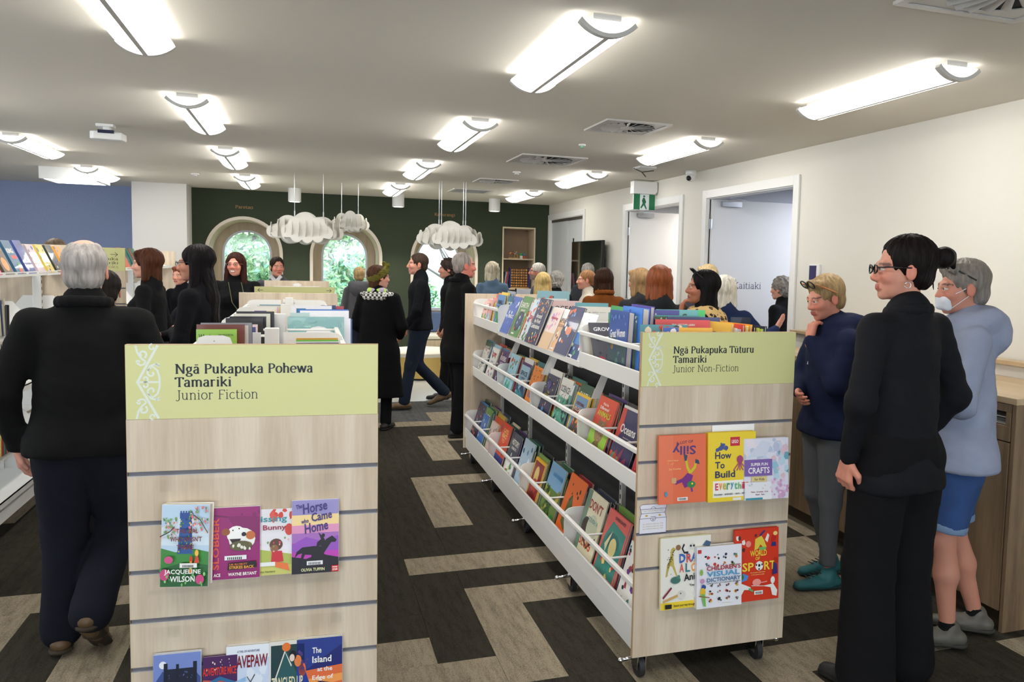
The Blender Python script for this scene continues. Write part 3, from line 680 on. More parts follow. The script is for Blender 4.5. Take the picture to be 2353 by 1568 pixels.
def tray(parent,u0,depth,v0,v1,zb,zt,sgn=1,nb=3,solid=False,rail=True):
    """open book bin; u0 outer edge, runs inward by depth (sgn=+1 means inward is +u)"""
    t=bpy.data.objects.new('book_bin',None); COL.objects.link(t); t.parent=parent
    U=lambda d:u0+sgn*d
    def bx(mb,a,b,c,d,e,f): mb.box(min(a,b),c,e,max(a,b),d,f)
    mb=MB(); bx(mb,U(0),U(.012),v0+.004,v1-.004,zb,zb+.078); mb.build('front_lip',M_metal,t,bevel=.003)
    if rail: mb=MB(); bx(mb,U(-.004),U(.016),v0+.004,v1-.004,zt-.024,zt-.004); mb.build('front_rail',M_metal,t,bevel=.003)
    mb=MB(); bx(mb,U(.012),U(depth),v0+.004,v1-.004,zb+.01,zb+.014); mb.build('bin_floor',M_metal,t)
    H=zt-zb
    poly=[(U(0),zb),(U(depth),zb),(U(depth),zt+.03),(U(.05),zt+.03),(U(.022),zt+.024),(U(.006),zt+.01),(U(0),zt-.01)]
    for v in (v0,v1-.004): MB().prism(poly,v,v+.004,'y').build('side_plate',M_metal,t)
    for i in range(1,nb):
        v=v0+(v1-v0)*i/nb; mb=MB().cyl((U(.01),v,zt-.012),(U(depth),v,zt-.012),.0055,8); mb.build('divider_rod',M_metal,t,smooth=True)
    return t
def post(parent,u,v,z0,z1):
    mb=MB().box(u-.028,v-.018,z0,u+.028,v+.018,z1); o=mb.build('upright_post',M_metal,parent,bevel=.003)
    m2=MB()
    for k in range(int((z1-z0-.1)/.05)): m2.box(u-.0285,v-.006,z0+.06+k*.05,u+.0285,v+.006,z0+.085+k*.05)
    m2.build('slot_holes',mat('slot_dark',(40,42,46),.8),o)
def bracket(parent,u,v,z,s=-1):
    MB().box(u-.045,v-.004,z-.03,u+.045,v,z+.03).box(u-.024,v-.04,z-.075,u+.024,v,z+.04).build('post_bracket',M_metal,parent,bevel=.002)
    MB().cyl((u-.036,v-.008,z),(u-.036,v,z),.006,8).cyl((u+.036,v-.008,z),(u+.036,v,z),.006,8).build('bolt',M_alu,parent)
# ---- right unit, junior non-fiction
RU=thing('book_display_unit','long castored book unit headed Junior Non-Fiction with a birch slat end panel','shelving',(1.254,2.895,0),-.0075)
slat_panel(RU,-.005,0,0,.70,TOPZ,[('Ngā Pukapuka Tūturu',.136,1.352,.366,.0275,True),('Tamariki',.136,1.314,.150,.0275,True),('Junior Non-Fiction',.134,1.276,.300,.0275,False)])
MB().box(0,3.86,.105,.70,3.88,TOPZ).build('far_panel',M_birch,RU,bevel=.0015)
BV=[.035+.957*k for k in range(5)]
for k,v in enumerate(BV): post(RU,.35,v if k else .045,.2,1.40 if k<4 else 1.40)
bracket(RU,.35,3.86,1.36)
for k in range(4):
    a,b=BV[k],BV[k+1]
    for s,(uo,um) in ((1,(.012,.072)),(-1,(.688,.628))):
        tray(RU,uo,.30,a,b,.205,.405,s); tray(RU,um,.24,a,b,.735,.925,s)
        if s==1 and k in (1,2): continue
        tray(RU,um,.24,a,b,1.175,1.365,s)
MB().box(.02,.03,.11,.03,3.86,.215).box(.67,.03,.11,.68,3.86,.215).box(.03,.03,.19,.67,3.86,.2).build('base_frame',M_metal,RU)
MB().box(.347,.05,.22,.353,3.84,1.17).build('centre_back',mat('dark_back',(58,60,62),.8),RU)
# sloped display shelves in the second and third bays
for k in (1,2):
    a,b=BV[k],BV[k+1]
    d=bpy.data.objects.new('display_shelf',None); COL.objects.link(d); d.parent=RU
    MB().prism([(.072,1.17),(.092,1.165),(.30,1.27),(.30,1.274),(.09,1.172),(.078,1.20),(.072,1.20)],a+.004,b-.004,'y').build('shelf_ledge',M_metal,d)
    MB().prism([(.085,1.18),(.175,1.44),(.179,1.44),(.089,1.18)],a+.004,b-.004,'y').build('sloping_back',mat('clear_panel',(236,238,240),.2),d)
    for q in (a+.02,b-.024): MB().prism([(.15,1.0),(.20,1.0),(.30,1.27),(.27,1.27)],q,q+.004,'y').build('shelf_arm',M_metal,d)
for v in (.05,.95,1.9,2.85,3.72):
    for u,s in ((.05,1),(.60,-1)): castor(RU,u,v,s)
# ---- left unit, junior fiction
LU=thing('book_display_unit','nearest castored book unit headed Junior Fiction with a birch slat end panel','shelving',(-.488,2.562,0),0)
slat_panel(LU,-.0645,0,0,.70,TOPZ,[('Ngā Pukapuka Pohewa',.130,1.352,.380,.0275,True),('Tamariki',.130,1.3135,.152,.0275,True),('Junior Fiction',.130,1.2755,.225,.0275,False)])
MB().box(.02,3.86,.105,.72,3.88,TOPZ).build('far_panel',M_birch,LU,bevel=.0015)
for k,v in enumerate((.05,.98,1.92,2.86,3.82)): post(LU,.35+.005*k,v,.2,1.405)
bracket(LU,.37,3.86,1.36)
for k in range(4):
    a,b=BV[k],BV[k+1]
    for s,(uo,um) in ((1,(.012,.072)),(-1,(.70,.64))):
        tray(LU,uo,.30,a,b,.205,.405,s); tray(LU,um,.24,a,b,.735,.925,s); tray(LU,um,.24,a,b,1.175,1.355,s)
MB().box(.03,.03,.11,.04,3.86,.215).box(.67,.03,.11,.68,3.86,.215).box(.04,.03,.19,.67,3.86,.2).build('base_frame',M_metal,LU)
for v in (.08,1.9,3.7):
    for u,s in ((.08,1),(.62,-1)): castor(LU,u,v,s)
# ---- second unit behind it
U2=thing('book_display_unit','middle book unit behind the Junior Fiction unit, its green sign showing two arrows','shelving',(-.443,7.85,0),0)
slat_panel(U2,0,0,0,.70,TOPZ,[],False,[(.075,TOPZ-.035,.045,-1),(.63,TOPZ-.035,.045,1)] and [(.075,TOPZ-.032,.045,-1),(.625,TOPZ-.032,.045,1)])
MB().box(0,1.88,.105,.70,1.90,TOPZ+.01).build('far_panel',M_birch,U2,bevel=.0015)
for v in (.05,.95,1.84): post(U2,.35,v,.2,1.405)
bracket(U2,.35,1.88,1.38)
for k in (0,1):
    for s,(uo,um) in ((1,(.012,.072)),(-1,(.688,.628))):
        for zb in (.205,.735,1.165): tray(U2,uo if zb<.3 else um,.26,.03+.92*k,.95+.92*k,zb,zb+.19,s)
MB().box(.03,.03,.11,.67,1.88,.2).build('base_frame',M_metal,U2)
for v in (.1,1.8):
    for u,s in ((.08,1),(.62,-1)): castor(U2,u,v,s)
# ---- taller shelving at left
TL=1.757
def tall(name,label,x1,W,y0,y1,sign):
    t=thing(name,label,'shelving',(x1-W,y0,0),0,'tall book units along the left side'); L=y1-y0
    if sign: slat_panel(t,0,0,0,W,TL,sign[0],False,sign[1],7,sgn=.217)
    else: MB().box(0,0,.14,W,.02,TL).build('near_panel',M_birch,t)
    MB().box(0,L-.02,.14,W,L,TL).build('far_panel',M_birch,t,bevel=.0015)
    n=round(L/.93)
    for k in range(n+1): post(t,W/2,.03+(L-.06)*k/n if k<n else L-.05,.2,TL-.03)
    bracket(t,W/2,L-.02,TL-.08)
    for k in range(n):
        a,b=.03+(L-.06)*k/n,.03+(L-.06)*(k+1)/n
        for s,uo in ((1,.03),(-1,W-.03)):
            U=lambda d:uo+s*d
            MB().prism([(U(0),1.545),(U(.012),1.545),(U(.012),1.55),(U(.26),1.62),(U(.26),1.625),(U(.01),1.556),(U(.006),1.575),(U(0),1.575)],a+.003,b-.003,'y').build('display_shelf',M_metal,t)
            for z in (1.20,.85,.52,.25):
                d=.02 if z<.6 else .05
                MB().box(min(U(d),U(.28)),a+.003,z,max(U(d),U(.28)),b-.003,z+.006).box(min(U(d),U(d+.006)),a+.003,z-.03,max(U(d),U(d+.006)),b-.003,z+.006).build('shelf',M_metal,t)
                for v in (a+.003,b-.006): MB().prism([(U(d+.02),z),(U(.28),z),(U(.28),z+.17),(U(.2),z+.17)],v,v+.003,'y').build('shelf_end',M_metal,t)
    MB().box(.06,.02,.13,W-.06,L-.02,.2).build('base_frame',M_metal,t)
    for v in (.1,L-.12):
        for u,s in ((.1,1),(W-.1,-1)): castor(t,u,v,s)
    return t
TA=tall('book_shelf_unit','tall book unit at the left edge with slanted front facing paperbacks',-1.60,.66,4.35,7.15,None)
TB=tall('book_shelf_unit','tall book unit farther back behind the brown haired woman, with arrow sign',-1.60,.66,8.50,11.60,([('Ngā Pukapuka',.26,TL-.115,.345,.0245,True),('Tamariki',.40,TL-.152,.205,.0245,True),('Lions Books'.replace('Lions','Pi s'),.22,TL-.188,.38,.0245,False)][:2]+[('s Books',.42,TL-.188,.185,.0245,False)],[(.54,TL-.062,.06,1)]))
# ================================================================ acrylic display pockets on the end panels
def pocket(parent,label,M4,zt,zb,u0,u1,h0,h1,grp):
    t=bpy.data.objects.new('acrylic_pocket',None); COL.objects.link(t); t.matrix_world=M4; tag(t,label,'display pocket',grp)
    for h in (h0,h1): MB().box(h,-.004,zt-.055,h+.032,-.001,zt+.008).box(h,-.001,zt+.001,h+.032,.010,zt+.005).build('hook',M_acrylic,t,bevel=.001)
    MB().prism([(-.004,zt-.02),(-.006,zt-.02),(-.022,zb),(-.020,zb)],u0,u1,'x').build('back_sheet',M_acrylic,t)
    MB().prism([(-.020,zb),(-.020,zb-.003),(-.092,zb-.003),(-.092,zb+.012),(-.089,zb+.012),(-.089,zb)],u0,u1,'x').build('ledge',M_acrylic,t,bevel=.0005)
ML=Matrix.Translation((-.488,2.562,0))@Matrix.Rotation(-.0645,4,'Z'); MR=Matrix.Translation((1.254,2.895,0))@Matrix.Rotation(-.0125,4,'Z')
pocket(None,'clear acrylic pocket under the Junior Fiction sign holding four paperbacks',ML,1.06,.735,.070,.590,.085,.543,'acrylic pockets')
pocket(None,'lower clear acrylic pocket of the Junior Fiction panel, cut by the frame',ML,.62,.298,.06,.60,.10,.56,'acrylic pockets')
pocket(None,'clear acrylic pocket below the Junior Non-Fiction sign holding three hardbacks',MR,1.06,.742,.10,.655,.125,.585,'acrylic pockets')
pocket(None,'lower clear acrylic pocket of the Junior Non-Fiction panel',MR,.62,.302,.10,.66,.125,.585,'acrylic pockets')
def on_panel(M4,label,u,z,w,t,h,yf,col,items,tilt=4,yaw=0,seed=0,grp=None,color_pages=None):
    """book standing on a pocket ledge: u,z lower left corner, yf distance of its back from the panel"""
    loc=M4@Vector((u,-(yf+t),z)); rot=M4.to_3x3().to_4x4()@Matrix.Rotation(math.radians(yaw),4,'Z')@Matrix.Rotation(math.radians(-tilt),4,'X')
    return book(label,loc,(w,t,h),col,rot,items,grp,seed)
bar=lambda x,z:[('r',x,z,x+.24,z+.055,(238,238,232))]+[('r',x+.05+.018*i,z+.01,x+.05+.018*i+(.008 if i%3 else .013),z+.04,(30,30,30)) for i in range(8)]
wh=(250,248,244)
# the girl who wasn't there
castle=[('r',0,0,1,1,(190,214,236)),('p',[(0,.72),(.5,.9),(1,.66),(1,.5),(0,.5)],(214,230,242)),('p',[(0,0),(1,0),(1,.42),(.7,.46),(.3,.42),(0,.47)],(62,140,62)),('p',[(0,0),(1,0),(1,.26),(.5,.3),(0,.22)],(40,104,52)),
 ('p',[(.34,.40),(.66,.40),(.63,.84),(.40,.84)],(44,90,160)),('r',.38,.83,.66,.9,(40,76,150))]+[('r',.39+.055*i,.9,.42+.055*i,.925,(40,76,150)) for i in range(5)]+[('s',40,.36,.42,.64,.82,.018,[(222,196,60),(80,140,70),(30,70,130)]),
 ('s',46,.0,.60,.32,.86,.028,[(120,170,90),(224,120,130),(90,140,80),(236,200,200)]),('s',56,.60,.66,1,.98,.028,[(120,170,90),(230,110,120),(90,140,80),(240,210,200)]),('l',[(0,.62),(.2,.68),(.3,.74)],.014,(60,60,40)),('l',[(1,.66),(.84,.82),(.7,.88)],.014,(60,60,40)),
 ('e',.66,.34,.035,.045,(206,60,40)),('p',[(.62,.18),(.70,.18),(.68,.32),(.64,.32)],(238,150,40)),('e',.78,.42,.04,.04,(246,190,80)),('p',[(.73,.30),(.84,.30),(.81,.38),(.76,.38)],(214,70,50)),
 ('t',"THE GIRL",.34,.66,.46,.055,(120,36,40)),('t',"WHO WASN'T",.22,.56,.66,.06,(120,36,40)),('t','THERE',.36,.465,.36,.055,(120,36,40)),
 ('e',.12,.16,.1,.07,(206,70,130)),('e',.86,.1,.09,.06,(206,70,130)),('e',.2,.34,.09,.045,(212,84,140)),('s',18,.02,.02,.98,.24,.03,[(120,190,110),(60,150,80),(150,210,130)]),
 ('t','JACQUELINE',.12,.155,.76,.07,wh),('t','WILSON',.24,.075,.52,.07,wh),('r',.44,.245,.80,.30,(240,240,236))]+[('r',.5+.03*i,.25,.515+.03*i,.28,(30,30,30)) for i in range(8)]
on_panel(ML,'thick paperback with blue castle tower cover, leftmost on the Junior Fiction pocket',.094,.742,.132,.036,.236,.022,(250,248,244),castle,6,-9,1,'paperbacks on the Junior Fiction panel')
dog=[('r',0,0,1,1,(150,22,110)),('s',9,.5,.5,1,.95,.06,[(126,16,92)]),('l',[(0,.9),(1,.8)],.02,(110,14,80)),('p',[(.3,.88),(.55,.62),(.98,.5),(.98,.85)],(132,16,96)),
 ('t','SLOBBER',.14,.14,.72,.13,(232,90,60),PI/2,(232,90,60)),('e',.62,.55,.28,.16,(246,244,236)),('e',.5,.62,.2,.12,(250,250,246)),('e',.28,.66,.09,.05,(150,80,40)),('e',.8,.6,.1,.06,(200,110,50)),('e',.42,.68,.05,.03,wh),('e',.55,.70,.05,.03,wh),('e',.43,.68,.015,.01,(0,0,0)),('e',.56,.7,.015,.01,(0,0,0)),('e',.66,.62,.05,.03,(20,20,20)),
 ('p',[(.36,.56),(.6,.56),(.56,.50),(.42,.5)],(40,20,20)),('e',.6,.46,.24,.07,(96,90,56)),('s',8,.4,.4,.8,.5,.04,[(110,104,60),(236,236,220)]),('r',.26,.27,.72,.33,(240,240,240))]+[('r',.32+.04*i,.275,.34+.04*i,.31,(30,30,30)) for i in range(8)]+[('p',[(.32,.13),(.93,.15),(.92,.24),(.34,.23)],(20,14,10)),('t','STRIKES BACK',.36,.145,.52,.04,(246,170,50)),('t','S.M. ELLYBUTT',.36,.195,.38,.025,(240,120,40)),('t','WAYNE BRYANT',.34,.05,.6,.045,wh),('t','ACE',.04,.05,.14,.045,wh)]
on_panel(ML,'magenta paperback with a cartoon dog, second from the left on the pocket',.228,.742,.132,.012,.212,.024,(240,236,236),dog,6,0,2,'paperbacks on the Junior Fiction panel')
bun=[('r',0,0,1,1,(238,234,240)),('p',[(0,0),(1,0),(1,.3),(0,.42)],(178,190,90)),('p',[(0,0),(1,0),(1,.14),(0,.16)],(206,204,110)),('s',10,.5,.8,1,1,.08,[(220,70,56),(236,90,70)]),('e',.93,.68,.1,.09,(214,66,56)),('t','Missing',.02,.78,.86,.12,(60,150,160)),('t','Bunny',.3,.66,.56,.1,(160,40,70)),('e',.62,.46,.16,.09,(98,60,42)),('e',.58,.40,.1,.06,(150,96,66)),('p',[(.5,.18),(.8,.2),(.76,.36),(.52,.36)],(206,44,60)),('p',[(.6,.12),(.95,.05),(.9,.16),(.6,.2)],(236,120,60)),('s',12,.02,.35,.98,.56,.03,[(220,90,120),(240,180,190),(120,160,80)]),('r',.18,.14,.6,.2,(240,240,240)),('t','Rosanna Hartland',.1,.04,.5,.03,(100,120,60))]
on_panel(ML,'pale paperback with a crouching child, partly behind the magenta book',.331,.742,.118,.008,.198,.018,(226,224,210),bun,6,0,3,'paperbacks on the Junior Fiction panel')
hor=[('r',0,0,1,1,(168,110,190)),('r',0,.78,1,1,(150,140,196)),('r',0,.62,1,.8,(244,214,150)),('r',0,.55,1,.66,(226,150,190)),('r',0,.16,1,.42,(190,60,180)),('p',[(0,.4),(.3,.5),(.6,.44),(1,.5),(1,.3),(0,.3)],(150,80,190)),('p',[(0,0),(1,0),(1,.2),(.6,.26),(.3,.2),(0,.24)],(22,12,30)),
 ('p',[(.10,.30),(.22,.36),(.48,.37),(.62,.36),(.74,.46),(.86,.50),(.96,.44),(.93,.41),(.84,.41),(.74,.32),(.68,.26),(.84,.18),(.83,.15),(.62,.24),(.5,.24),(.44,.14),(.40,.14),(.42,.25),(.28,.26),(.2,.14),(.16,.14),(.22,.28),(.14,.27),(.06,.22)],(14,8,16)),('p',[(.52,.36),(.64,.37),(.72,.42),(.68,.48),(.62,.52),(.56,.56),(.62,.46),(.54,.42)],(14,8,16)),('e',.67,.51,.035,.026,(14,8,16)),
 ('t','The',.09,.88,.13,.06,(52,34,120),.15,(52,34,120)),('t','Horse',.24,.81,.52,.14,(52,34,120),.10,(52,34,120)),('t','who',.2,.68,.16,.06,(52,34,120),.1,(52,34,120)),('t','Came',.42,.70,.44,.12,(52,34,120),.10,(52,34,120)),('t','Home',.28,.54,.5,.14,(52,34,120),.10,(52,34,120)),('r',.32,.115,.66,.17,(240,240,240))]+[('r',.36+.033*i,.12,.375+.033*i,.155,(30,30,30)) for i in range(8)]+[('t','OLIVIA TUFFIN',.2,.035,.5,.042,(238,240,180)),('r',.85,.01,1,.095,(206,30,30)),('t','nosy',.87,.055,.11,.026,wh),('t','crow',.87,.025,.11,.026,wh)]
on_panel(ML,'purple paperback with a galloping horse silhouette, rightmost on the pocket',.449,.742,.136,.012,.222,.024,(240,238,240),hor,6,0,4,'paperbacks on the Junior Fiction panel')
G1='paperbacks on the lower Junior Fiction pocket'
cas=[('r',0,0,1,1,(120,140,206)),('e',.2,.86,.08,.05,(240,244,250)),('p',[(0,.6),(.2,.78),(.4,.6)],(60,80,140)),('p',[(.6,.6),(.85,.78),(1,.66),(1,.5),(.6,.5)],(60,80,140)),('r',.24,.5,.9,.80,(26,32,54)),('r',.22,.5,.3,.88,(22,28,48)),('r',.84,.5,.92,.88,(22,28,48)),('r',.48,.5,.54,.86,(22,28,48)),('s',12,.3,.56,.84,.76,.016,[(90,100,160)]),('p',[(0,0),(1,0),(1,.5),(.5,.44),(0,.52)],(70,84,160)),('t','THE CASTLE',.1,.28,.8,.1,(230,230,250))]
on_panel(ML,'blue paperback with a moonlit castle, leftmost in the lower pocket',.066,.305,.128,.016,.222,.03,(214,222,240),cas,5,0,5,G1)
adv=[('r',0,0,1,1,(74,34,90)),('p',[(0,.1),(1,.0),(1,.6),(0,.66)],(200,90,70)),('s',12,.05,.8,.95,.98,.02,[(250,240,220)]),('t','ADVENTURE MICE',-.0,.72,.98,.12,(226,60,40)),('p',[(.04,.6),(.5,.7),(.96,.6),(.96,.54),(.5,.64),(.04,.54)],(50,110,160)),('s',16,.05,.1,.95,.5,.06,[(230,150,80),(120,60,110),(60,40,80)])]
on_panel(ML,'small purple paperback with red lettering, between castle and white books',.198,.305,.095,.012,.198,.026,(90,50,100),adv,5,0,6,G1)
bra=[('r',0,0,1,1,(206,220,242)),('r',0,.82,1,1,(232,238,248)),('s',14,0,.0,1,.7,.12,[(180,205,238),(226,234,246)]),('t','A TAIL OF ADVENTURE',.25,.91,.52,.03,(90,100,140)),('t','BRAVEPAW',.04,.70,.92,.17,(130,20,34)),('l',[(.6,.3),(.56,.5),(.66,.6)],.02,(60,60,60)),('l',[(.56,.5),(.48,.58)],.014,(60,60,60)),('p',[(.1,.5),(.45,.58),(.45,.52),(.1,.44)],(150,190,230))]
on_panel(ML,'white and pale blue paperback with dark red title, middle of the lower pocket',.262,.305,.122,.018,.222,.018,(236,236,240),bra,5,0,7,G1)
tan=[('r',0,0,1,1,(226,222,214)),('r',.04,0,.96,.95,(30,62,66)),('p',[(.04,.3),(.45,.88),(.8,.5),(.6,0),(.04,0)],(40,90,94)),('l',[(.06,.36),(.42,.86),(.6,.66)],.03,(230,226,214)),('e',.46,.92,.12,.06,(232,120,50)),('e',.9,.6,.1,.1,(232,110,50)),('e',.78,.72,.1,.08,(226,130,70)),('e',.64,.8,.1,.07,(20,16,24)),('e',.62,.77,.07,.05,(240,214,200)),('t','TANGLED UP',.06,.38,.86,.14,(232,226,190)),('t','IN NONSENSE',.1,.22,.8,.12,(232,226,190))]
on_panel(ML,'dark teal paperback with orange flowers, right of the white book',.384,.305,.105,.02,.226,.02,(236,230,214),tan,5,0,8,G1)
isl=[('r',0,0,1,1,(30,38,110)),('p',[(0,.5),(1,.9),(1,1),(0,1)],(40,60,140)),('p',[(0,.2),(1,.34),(1,.62),(0,.56)],(226,110,60)),('p',[(0,.3),(1,.4),(1,.5),(0,.44)],(244,160,80)),('p',[(.1,.3),(.5,.42),(.9,.36),(.9,.3)],(60,40,80)),('p',[(0,0),(.2,.1),(.28,.4),(.12,.7),(0,.8)],(30,60,150)),('s',10,.02,.6,.25,.9,.04,[(80,60,130)])]
from_z=lambda s,z,x=.32,w=.6,h=.08:('t',s,x,z,w,h,wh)
isl+=[from_z('The',.80,.34,.2),from_z('Island',.67,.34,.42,.09),from_z('at the',.55,.45,.33,.06),from_z('Edge of',.42,.34,.46,.08),from_z('Night',.30,.36,.42,.09)]
on_panel(ML,'dark blue paperback with orange sunset, rightmost in the lower pocket',.462,.305,.134,.018,.226,.022,(236,236,236),isl,5,0,9,G1)
# ---- right panel hardbacks
G2='hardbacks on the Junior Non-Fiction panel'
sil=[('r',0,0,1,1,(232,112,74)),('p',[(.0,0),(.3,0),(.3,1),(0,1)],(236,122,86)),('t','Silly',.78,.88,.5,.17,(84,52,120),PI,(84,52,120)),('t','A LOT OF',.36,.865,.36,.04,(84,40,80),.05,(84,40,80)),
 ('l',[(.56,.68),(.60,.52),(.66,.44)],.05,(206,196,40)),('l',[(.66,.44),(.76,.52),(.78,.60)],.05,(206,196,40)),('p',[(.52,.72),(.6,.70),(.58,.62),(.54,.62)],(50,70,100)),('p',[(.76,.58),(.86,.56),(.84,.62),(.77,.64)],(50,70,100)),('p',[(.46,.34),(.6,.44),(.72,.40),(.66,.26),(.54,.22)],(120,40,130)),('l',[(.5,.34),(.34,.3)],.05,(120,40,130)),('l',[(.66,.3),(.70,.16)],.04,(120,60,150)),('e',.68,.27,.09,.05,(50,130,70)),('e',.70,.28,.02,.014,(250,230,60)),('r',.26,.3,.36,.38,(214,170,120)),
 ('s',5,.14,.58,.4,.62,.02,[(240,150,90)]),('t','A Book of Rhymes',.16,.62,.24,.025,(250,200,130)),('t','Joy Cowley',.2,.49,.26,.035,(250,200,130)),('r',.38,.04,.6,.09,(240,240,236))]+[('r',.41+.02*i,.05,.42+.02*i,.08,(30,30,30)) for i in range(8)]+[('e',.14,.15,.03,.04,(70,150,190))]
on_panel(MR,'orange hardback printed upside down letters, leftmost on the right hand panel',.072,.752,.208,.014,.275,.036,(226,104,66),sil,4,0,10,G2)
leg=[('r',0,0,1,1,(244,214,50)),('r',.1,0,1,.3,(250,248,240)),('r',0,0,1,.06,(244,214,50)),('r',.46,.80,.66,.93,(206,40,60)),('t','LEGO',.49,.84,.14,.05,wh),('s',9,.16,.72,.44,.84,.05,[(70,90,150),(100,110,140),(60,70,120)]),('t','How',.14,.62,.34,.1,(40,52,100)),('t','To',.14,.48,.2,.1,(40,52,100)),('t','Build',.14,.345,.42,.1,(40,52,100)),
 ('e',.66,.6,.07,.06,(170,70,120))]+[('l',[(.66,.57),(.58+.04*i,.5-.03*(i%2)),(.52+.07*i,.44)],.018,(170,70,120)) for i in range(5)]+[('t',c,.14+.08*i,.17,.065,.1,cc) for i,(c,cc) in enumerate(zip('Everything',[(206,60,90),(240,150,50),(200,190,60),(90,160,110),(60,150,190),(90,180,150),(120,190,120),(206,60,90),(240,150,50),(60,150,190)]))]+[('t','houses . animals . cars . dinosaurs',.12,.095,.8,.03,(40,60,90)),('r',.5,.01,.68,.05,(240,240,236))]
on_panel(MR,'yellow building guide hardback with red square badge, middle of the upper pocket',.283,.750,.218,.026,.282,.036,(238,206,40),leg,4,0,11,G2)
cra=[('r',0,0,1,1,(226,226,240)),('s',26,.0,.55,.9,1,.1,[(206,216,234),(190,200,224),(236,228,236)]),('p',[(.05,.68),(.5,.72),(.6,.92),(.4,.98)],(214,220,236)),('s',16,.62,.35,1,.85,.1,[(150,200,220),(190,220,236),(224,196,206),(110,170,190)]),('s',30,.6,.02,1,.33,.05,[(220,180,210),(236,210,230),(206,160,200)]),('r',0,.39,.62,.66,(124,92,168)),('t','SUPER FUN',.14,.555,.38,.05,wh),('t','CRAFTS',.08,.43,.48,.10,wh),('p',[(.15,.30),(.5,.29),(.5,.38),(.15,.38)],(226,206,140)),('t','for Kids',.22,.315,.22,.045,(90,80,60)),
 ('r',0,0,.6,.29,(236,236,242)),('r',.02,.0,.4,.035,(60,150,170)),('s',8,.05,.18,.58,.26,.022,[(200,200,210)]),('t','Paint . Crochet . Knit',.14,.12,.38,.025,(140,80,90)),('t','Bead . Sew',.24,.075,.2,.025,(140,80,90)),('r',.4,.01,.6,.05,(240,240,240))]
on_panel(MR,'pale crafts hardback with purple title band, rightmost on the upper pocket',.444,.750,.205,.022,.252,.046,(214,212,226),cra,5,-2,12,G2)
o=MB().box(0,0,0,.195,.003,.30).build('white_card',mat('white_card',(244,244,246),.5)); o.matrix_world=MR@Matrix.Translation((.318,-.020,.755))@Matrix.Rotation(-.04,4,'X'); tag(o,'blank white card standing behind the yellow hardback','card')
dra=[('r',0,0,1,1,(238,236,226)),('r',0,0,1,.10,(244,214,60)),('p',[(.12,.62),(.22,.60),(.30,.46),(.33,.46),(.26,.62),(.24,.80),(.30,.84),(.24,.87),(.2,.84),(.17,.66),(.12,.46),(.09,.46)],(196,176,90)),('s',22,.12,.48,.26,.84,.012,[(40,36,20)]),('l',[(.46,.9),(.42,.84),(.46,.78),(.54,.78)],.03,(40,40,40)),('e',.62,.86,.07,.05,(220,220,214)),('e',.59,.87,.02,.016,(20,20,20)),('e',.65,.87,.02,.016,(20,20,20)),('e',.34,.86,.05,.04,(150,110,80)),('p',[(.82,.86),(.9,.93),(1,.9),(.97,.84)],(70,96,130)),
 ('t','DRAW',.36,.65,.56,.12,(60,100,180)),('r',.36,.64,.5,.66,(238,236,226))]+[('t',c,.36+.14*i,.64,.11,.12,cc) for i,(c,cc) in enumerate(zip('DRAW',[(70,110,190),(224,90,80),(150,180,60),(240,160,50)]))]+[('t',c,.36+.12*i,.51,.09,.12,cc) for i,(c,cc) in enumerate(zip('ALONG',[(224,96,90),(40,120,130),(240,150,60),(60,80,140),(150,180,60)]))]+[('t','Animals',.45,.38,.5,.10,(24,26,30),.08,(24,26,30)),('t','Yppe Forlag',.55,.30,.36,.04,(60,60,50)),('e',.28,.41,.1,.05,(70,120,110)),('e',.34,.45,.03,.03,(80,140,120)),('l',[(.03,.17),(.2,.31)],.03,(130,40,60)),('l',[(.03,.12),(.36,.2)],.03,(214,170,100)),('e',.4,.2,.08,.06,(224,222,214)),('e',.72,.2,.1,.07,(228,226,218)),('e',.38,.22,.012,.01,(20,20,20)),('e',.7,.22,.014,.012,(20,20,20)),('r',.72,.11,.92,.15,(240,240,236)),('t','Sketch your way through the animal world',.24,.03,.72,.04,(50,44,20)),('r',.07,.02,.2,.08,(30,30,30))]
on_panel(MR,'white drawing guide with a giraffe, leftmost in the lower pocket of the right panel',.098,.312,.225,.014,.292,.030,(238,232,190),dra,4,0,13,G2)
vis=[('r',0,0,1,1,(238,238,246)),('r',.02,.9,.1,.96,(200,60,60))]
_v=random.Random(5)
for r_ in range(2):
    for c_ in range(4): vis.append(('s',3,.18+.2*c_,.80-.13*r_,.28+.2*c_,.86-.13*r_,.035,[(90,110,140),(60,50,90),(30,30,34),(210,120,60),(200,60,50),(110,150,90)]))
for r_ in range(3):
    for c_ in range(4): vis.append(('s',3,.26+.19*c_,.34-.115*r_,.34+.19*c_,.39-.115*r_,.03,[(40,50,60),(190,50,40),(220,190,60),(120,120,120),(150,70,40),(60,60,60)]))
vis+=[('t',"CHILDREN'S",.2,.615,.76,.075,(170,40,60)),('t','VISUAL',.2,.515,.74,.085,(80,160,206)),('t','DICTIONARY',.2,.43,.76,.065,(60,110,160)),('t','5,000-WORD VOCABULARY BUILDER',.2,.395,.76,.02,(60,70,90)),('e',.13,.36,.05,.04,(50,80,160)),('e',.11,.28,.06,.07,(230,190,50)),('p',[(.07,.26),(.16,.24),(.18,.04),(.13,.05)],(120,190,90)),('l',[(.02,.22),(.26,.18)],.014,(150,80,50)),('e',.08,.6,.035,.05,(150,190,90)),('e',.1,.46,.05,.04,(206,150,190)),('r',.56,.03,.74,.07,(240,240,236))]
on_panel(MR,'white illustrated dictionary hardback, middle of the lower right hand pocket',.246,.312,.205,.03,.252,.040,(232,232,240),vis,4,0,14,G2)
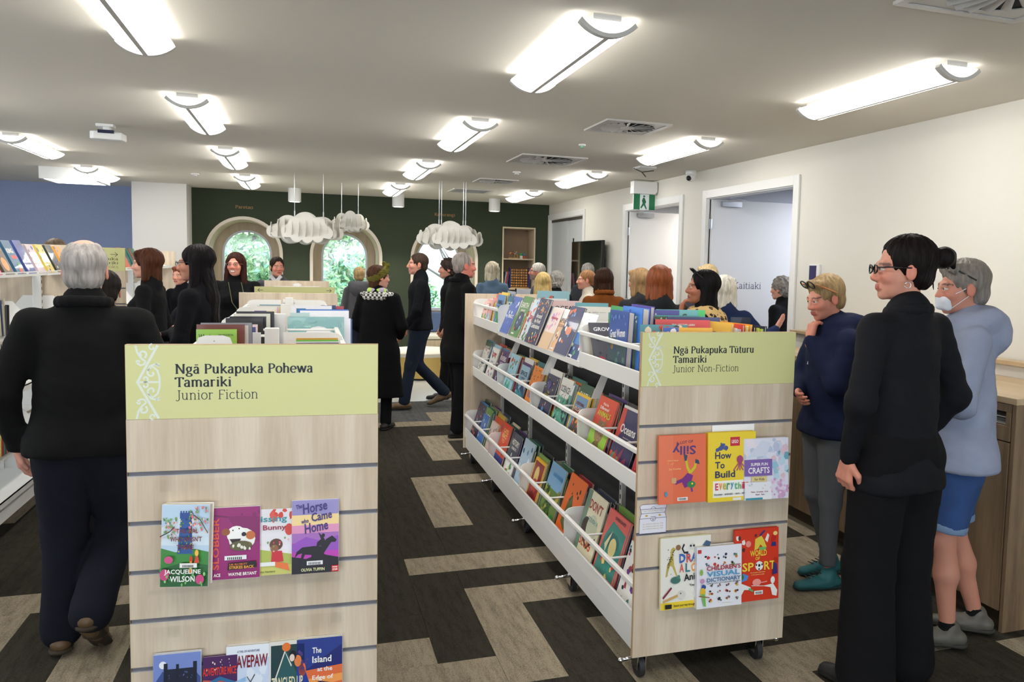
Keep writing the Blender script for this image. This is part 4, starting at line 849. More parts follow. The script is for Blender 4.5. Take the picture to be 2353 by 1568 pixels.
spo=[('r',0,0,1,1,(218,58,30)),('s',4,.02,.72,.2,.92,.05,[(90,44,30),(30,60,60),(240,236,230)]),('p',[(.46,.86),(.60,.90),(.66,.84),(.72,.74),(.66,.72),(.58,.78),(.52,.72),(.44,.70)],(226,206,70)),('p',[(.54,.74),(.72,.74),(.70,.70),(.56,.70)],(110,190,110)),('l',[(.56,.90),(.68,.97)],.03,(40,50,120)),('e',.47,.91,.03,.022,(90,50,36)),('p',[(.68,.84),(.74,.93),(.78,.9),(.74,.80)],(240,238,232)),('e',.92,.92,.05,.03,(244,214,130)),('p',[(.82,.80),(.92,.82),(.94,.88),(.84,.9)],(190,40,30)),('p',[(.82,.74),(.94,.74),(.93,.80),(.84,.80)],(50,50,120)),('e',.3,.80,.06,.045,(240,150,140)),
 ('t','WORLD',.34,.62,.38,.085,(244,222,70)),('t','OF',.46,.565,.10,.045,(244,222,70)),('t','SP',.16,.42,.26,.12,(244,222,70)),('t','RT',.66,.42,.26,.12,(244,222,70)),('e',.545,.485,.09,.065,(244,244,240)),('e',.545,.49,.026,.02,(20,20,24)),('e',.48,.50,.016,.016,(20,20,24)),('e',.61,.5,.016,.016,(20,20,24)),('e',.54,.44,.02,.012,(20,20,24)),('t','An energetic exploration',.34,.385,.34,.022,(244,200,120)),('t','of the sports we play',.36,.355,.3,.022,(244,200,120)),
 ('p',[(.02,.12),(.14,.26),(.34,.2),(.36,.16),(.2,.17),(.1,.06)],(244,242,238)),('p',[(.12,.28),(.26,.30),(.3,.36),(.18,.40),(.1,.36)],(90,140,210)),('e',.14,.35,.05,.04,(60,120,60)),('l',[(.3,.18),(.40,.14)],.03,(90,180,120)),('p',[(.62,.20),(.86,.22),(.96,.12),(.94,.04),(.84,.06),(.80,.17)],(244,242,238)),('e',.85,.27,.05,.05,(240,240,236)),('l',[(.36,.22),(.64,.2)],.01,(230,226,220)),('e',.48,.26,.10,.05,(246,160,150)),('l',[(.56,.25),(.72,.26)],.014,(246,160,150)),('p',[(.84,.34),(.96,.36),(.94,.54),(.86,.5)],(60,50,120)),('e',.93,.54,.05,.04,(190,50,30)),('r',.42,.09,.62,.145,(240,240,236))]+[('r',.45+.018*i,.1,.46+.018*i,.13,(30,30,30)) for i in range(8)]
on_panel(MR,'red sports hardback with a football in its title, rightmost in the lower pocket',.428,.312,.208,.014,.302,.040,(212,52,28),spo,4,0,15,G2)
# treasure chest sticker
mb=MB(); c1=C3((236,236,246)); c2=C3((70,30,80)); cg=C3((214,170,60))
def pl(p,c,y): mb.col=c; v=mb.V([(a,y,b) for a,b in p]); mb.F(tuple(range(v,v+len(p))))
base=[(0,0),(.118,0),(.118,.062),(.110,.083),(.118,.112),(.108,.12),(.01,.12),(0,.112),(.008,.083),(0,.062)]
pl(base,c1,-.0003)
mb.col=c2
for p in ([base[i] for i in (0,1,2,3,4,5,6,7,8,9,0)],[(0,.062),(.118,.062)],[(.008,.083),(.11,.083)],[(.004,.1),(.114,.1)],ar(.059,.062,.011,.012,180,360)+[(.07,.068),(.048,.068)],ar(.059,.1,.01,.008,0,180)): ribbon(mb,p,.0016,.0016,-.0006)
for a,b in ((.03,.073),(.088,.073)): pl(circ(a,b,.006,n=8,ry=.004),cg,-.0006)
mb.col=C3((200,180,130))
for z in (.016,.026,.036,.09): put(mb,'ALL POINTS AND ALL THE' if z<.05 else 'THE TREASURE IS HERE',.014,z,.09,.005,-.0006)
pl(circ(.059,.056,.0025,n=8),c2,-.0008)
o=mb.build('chest_sticker',M_print); o.matrix_world=MR@Matrix.Translation((.012,-.0008,.622)); tag(o,'white treasure chest sticker on the left edge of the right slat panel','sticker')
# ================================================================ books standing in the bins
ORD=['first','second','third','fourth','fifth','sixth','seventh','eighth','ninth','tenth','eleventh','twelfth']
def cname(c):
    r,g,b=c; m=max(c); n=min(c)
    if m-n<28: return 'black' if m<70 else 'grey' if m<190 else 'white'
    if r>=g>=b: return ('cream' if n>170 else 'yellow' if g>165 else 'orange' if g>95 and r>200 else 'brown' if r<170 else 'red')
    if r>=b>=g: return 'pink' if r>190 and b>110 else 'maroon' if r<150 else 'red'
    if g>=r and g>=b: return 'green' if b<150 else 'teal'
    if b>=g>=r: return 'navy' if m<120 else 'teal' if g>b*.88 else 'blue'
    return 'purple' if m<200 else 'lilac'
V=Vector
def at_unit(U,u,v,z): 
    return Matrix.Translation(U.location)@Matrix.Rotation(U.rotation_euler.z,4,'Z')@V((u,v,z))
PALS={'mid':[(230,228,222),(40,110,110),(24,34,70),(206,66,44),(240,200,60),(60,130,170),(30,80,60),(16,20,26),(150,190,210),(232,130,50),(90,60,120),(180,40,60)],
      'low':[(24,32,66),(60,120,90),(222,90,50),(60,120,180),(20,26,30),(120,160,80),(226,214,190),(90,60,130),(40,70,60),(200,170,60),(160,50,60),(70,80,96)],
      'top':[(60,90,170),(230,120,130),(240,200,60),(220,60,50),(80,160,160),(232,228,218),(40,60,120),(120,150,190)]}
_R=random.Random(11)
T_=lambda s,x,z,w,h,c=(250,248,240):('t',s,x,z,w,h,c)
SP={} # special front covers: key -> (size w,h ; base colour; art)
SP['mid',0]=(.22,.275,(40,40,96),[('r',0,0,1,1,(38,38,92)),('p',[(0,.35),(.25,.6),(.2,1),(0,1)],(206,60,50)),('p',[(.0,.1),(.3,.3),(.2,.45),(.4,.2),(.6,.4),(.55,.1),(.8,.25),(.9,.05),(1,.0),(0,0)],(140,50,80)),('s',8,.05,.05,.5,.2,.08,[(60,160,140),(206,80,60)]),T_('Oceans',.16,.60,.74,.15),T_('Secrets of the deep',.4,.52,.4,.03)],'navy book with a red octopus and large white title')
SP['mid',1]=(.225,.285,(226,70,44),[('r',0,0,1,1,(60,110,190)),('r',0,.3,1,1,(226,72,46)),('p',[(0,.1),(.5,.0),(1,.1),(1,.4),(.5,.5),(0,.5)],(150,200,60)),('e',.52,.40,.24,.2,(150,120,80)),('p',[(.3,.5),(.36,.66),(.46,.56)],(150,120,80)),('p',[(.74,.5),(.7,.66),(.58,.56)],(150,120,80)),('s',24,.32,.24,.72,.56,.02,[(60,44,30),(200,170,120)]),('e',.43,.44,.05,.03,(230,220,90)),('e',.62,.44,.05,.03,(230,220,90)),('e',.52,.14,.16,.1,(120,90,60)),T_("What's the",.3,.86,.3,.05),T_('Difference?',.2,.78,.5,.06),T_('ANIMALS',.14,.66,.72,.1,(214,220,60))],'red book with a wild cat face and yellow green title')
SP['mid',3]=(.2,.25,(240,196,40),[('r',0,0,1,1,(240,196,40)),('r',.07,.05,.93,.94,(110,150,190)),('p',[(.07,.05),(.93,.05),(.6,.6),(.4,.6)],(70,60,60)),('s',10,.3,.1,.7,.5,.07,[(230,90,30),(250,170,50)]),('r',.12,.5,.88,.7,(140,30,40)),T_('EVERYTHING',.2,.74,.55,.07,(120,20,30)),T_('VOLCANOES',.13,.61,.74,.09),T_('& EARTHQUAKES',.16,.52,.66,.06,(250,220,120))],'yellow bordered book about volcanoes')
SP['mid',4]=(.2,.27,(70,150,150),[('r',0,0,1,1,(80,160,140)),('r',0,.78,1,1,(230,232,236)),('s',26,.02,.05,.98,.7,.09,[(240,240,240),(30,50,60),(60,140,90),(90,190,160)]),T_('Undersea',.1,.82,.7,.1,(40,150,100)),T_('Reef',.16,.66,.66,.12)],'teal green sea creature book')
SP['mid',6]=(.205,.27,(32,30,80),[('r',0,0,1,1,(30,30,76)),('s',20,.05,.05,.95,.95,.03,[(240,220,90),(200,90,60),(220,220,240)]),('e',.4,.78,.16,.1,(70,60,130)),T_('THE',.4,.58,.2,.05,(240,220,60)),T_('COSMOS',.2,.46,.6,.1,(240,220,60)),('e',.4,.2,.1,.06,(90,130,200))],'dark blue space book with gold stars')
SP['mid',7]=(.21,.28,(232,120,40),[('r',0,0,1,1,(236,140,50)),('s',30,.05,.5,.95,.95,.03,[(140,60,20)]),T_('WORLD',.15,.4,.5,.12,(60,110,190)),T_('100',.2,.25,.5,.12,(60,110,190))],'bright orange book of facts')
SP['mid',8]=(.22,.29,(160,210,230),[('r',0,0,1,1,(166,212,230)),('s',12,.2,.62,.9,.9,.07,[(190,80,50),(90,160,60),(60,60,70)]),('l',[(.1,.5),(.9,.5)],.01,(30,30,40)),T_('COMIC',.2,.38,.5,.1,(30,30,40)),('s',10,.2,.05,.7,.3,.1,[(60,120,80),(70,180,150)])],'pale blue book with little cartoon animals')
SP['mid',10]=(.22,.27,(234,232,228),[('r',0,0,1,1,(234,232,228)),('s',18,.05,.05,.95,.9,.08,[(200,40,50),(70,120,180),(40,40,50)]),T_('BODY',.2,.74,.6,.12,(200,40,50))],'white book with red and blue drawings')
SP['mid',11]=(.2,.26,(230,226,220),[('r',0,0,1,1,(232,230,224)),('s',12,.1,.05,.9,.5,.08,[(70,140,80),(60,60,60)]),('s',8,.1,.7,.9,.95,.07,[(170,40,80)])],'white and green book by the far panel')
SP['low',0]=(.21,.25,(232,230,226),[('r',0,0,1,1,(234,232,228)),('s',22,.05,.05,.95,.95,.08,[(170,60,80),(50,120,110),(40,40,60),(110,60,140)])],'white book scattered with beetle drawings')
SP['low',1]=(.235,.30,(224,100,96),[('r',0,0,1,1,(224,104,98)),('p',[(.05,.1),(.95,.1),(.95,.8),(.3,.86),(.1,.6)],(60,140,130)),('e',.5,.6,.3,.12,(40,110,110)),('e',.56,.52,.16,.14,(230,214,150)),('p',[(.2,.5),(.4,.74),(.3,.4)],(236,226,180)),('s',14,.1,.05,.9,.36,.08,[(224,80,90),(240,220,120),(60,150,140)]),T_('OWEN DAVEY',.35,.9,.5,.05,(60,50,60))],'coral pink picture book with teal sea lion')
SP['low',2]=(.24,.31,(228,222,190),[('r',0,0,1,1,(228,222,194)),('r',0,0,.2,1,(110,140,120)),('e',.3,.45,.2,.16,(60,44,40)),('e',.6,.5,.26,.2,(200,206,180)),('l',[(.3,.3),(.6,.2),(.9,.4)],.05,(60,44,40)),T_('DON\'T',.22,.74,.66,.15,(170,60,40)),T_('SQUISH A',.34,.56,.5,.08,(120,150,150)),T_('SLUG',.2,.18,.6,.16,(200,90,40))],"cream picture book titled Don't Squish a Slug")
SP['low',3]=(.2,.26,(70,54,130),[('r',0,0,1,1,(64,50,124)),T_('ALIEN',.3,.74,.5,.1),T_('OUTER',.3,.62,.5,.1),('s',10,.1,.1,.9,.5,.07,[(110,200,150),(40,30,80)])],'purple book with white alien lettering')
SP['low',4]=(.24,.31,(228,104,40),[('r',0,0,1,1,(230,108,42)),('p',[(.2,.2),(.3,.6),(.45,.7),(.6,.5),(.9,.4),(.6,.3),(.5,.1)],(90,100,60)),('s',7,.1,.6,.9,.9,.05,[(60,50,30)])],'orange dinosaur book')
SP['low',5]=(.25,.30,(110,150,110),[('r',0,0,1,1,(120,170,210)),('r',0,.0,1,.56,(110,140,70)),('s',50,.02,.05,.98,.6,.07,[(60,100,50),(190,180,90),(140,130,70),(40,60,40)]),('r',.3,.78,.9,.84,(60,130,190)),('s',5,.5,.0,.95,.16,.1,[(40,150,70)])],'green landscape book of wild animals')
SP['low',6]=(.2,.255,(240,186,40),[('r',0,0,1,1,(240,186,40)),('r',.07,.05,.93,.93,(140,30,30)),('e',.45,.6,.2,.24,(226,200,120)),('e',.5,.4,.26,.16,(190,60,50)),('p',[(.1,.05),(.5,.3),(.9,.05)],(110,20,30))],'yellow bordered book with a dark red picture')
SP['low',7]=(.22,.3,(180,206,226),[('r',0,0,1,1,(180,206,226)),('s',14,.1,.1,.9,.9,.09,[(230,236,240),(70,110,160),(110,150,190)])],'pale blue patterned book')
SP['low',8]=(.22,.29,(222,66,40),[('r',0,0,1,1,(224,70,42)),T_('CATS',.2,.78,.56,.1,(244,220,120)),T_('REACT',.2,.66,.56,.1,(244,220,120)),T_('TO',.3,.55,.3,.08,(244,220,120)),('s',10,.1,.3,.9,.5,.09,[(170,90,40),(230,150,70)]),('r',0,0,1,.24,(50,70,140))],'orange red book with yellow title')
SP['low',9]=(.18,.24,(226,190,180),[('r',0,0,1,1,(216,196,186)),('s',12,.1,.1,.9,.9,.09,[(190,120,100),(120,90,110)])],'small beige book')
SP['low',10]=(.18,.24,(70,120,190),[('r',0,0,1,1,(70,120,190)),('s',8,.1,.2,.9,.9,.09,[(40,60,120),(220,220,200)])],'blue storybook')
SP['low',11]=(.22,.28,(34,34,70),[('r',0,0,1,1,(34,34,68)),('s',12,.1,.1,.9,.9,.08,[(200,60,60),(140,160,200),(230,120,100)])],'dark navy book with small red figures')
_mp={('mid',1):0,('mid',2):1,('mid',3):3,('mid',4):4,('mid',5):6,('mid',6):7,('mid',8):8,('mid',10):10,('mid',11):11,('low',0):0,('low',1):1,('low',2):2,('low',3):4,('low',4):5,('low',5):6,('low',6):7,('low',8):8,('low',9):9,('low',10):10,('low',11):11}
SP={(t,k):SP[t,v] for (t,k),v in _mp.items()}
def stack(U,tier,k,n,sgn=1):
    z0,uo={'mid':(.75,.092),'low':(.22,.034)}[tier]; dep={'mid':.20,'low':.24}[tier]
    bay,c=divmod(k,3); v=BV[bay]+(BV[bay+1]-BV[bay])*(c+1)/3-.02
    u=uo+_R.uniform(0,.012); tn={'mid':'middle row','low':'lowest row'}[tier]
    for i in range(n):
        t=_R.choice((.007,.009,.012,.016,.010)); pal=_R.choice(PALS[tier]); w,h=_R.uniform(.20,.26),_R.uniform(.25,.32 if tier=='low' else .30); tilt=17-i*1.2+_R.uniform(-1.0,1.0)
        items=None; nm=None
        if i==0 and (tier,k) in SP: w,h,pal,items,nm=SP[tier,k]; w*=1.12; h*=1.08 if tier=='low' else 1.02
        elif i<3: items=rand_art(_R.randrange(9999),pal); h=min(.31,h+.008*i)
        desc=nm or '%s book'%cname(pal)
        lab='%s, %s, %s bin'%(desc,tn,ORD[k]) if nm else '%s, %s in its stack, %s, %s bin from near end'%(desc,ORD[i],tn,ORD[k])
        vv=v-_R.uniform(0,.02)-(.0 if c<2 else .01)
        P=at_unit(U,u,vv,z0+.0025)
        book(lab,P,(w,t,h),pal,Matrix.Rotation(U.rotation_euler.z,4,'Z')@lean(-90,tilt),items,'picture books in the %s'%tn,_R.randrange(999))
        u+=t/math.cos(math.radians(tilt))+.0025
        if u>uo+dep-.05: break
for k in range(12):
    stack(RU,'low',k,9 if k in (2,4,5,8) else 8); stack(RU,'mid',k,7)
# face-out books on the sloping display shelves (far to near)
disp=[(.245,.285,(70,100,180),[('r',0,0,1,1,(66,98,184)),('s',12,.05,.3,.9,.9,.08,[(90,130,210),(230,230,240)]),T_('PINOC',.3,.42,.6,.1)],'blue storybook'),
(.2,.26,(226,110,60),None,'orange comic style book'),(.24,.30,(90,140,80),None,'green and orange jungle book'),(.23,.27,(234,140,60),None,'orange fox book'),
(.22,.29,(210,224,236),[('r',0,0,1,1,(206,222,236)),('s',20,.05,.4,.95,.95,.07,[(60,90,150),(230,90,70),(250,250,250)]),T_('Pi',.2,.46,.4,.16,(200,50,50)),('s',14,.05,.02,.95,.35,.09,[(90,130,70),(220,90,50)])],'pale blue book with red title'),
(.25,.30,(34,44,92),[('r',0,0,1,1,(32,42,90)),('s',26,.04,.68,.96,.97,.045,[(230,90,50),(240,200,150),(90,150,180),(240,170,60)]),('s',20,.04,.03,.96,.30,.05,[(230,90,50),(240,200,90),(90,150,180)]),T_('Around',.26,.56,.5,.10),T_('the World',.24,.45,.54,.09),T_('Celebrations',.10,.33,.78,.10)],'navy picture book about celebrations around the world'),
(.22,.26,(240,226,214),[('r',0,0,1,1,(240,222,214)),('s',12,.1,.5,.9,.95,.09,[(240,170,190),(200,150,210)]),T_('tinkering',.2,.7,.6,.1,(200,50,50)),('r',0,0,1,.4,(226,190,150))],'pale pink making and tinkering book'),
(.21,.25,(238,190,150),None,'peach coloured book'),(.24,.29,(36,46,96),[('r',0,0,1,1,(36,46,96)),('s',16,.05,.05,.95,.95,.07,[(230,120,80),(240,240,240),(110,150,200)]),('e',.5,.5,.2,.09,(232,140,110))],'navy book with orange mushrooms'),
(.2,.24,(60,120,190),None,'blue sea book')]
VL=[2.86,2.71,2.57,2.43,2.27,2.07,1.80,1.63,1.47,1.28]
for i,(w,h,c,it,nm) in enumerate(disp):
    v=VL[i]
    off=.012*((i*2)%3)
    P=at_unit(RU,.0735+off*.0,v,1.186+.001*(i%2))
    tilt=21+(0 if i%2 else 1.5); Mx=Matrix.Rotation(RU.rotation_euler.z,4,'Z')@lean(-90,tilt,0)
    P=P+Mx.to_3x3()@V((0,-.040 if i==5 else -.0125 if i%2 else -.026,0))+V((.022,0,0))
    book('%s on the sloping display shelf, %s from far end'%(nm,ORD[i]),P,(w,.011,h),c,Mx,it or rand_art(77+i,c),'face out books on the display shelf',i)
# green book standing above the display, near end bay bin
def free(label,U,u,v,z,size,c,face,tilt,roll=0,items=None,seed=1,grp='books in the top row'):
    return book(label,at_unit(U,u,v,z),size,c,Matrix.Rotation(U.rotation_euler.z,4,'Z')@lean(face,tilt,roll),items,grp,seed)
green=[('r',0,0,1,1,(50,150,80)),T_('BOTANY',.2,.7,.6,.1,(30,90,50)),T_('LAWN',.2,.5,.55,.14,(230,240,220))]
free('bright green book standing between the display shelf and the near top bin',RU,.25,1.15,1.19,(.22,.02,.30),(40,150,80),-90,10,0,green)
free('dark book with silver title slumped against the side of the near top bin',RU,.095,.80,1.20,(.19,.010,.27),(60,60,70),-6,41,0,[('r',0,0,1,1,(66,66,76)),T_('GROWING',.1,.8,.8,.09,(220,220,226)),('s',14,.1,.1,.9,.7,.08,[(90,90,100),(40,40,46),(150,40,60)])])
free('yellow edged thin book slumped behind the dark book',RU,.10,.815,1.195,(.19,.008,.25),(220,180,60),-6,41,0,[('r',0,0,1,1,(226,190,70))])
gw_=[('r',0,0,1,1,(44,84,160)),('p',[(0,.0),(1,0),(1,.5),(0,.62)],(50,80,90)),('s',16,.05,.05,.95,.45,.09,[(150,110,60),(40,70,110),(90,130,120)]),('t','Great Women',.1,.56,.8,.13,(250,250,250),.08,(250,250,250)),('s',6,.1,.8,.9,.95,.05,[(90,130,200)])]
free('blue hardback with white handwritten title standing in the near top bin',RU,.098,.66,1.19,(.235,.030,.300),(40,80,160),-90,3,0,gw_)
free('tall light blue hardback behind the handwritten title book',RU,.145,.62,1.19,(.24,.034,.32),(70,130,220),-90,3,0,[('r',0,0,1,1,(80,140,226)),('s',5,.2,.7,.8,.95,.04,[(120,170,236)])])
free('violet backed hardback behind the light blue one',RU,.195,.64,1.19,(.23,.02,.328),(90,80,170),-90,3,0,None)
for i,(c,h) in enumerate((((36,60,90),.27),((150,170,180),.25),((230,220,90),.24),((90,140,160),.27),((200,206,200),.23))):
    free('%s book, %s of the slim ones behind the tall blue hardbacks'%(cname(c),ORD[i]),RU,.225+.016*i,.60-.03*i,1.19,(.2,.012,h),c,-90,2,0,rand_art(300+i,c))
# far top bin books
for i,(c,h,u,vv,tl,f) in enumerate((((236,170,170),.22,.10,3.62,12,-90),((240,210,90),.2,.125,3.60,10,-90),((230,150,150),.23,.15,3.62,10,-90),((222,90,40),.26,.17,3.58,9,-90),((238,150,50),.27,.19,3.58,8,-90),
      ((90,140,200),.27,.11,3.28,10,-88),((240,200,60),.29,.13,3.26,10,-88),((110,150,190),.28,.155,3.24,9,-88),((150,160,180),.3,.18,3.24,8,-88),((70,120,150),.27,.12,3.0,10,-90),((120,100,120),.26,.15,3.0,9,-90),((200,206,216),.26,.18,3.0,9,-90),((40,60,110),.25,.205,2.98,8,-90))):
    free('%s book, %s from the far left in the far top bin'%(cname(c),ORD[i] if i<12 else 'last'),RU,u,vv,1.19,(.2,.013,h),c,f,tl,0,rand_art(500+i,c) if i in (0,1,2,4,5,6,9) else None,grp='books in the far top bin')
free('pink children book low in the corner of the far top bin',RU,.092,3.70,1.19,(.18,.01,.20),(240,190,190),-90,14,0,rand_art(901,(240,196,190)))
# right hand side top bins, covers towards the near end
def rs(label,u,v,size,c,items=None,face=-16,tilt=9,seed=1,roll=0,dz=0): return free(label,RU,u,v,1.19+dz,size,c,face,tilt,roll,items,seed,'books in the right hand top bins')
rs('red animal book with white bear silhouettes in the near top bin',.150,.20,(.235,.014,.285),(222,50,44),[('r',0,0,1,1,(236,234,230)),('r',0,.86,1,1,(222,50,44)),('s',22,0,.82,1,.9,.05,[(222,50,44)]),('s',7,.08,.62,.95,.8,.08,[(50,30,28),(120,40,30)]),('s',5,.55,.62,.8,.8,.06,[(60,150,80),(240,160,50),(220,60,40)]),T_('FIND DISCOVER LEARN',.3,.91,.42,.03)],-14,6,3)
rs('teal book with capital title in the near top bin',.045,.11,(.20,.012,.27),(70,140,150),[('r',0,0,1,1,(80,146,156)),('s',6,.1,.86,.9,.97,.07,[(200,60,60),(236,220,190),(60,60,60)]),T_('I ATE SUNSHINE',.1,.72,.76,.08),T_('FOR BREAKFAST',.1,.62,.76,.08),('s',8,.1,.1,.9,.5,.08,[(70,180,110),(240,180,70)])],-12,8,4)
rs('blue and yellow facts book before the red one',.125,.065,(.21,.012,.262),(240,180,50),[('r',0,0,1,1,(240,182,52)),('r',0,0,.32,1,(60,100,190)),('s',3,.08,.8,.28,.95,.07,[(240,240,240)]),T_('STRANGE',.34,.76,.6,.11)],-12,8,5)
rs('navy book of one hundred facts in the near top bin by the panel',.235,.27,(.235,.014,.292),(40,44,110),[('r',0,0,1,1,(40,46,110)),('t','100',.2,.80,.2,.09,(250,248,240),-.1,(250,248,240)),('t','facts',.42,.74,.34,.12,(250,248,240),-.1,(250,248,240)),('l',[(.25,.76),(.5,.7),(.8,.72)],.014,(250,248,240)),('r',0,0,1,.5,(240,220,80))],-14,5,6)
rs('purple book with white sparkles behind the green one',.150,.50,(.23,.02,.31),(70,64,150),[('r',0,0,1,1,(72,66,154)),('s',18,.02,.7,.6,.95,.03,[(240,240,250),(220,80,140),(110,170,220)])],-16,5,7)
rs('green grass edged book in front of the purple one',.135,.42,(.21,.012,.285),(70,100,60),[('r',0,0,1,1,(80,104,70)),('s',20,0,.9,1,1,.04,[(190,220,90),(240,240,230)])],-16,6,8)
rs('teal edged thin book behind the red animal book',.22,.40,(.22,.012,.29),(70,160,160),[('r',0,0,1,1,(80,170,166))],-12,5,9)
rs('turquoise book with small white houses in the right top bin',.33,.60,(.24,.014,.305),(110,196,196),[('r',0,0,1,1,(120,200,200)),('s',12,.1,.86,.9,.96,.04,[(240,240,240),(40,60,70)]),('r',.85,.9,1,1,(80,220,110))],-12,5,10)
for i,(c,h,w) in enumerate((((236,190,80),.275,.2),((232,232,236),.255,.2),((206,206,226),.25,.19),((210,70,60),.27,.2),((240,220,120),.265,.2),((236,160,50),.27,.2),((30,34,60),.26,.19),((214,220,70),.255,.18),((190,206,60),.25,.18),((24,30,60),.262,.2))):
    rs('%s book, %s from the left in the row right of the navy facts book'%(cname(c),ORD[i]),.40+.018*i,.30-.0*i,(.2,.012,h),c,rand_art(700+i,c),-78,3,i)
rs('dark navy book at the right end of the near right top bin',.59,.34,(.09,.02,.285),(22,26,50),rand_art(811,(22,26,50)),-10,2)
for i,(c,h,v) in enumerate((((226,224,218),.262,1.0),((150,190,170),.26,1.06),((232,230,224),.27,1.12),((120,190,200),.25,1.18),((236,236,230),.26,1.3),((90,150,160),.27,1.42),((226,222,214),.28,1.9),((110,170,180),.30,2.0),((60,130,140),.27,2.1),((230,200,200),.29,2.5),((40,60,110),.28,2.62),((200,170,80),.26,2.75),((226,226,226),.29,2.85),((140,180,190),.31,2.95))):
    it=[('r',0,0,1,1,(140,184,194)),('e',.66,.55,.2,.18,(70,110,140)),('e',.66,.55,.14,.12,(150,196,206)),('s',4,.1,.6,.5,.9,.06,[(200,90,60),(40,50,70)]),('r',.3,.05,.8,.28,(236,238,236)),T_('My World',.4,.12,.3,.06,(40,60,70))] if i==13 else (rand_art(600+i,c) if i%3==0 else None)
    rs('%s book, %s from near end in the farther right top bins'%(cname(c),ORD[i] if i<12 else ('thirteenth' if i==12 else 'fourteenth')),.385+.02*(i%3),v+.1,(.25 if i==13 else .22,.014,h-(.0 if i==13 else .035)),c,it,-20,10,i)
# ---- books in the near left unit (tops only in view)
def lu(label,x,y,size,c,items=None,face=0,tilt=4,z=1.19,seed=1): return book(label,V((x,y,z)),size,c,lean(face,tilt),items,'books in the Junior Fiction unit',seed)
def winn(): return [('r',0,0,1,1,(150,196,70)),T_('Winnie',.06,.82,.34,.11,(30,40,30)),T_('and Wilbur',.16,.74,.3,.06,(30,40,30)),T_('WINNIE',.5,.66,.44,.1,(220,110,40)),T_('LAURA OWEN & KORKY PAUL',.54,.9,.38,.03,(50,60,40))]
lu('green paperback with a witch story title behind the left label holder',-.375,3.16,(.135,.012,.240),(150,196,70),winn(),0,4,1.19)
for i,(c,x,y,w,h) in enumerate((((120,50,40),-.385,3.26,.165,.250),((230,226,216),-.38,3.30,.17,.243),((150,150,160),-.38,3.34,.18,.25),((70,60,120),-.385,3.38,.185,.245))): lu('%s book, %s behind the green paperback'%(cname(c),ORD[i]),x,y,(w,.02,h),c,[('r',0,0,1,1,c)],0,3)
for i,(c,x,y,w,h) in enumerate((((60,70,120),-.36,3.95,.14,.205),((232,206,206),-.355,4.02,.14,.212),((30,24,24),-.36,4.12,.165,.235),((20,20,24),-.35,4.2,.165,.238),((216,214,200),-.34,4.3,.17,.245),((24,26,30),-.335,4.4,.18,.25),((90,120,150),-.33,4.5,.15,.24))): lu('%s book, %s in the middle of the left top bins'%(cname(c),ORD[i]),x,y,(w,.028,h-.02),c,[('r',0,0,1,1,c),('s',4,.1,.8,.9,.97,.05,[(200,80,60),c])],0,4)
for i,(c,x,y,w,h) in enumerate((((80,60,150),-.30,5.3,.07,.225),((240,226,190),-.29,5.32,.11,.225),((230,190,200),-.305,5.5,.14,.235),((214,212,204),-.30,5.62,.18,.24),((90,150,170),-.29,5.7,.17,.242),((220,206,70),-.16,5.6,.05,.235))): lu('%s book, %s in the far left top bin'%(cname(c),ORD[i]),x,y,(w,.03,h-.046),c,[('r',0,0,1,1,c)],0,3)
for i,(c,h) in enumerate((((240,170,60),.202),((110,196,80),.198),((240,240,230),.195),((40,50,120),.193),((240,190,140),.190))): lu('%s paperback, %s from the back of the small right hand stack'%(cname(c),ORD[i]),-.035,3.20-.034*i,(.152,.018,h),c,[('r',0,0,1,1,c),('r',.04,.9,.96,.97,(60,90,60) if i==1 else c)],0,2)
lu('small dark purple paperback left of the yellow topped stack',-.066,3.15,(.03,.02,.185),(90,20,90),[('r',0,0,1,1,(90,20,90))],0,2)
teal=[('r',0,0,1,1,(140,186,184)),('s',60,.0,.0,1,1,.16,[(150,192,190),(134,180,180),(166,204,200),(128,174,176)]),('e',.54,.44,.28,.34,(236,236,238)),('t','A night of fate',.42,.68,.24,.018,(90,90,90)),('t','the adventure of a rain dropped down',.34,.62,.42,.018,(90,90,90)),('e',.55,.48,.03,.035,(170,70,40)),('e',.4,.46,.07,.03,(150,190,210))]
lu('large teal washed picture book with a white circle in the right top bin',-.085,4.25,(.27,.012,.213),(90,150,150),teal,0,3)
for i,(c,y,x,w,h) in enumerate((((206,212,220),4.30,-.08,.30,.228),((60,90,150),4.34,-.07,.30,.222),((180,206,206),4.62,-.08,.10,.236),((50,110,190),4.72,-.04,.27,.25),((240,240,244),4.68,-.03,.26,.245),((30,110,140),4.76,-.05,.05,.252),((240,236,226),5.25,-.085,.24,.262),((40,50,110),5.3,.09,.09,.262),((180,60,70),5.32,.13,.10,.256))): lu('%s book, %s behind the large teal picture book'%(cname(c),ORD[i]),x,y,(w,.012,h-.026-.02*(i>5)),c,[('r',0,0,1,1,(240,240,246) if i in (0,4,6) else c)],0,3)
# label holders and book ends
def holder(x,y,w,h,lab):
    o=MB().prism([(0,0),(w,0),(w,h-.03),(w-.008,h-.008),(w-.03,h),(.03,h),(.008,h-.008),(0,h-.03)],-.001,.001,'y').build('book_end',M_metal,loc=(x,y,1.19)); tag(o,lab,'book end','white book ends'); MB().cyl((w/2,-.002,h-.02),(w/2,.002,h-.02),.003,8).build('rivet',M_alu,o)
holder(-.37,3.12,.120,.222,'white rounded book end in front of the green witch paperback')
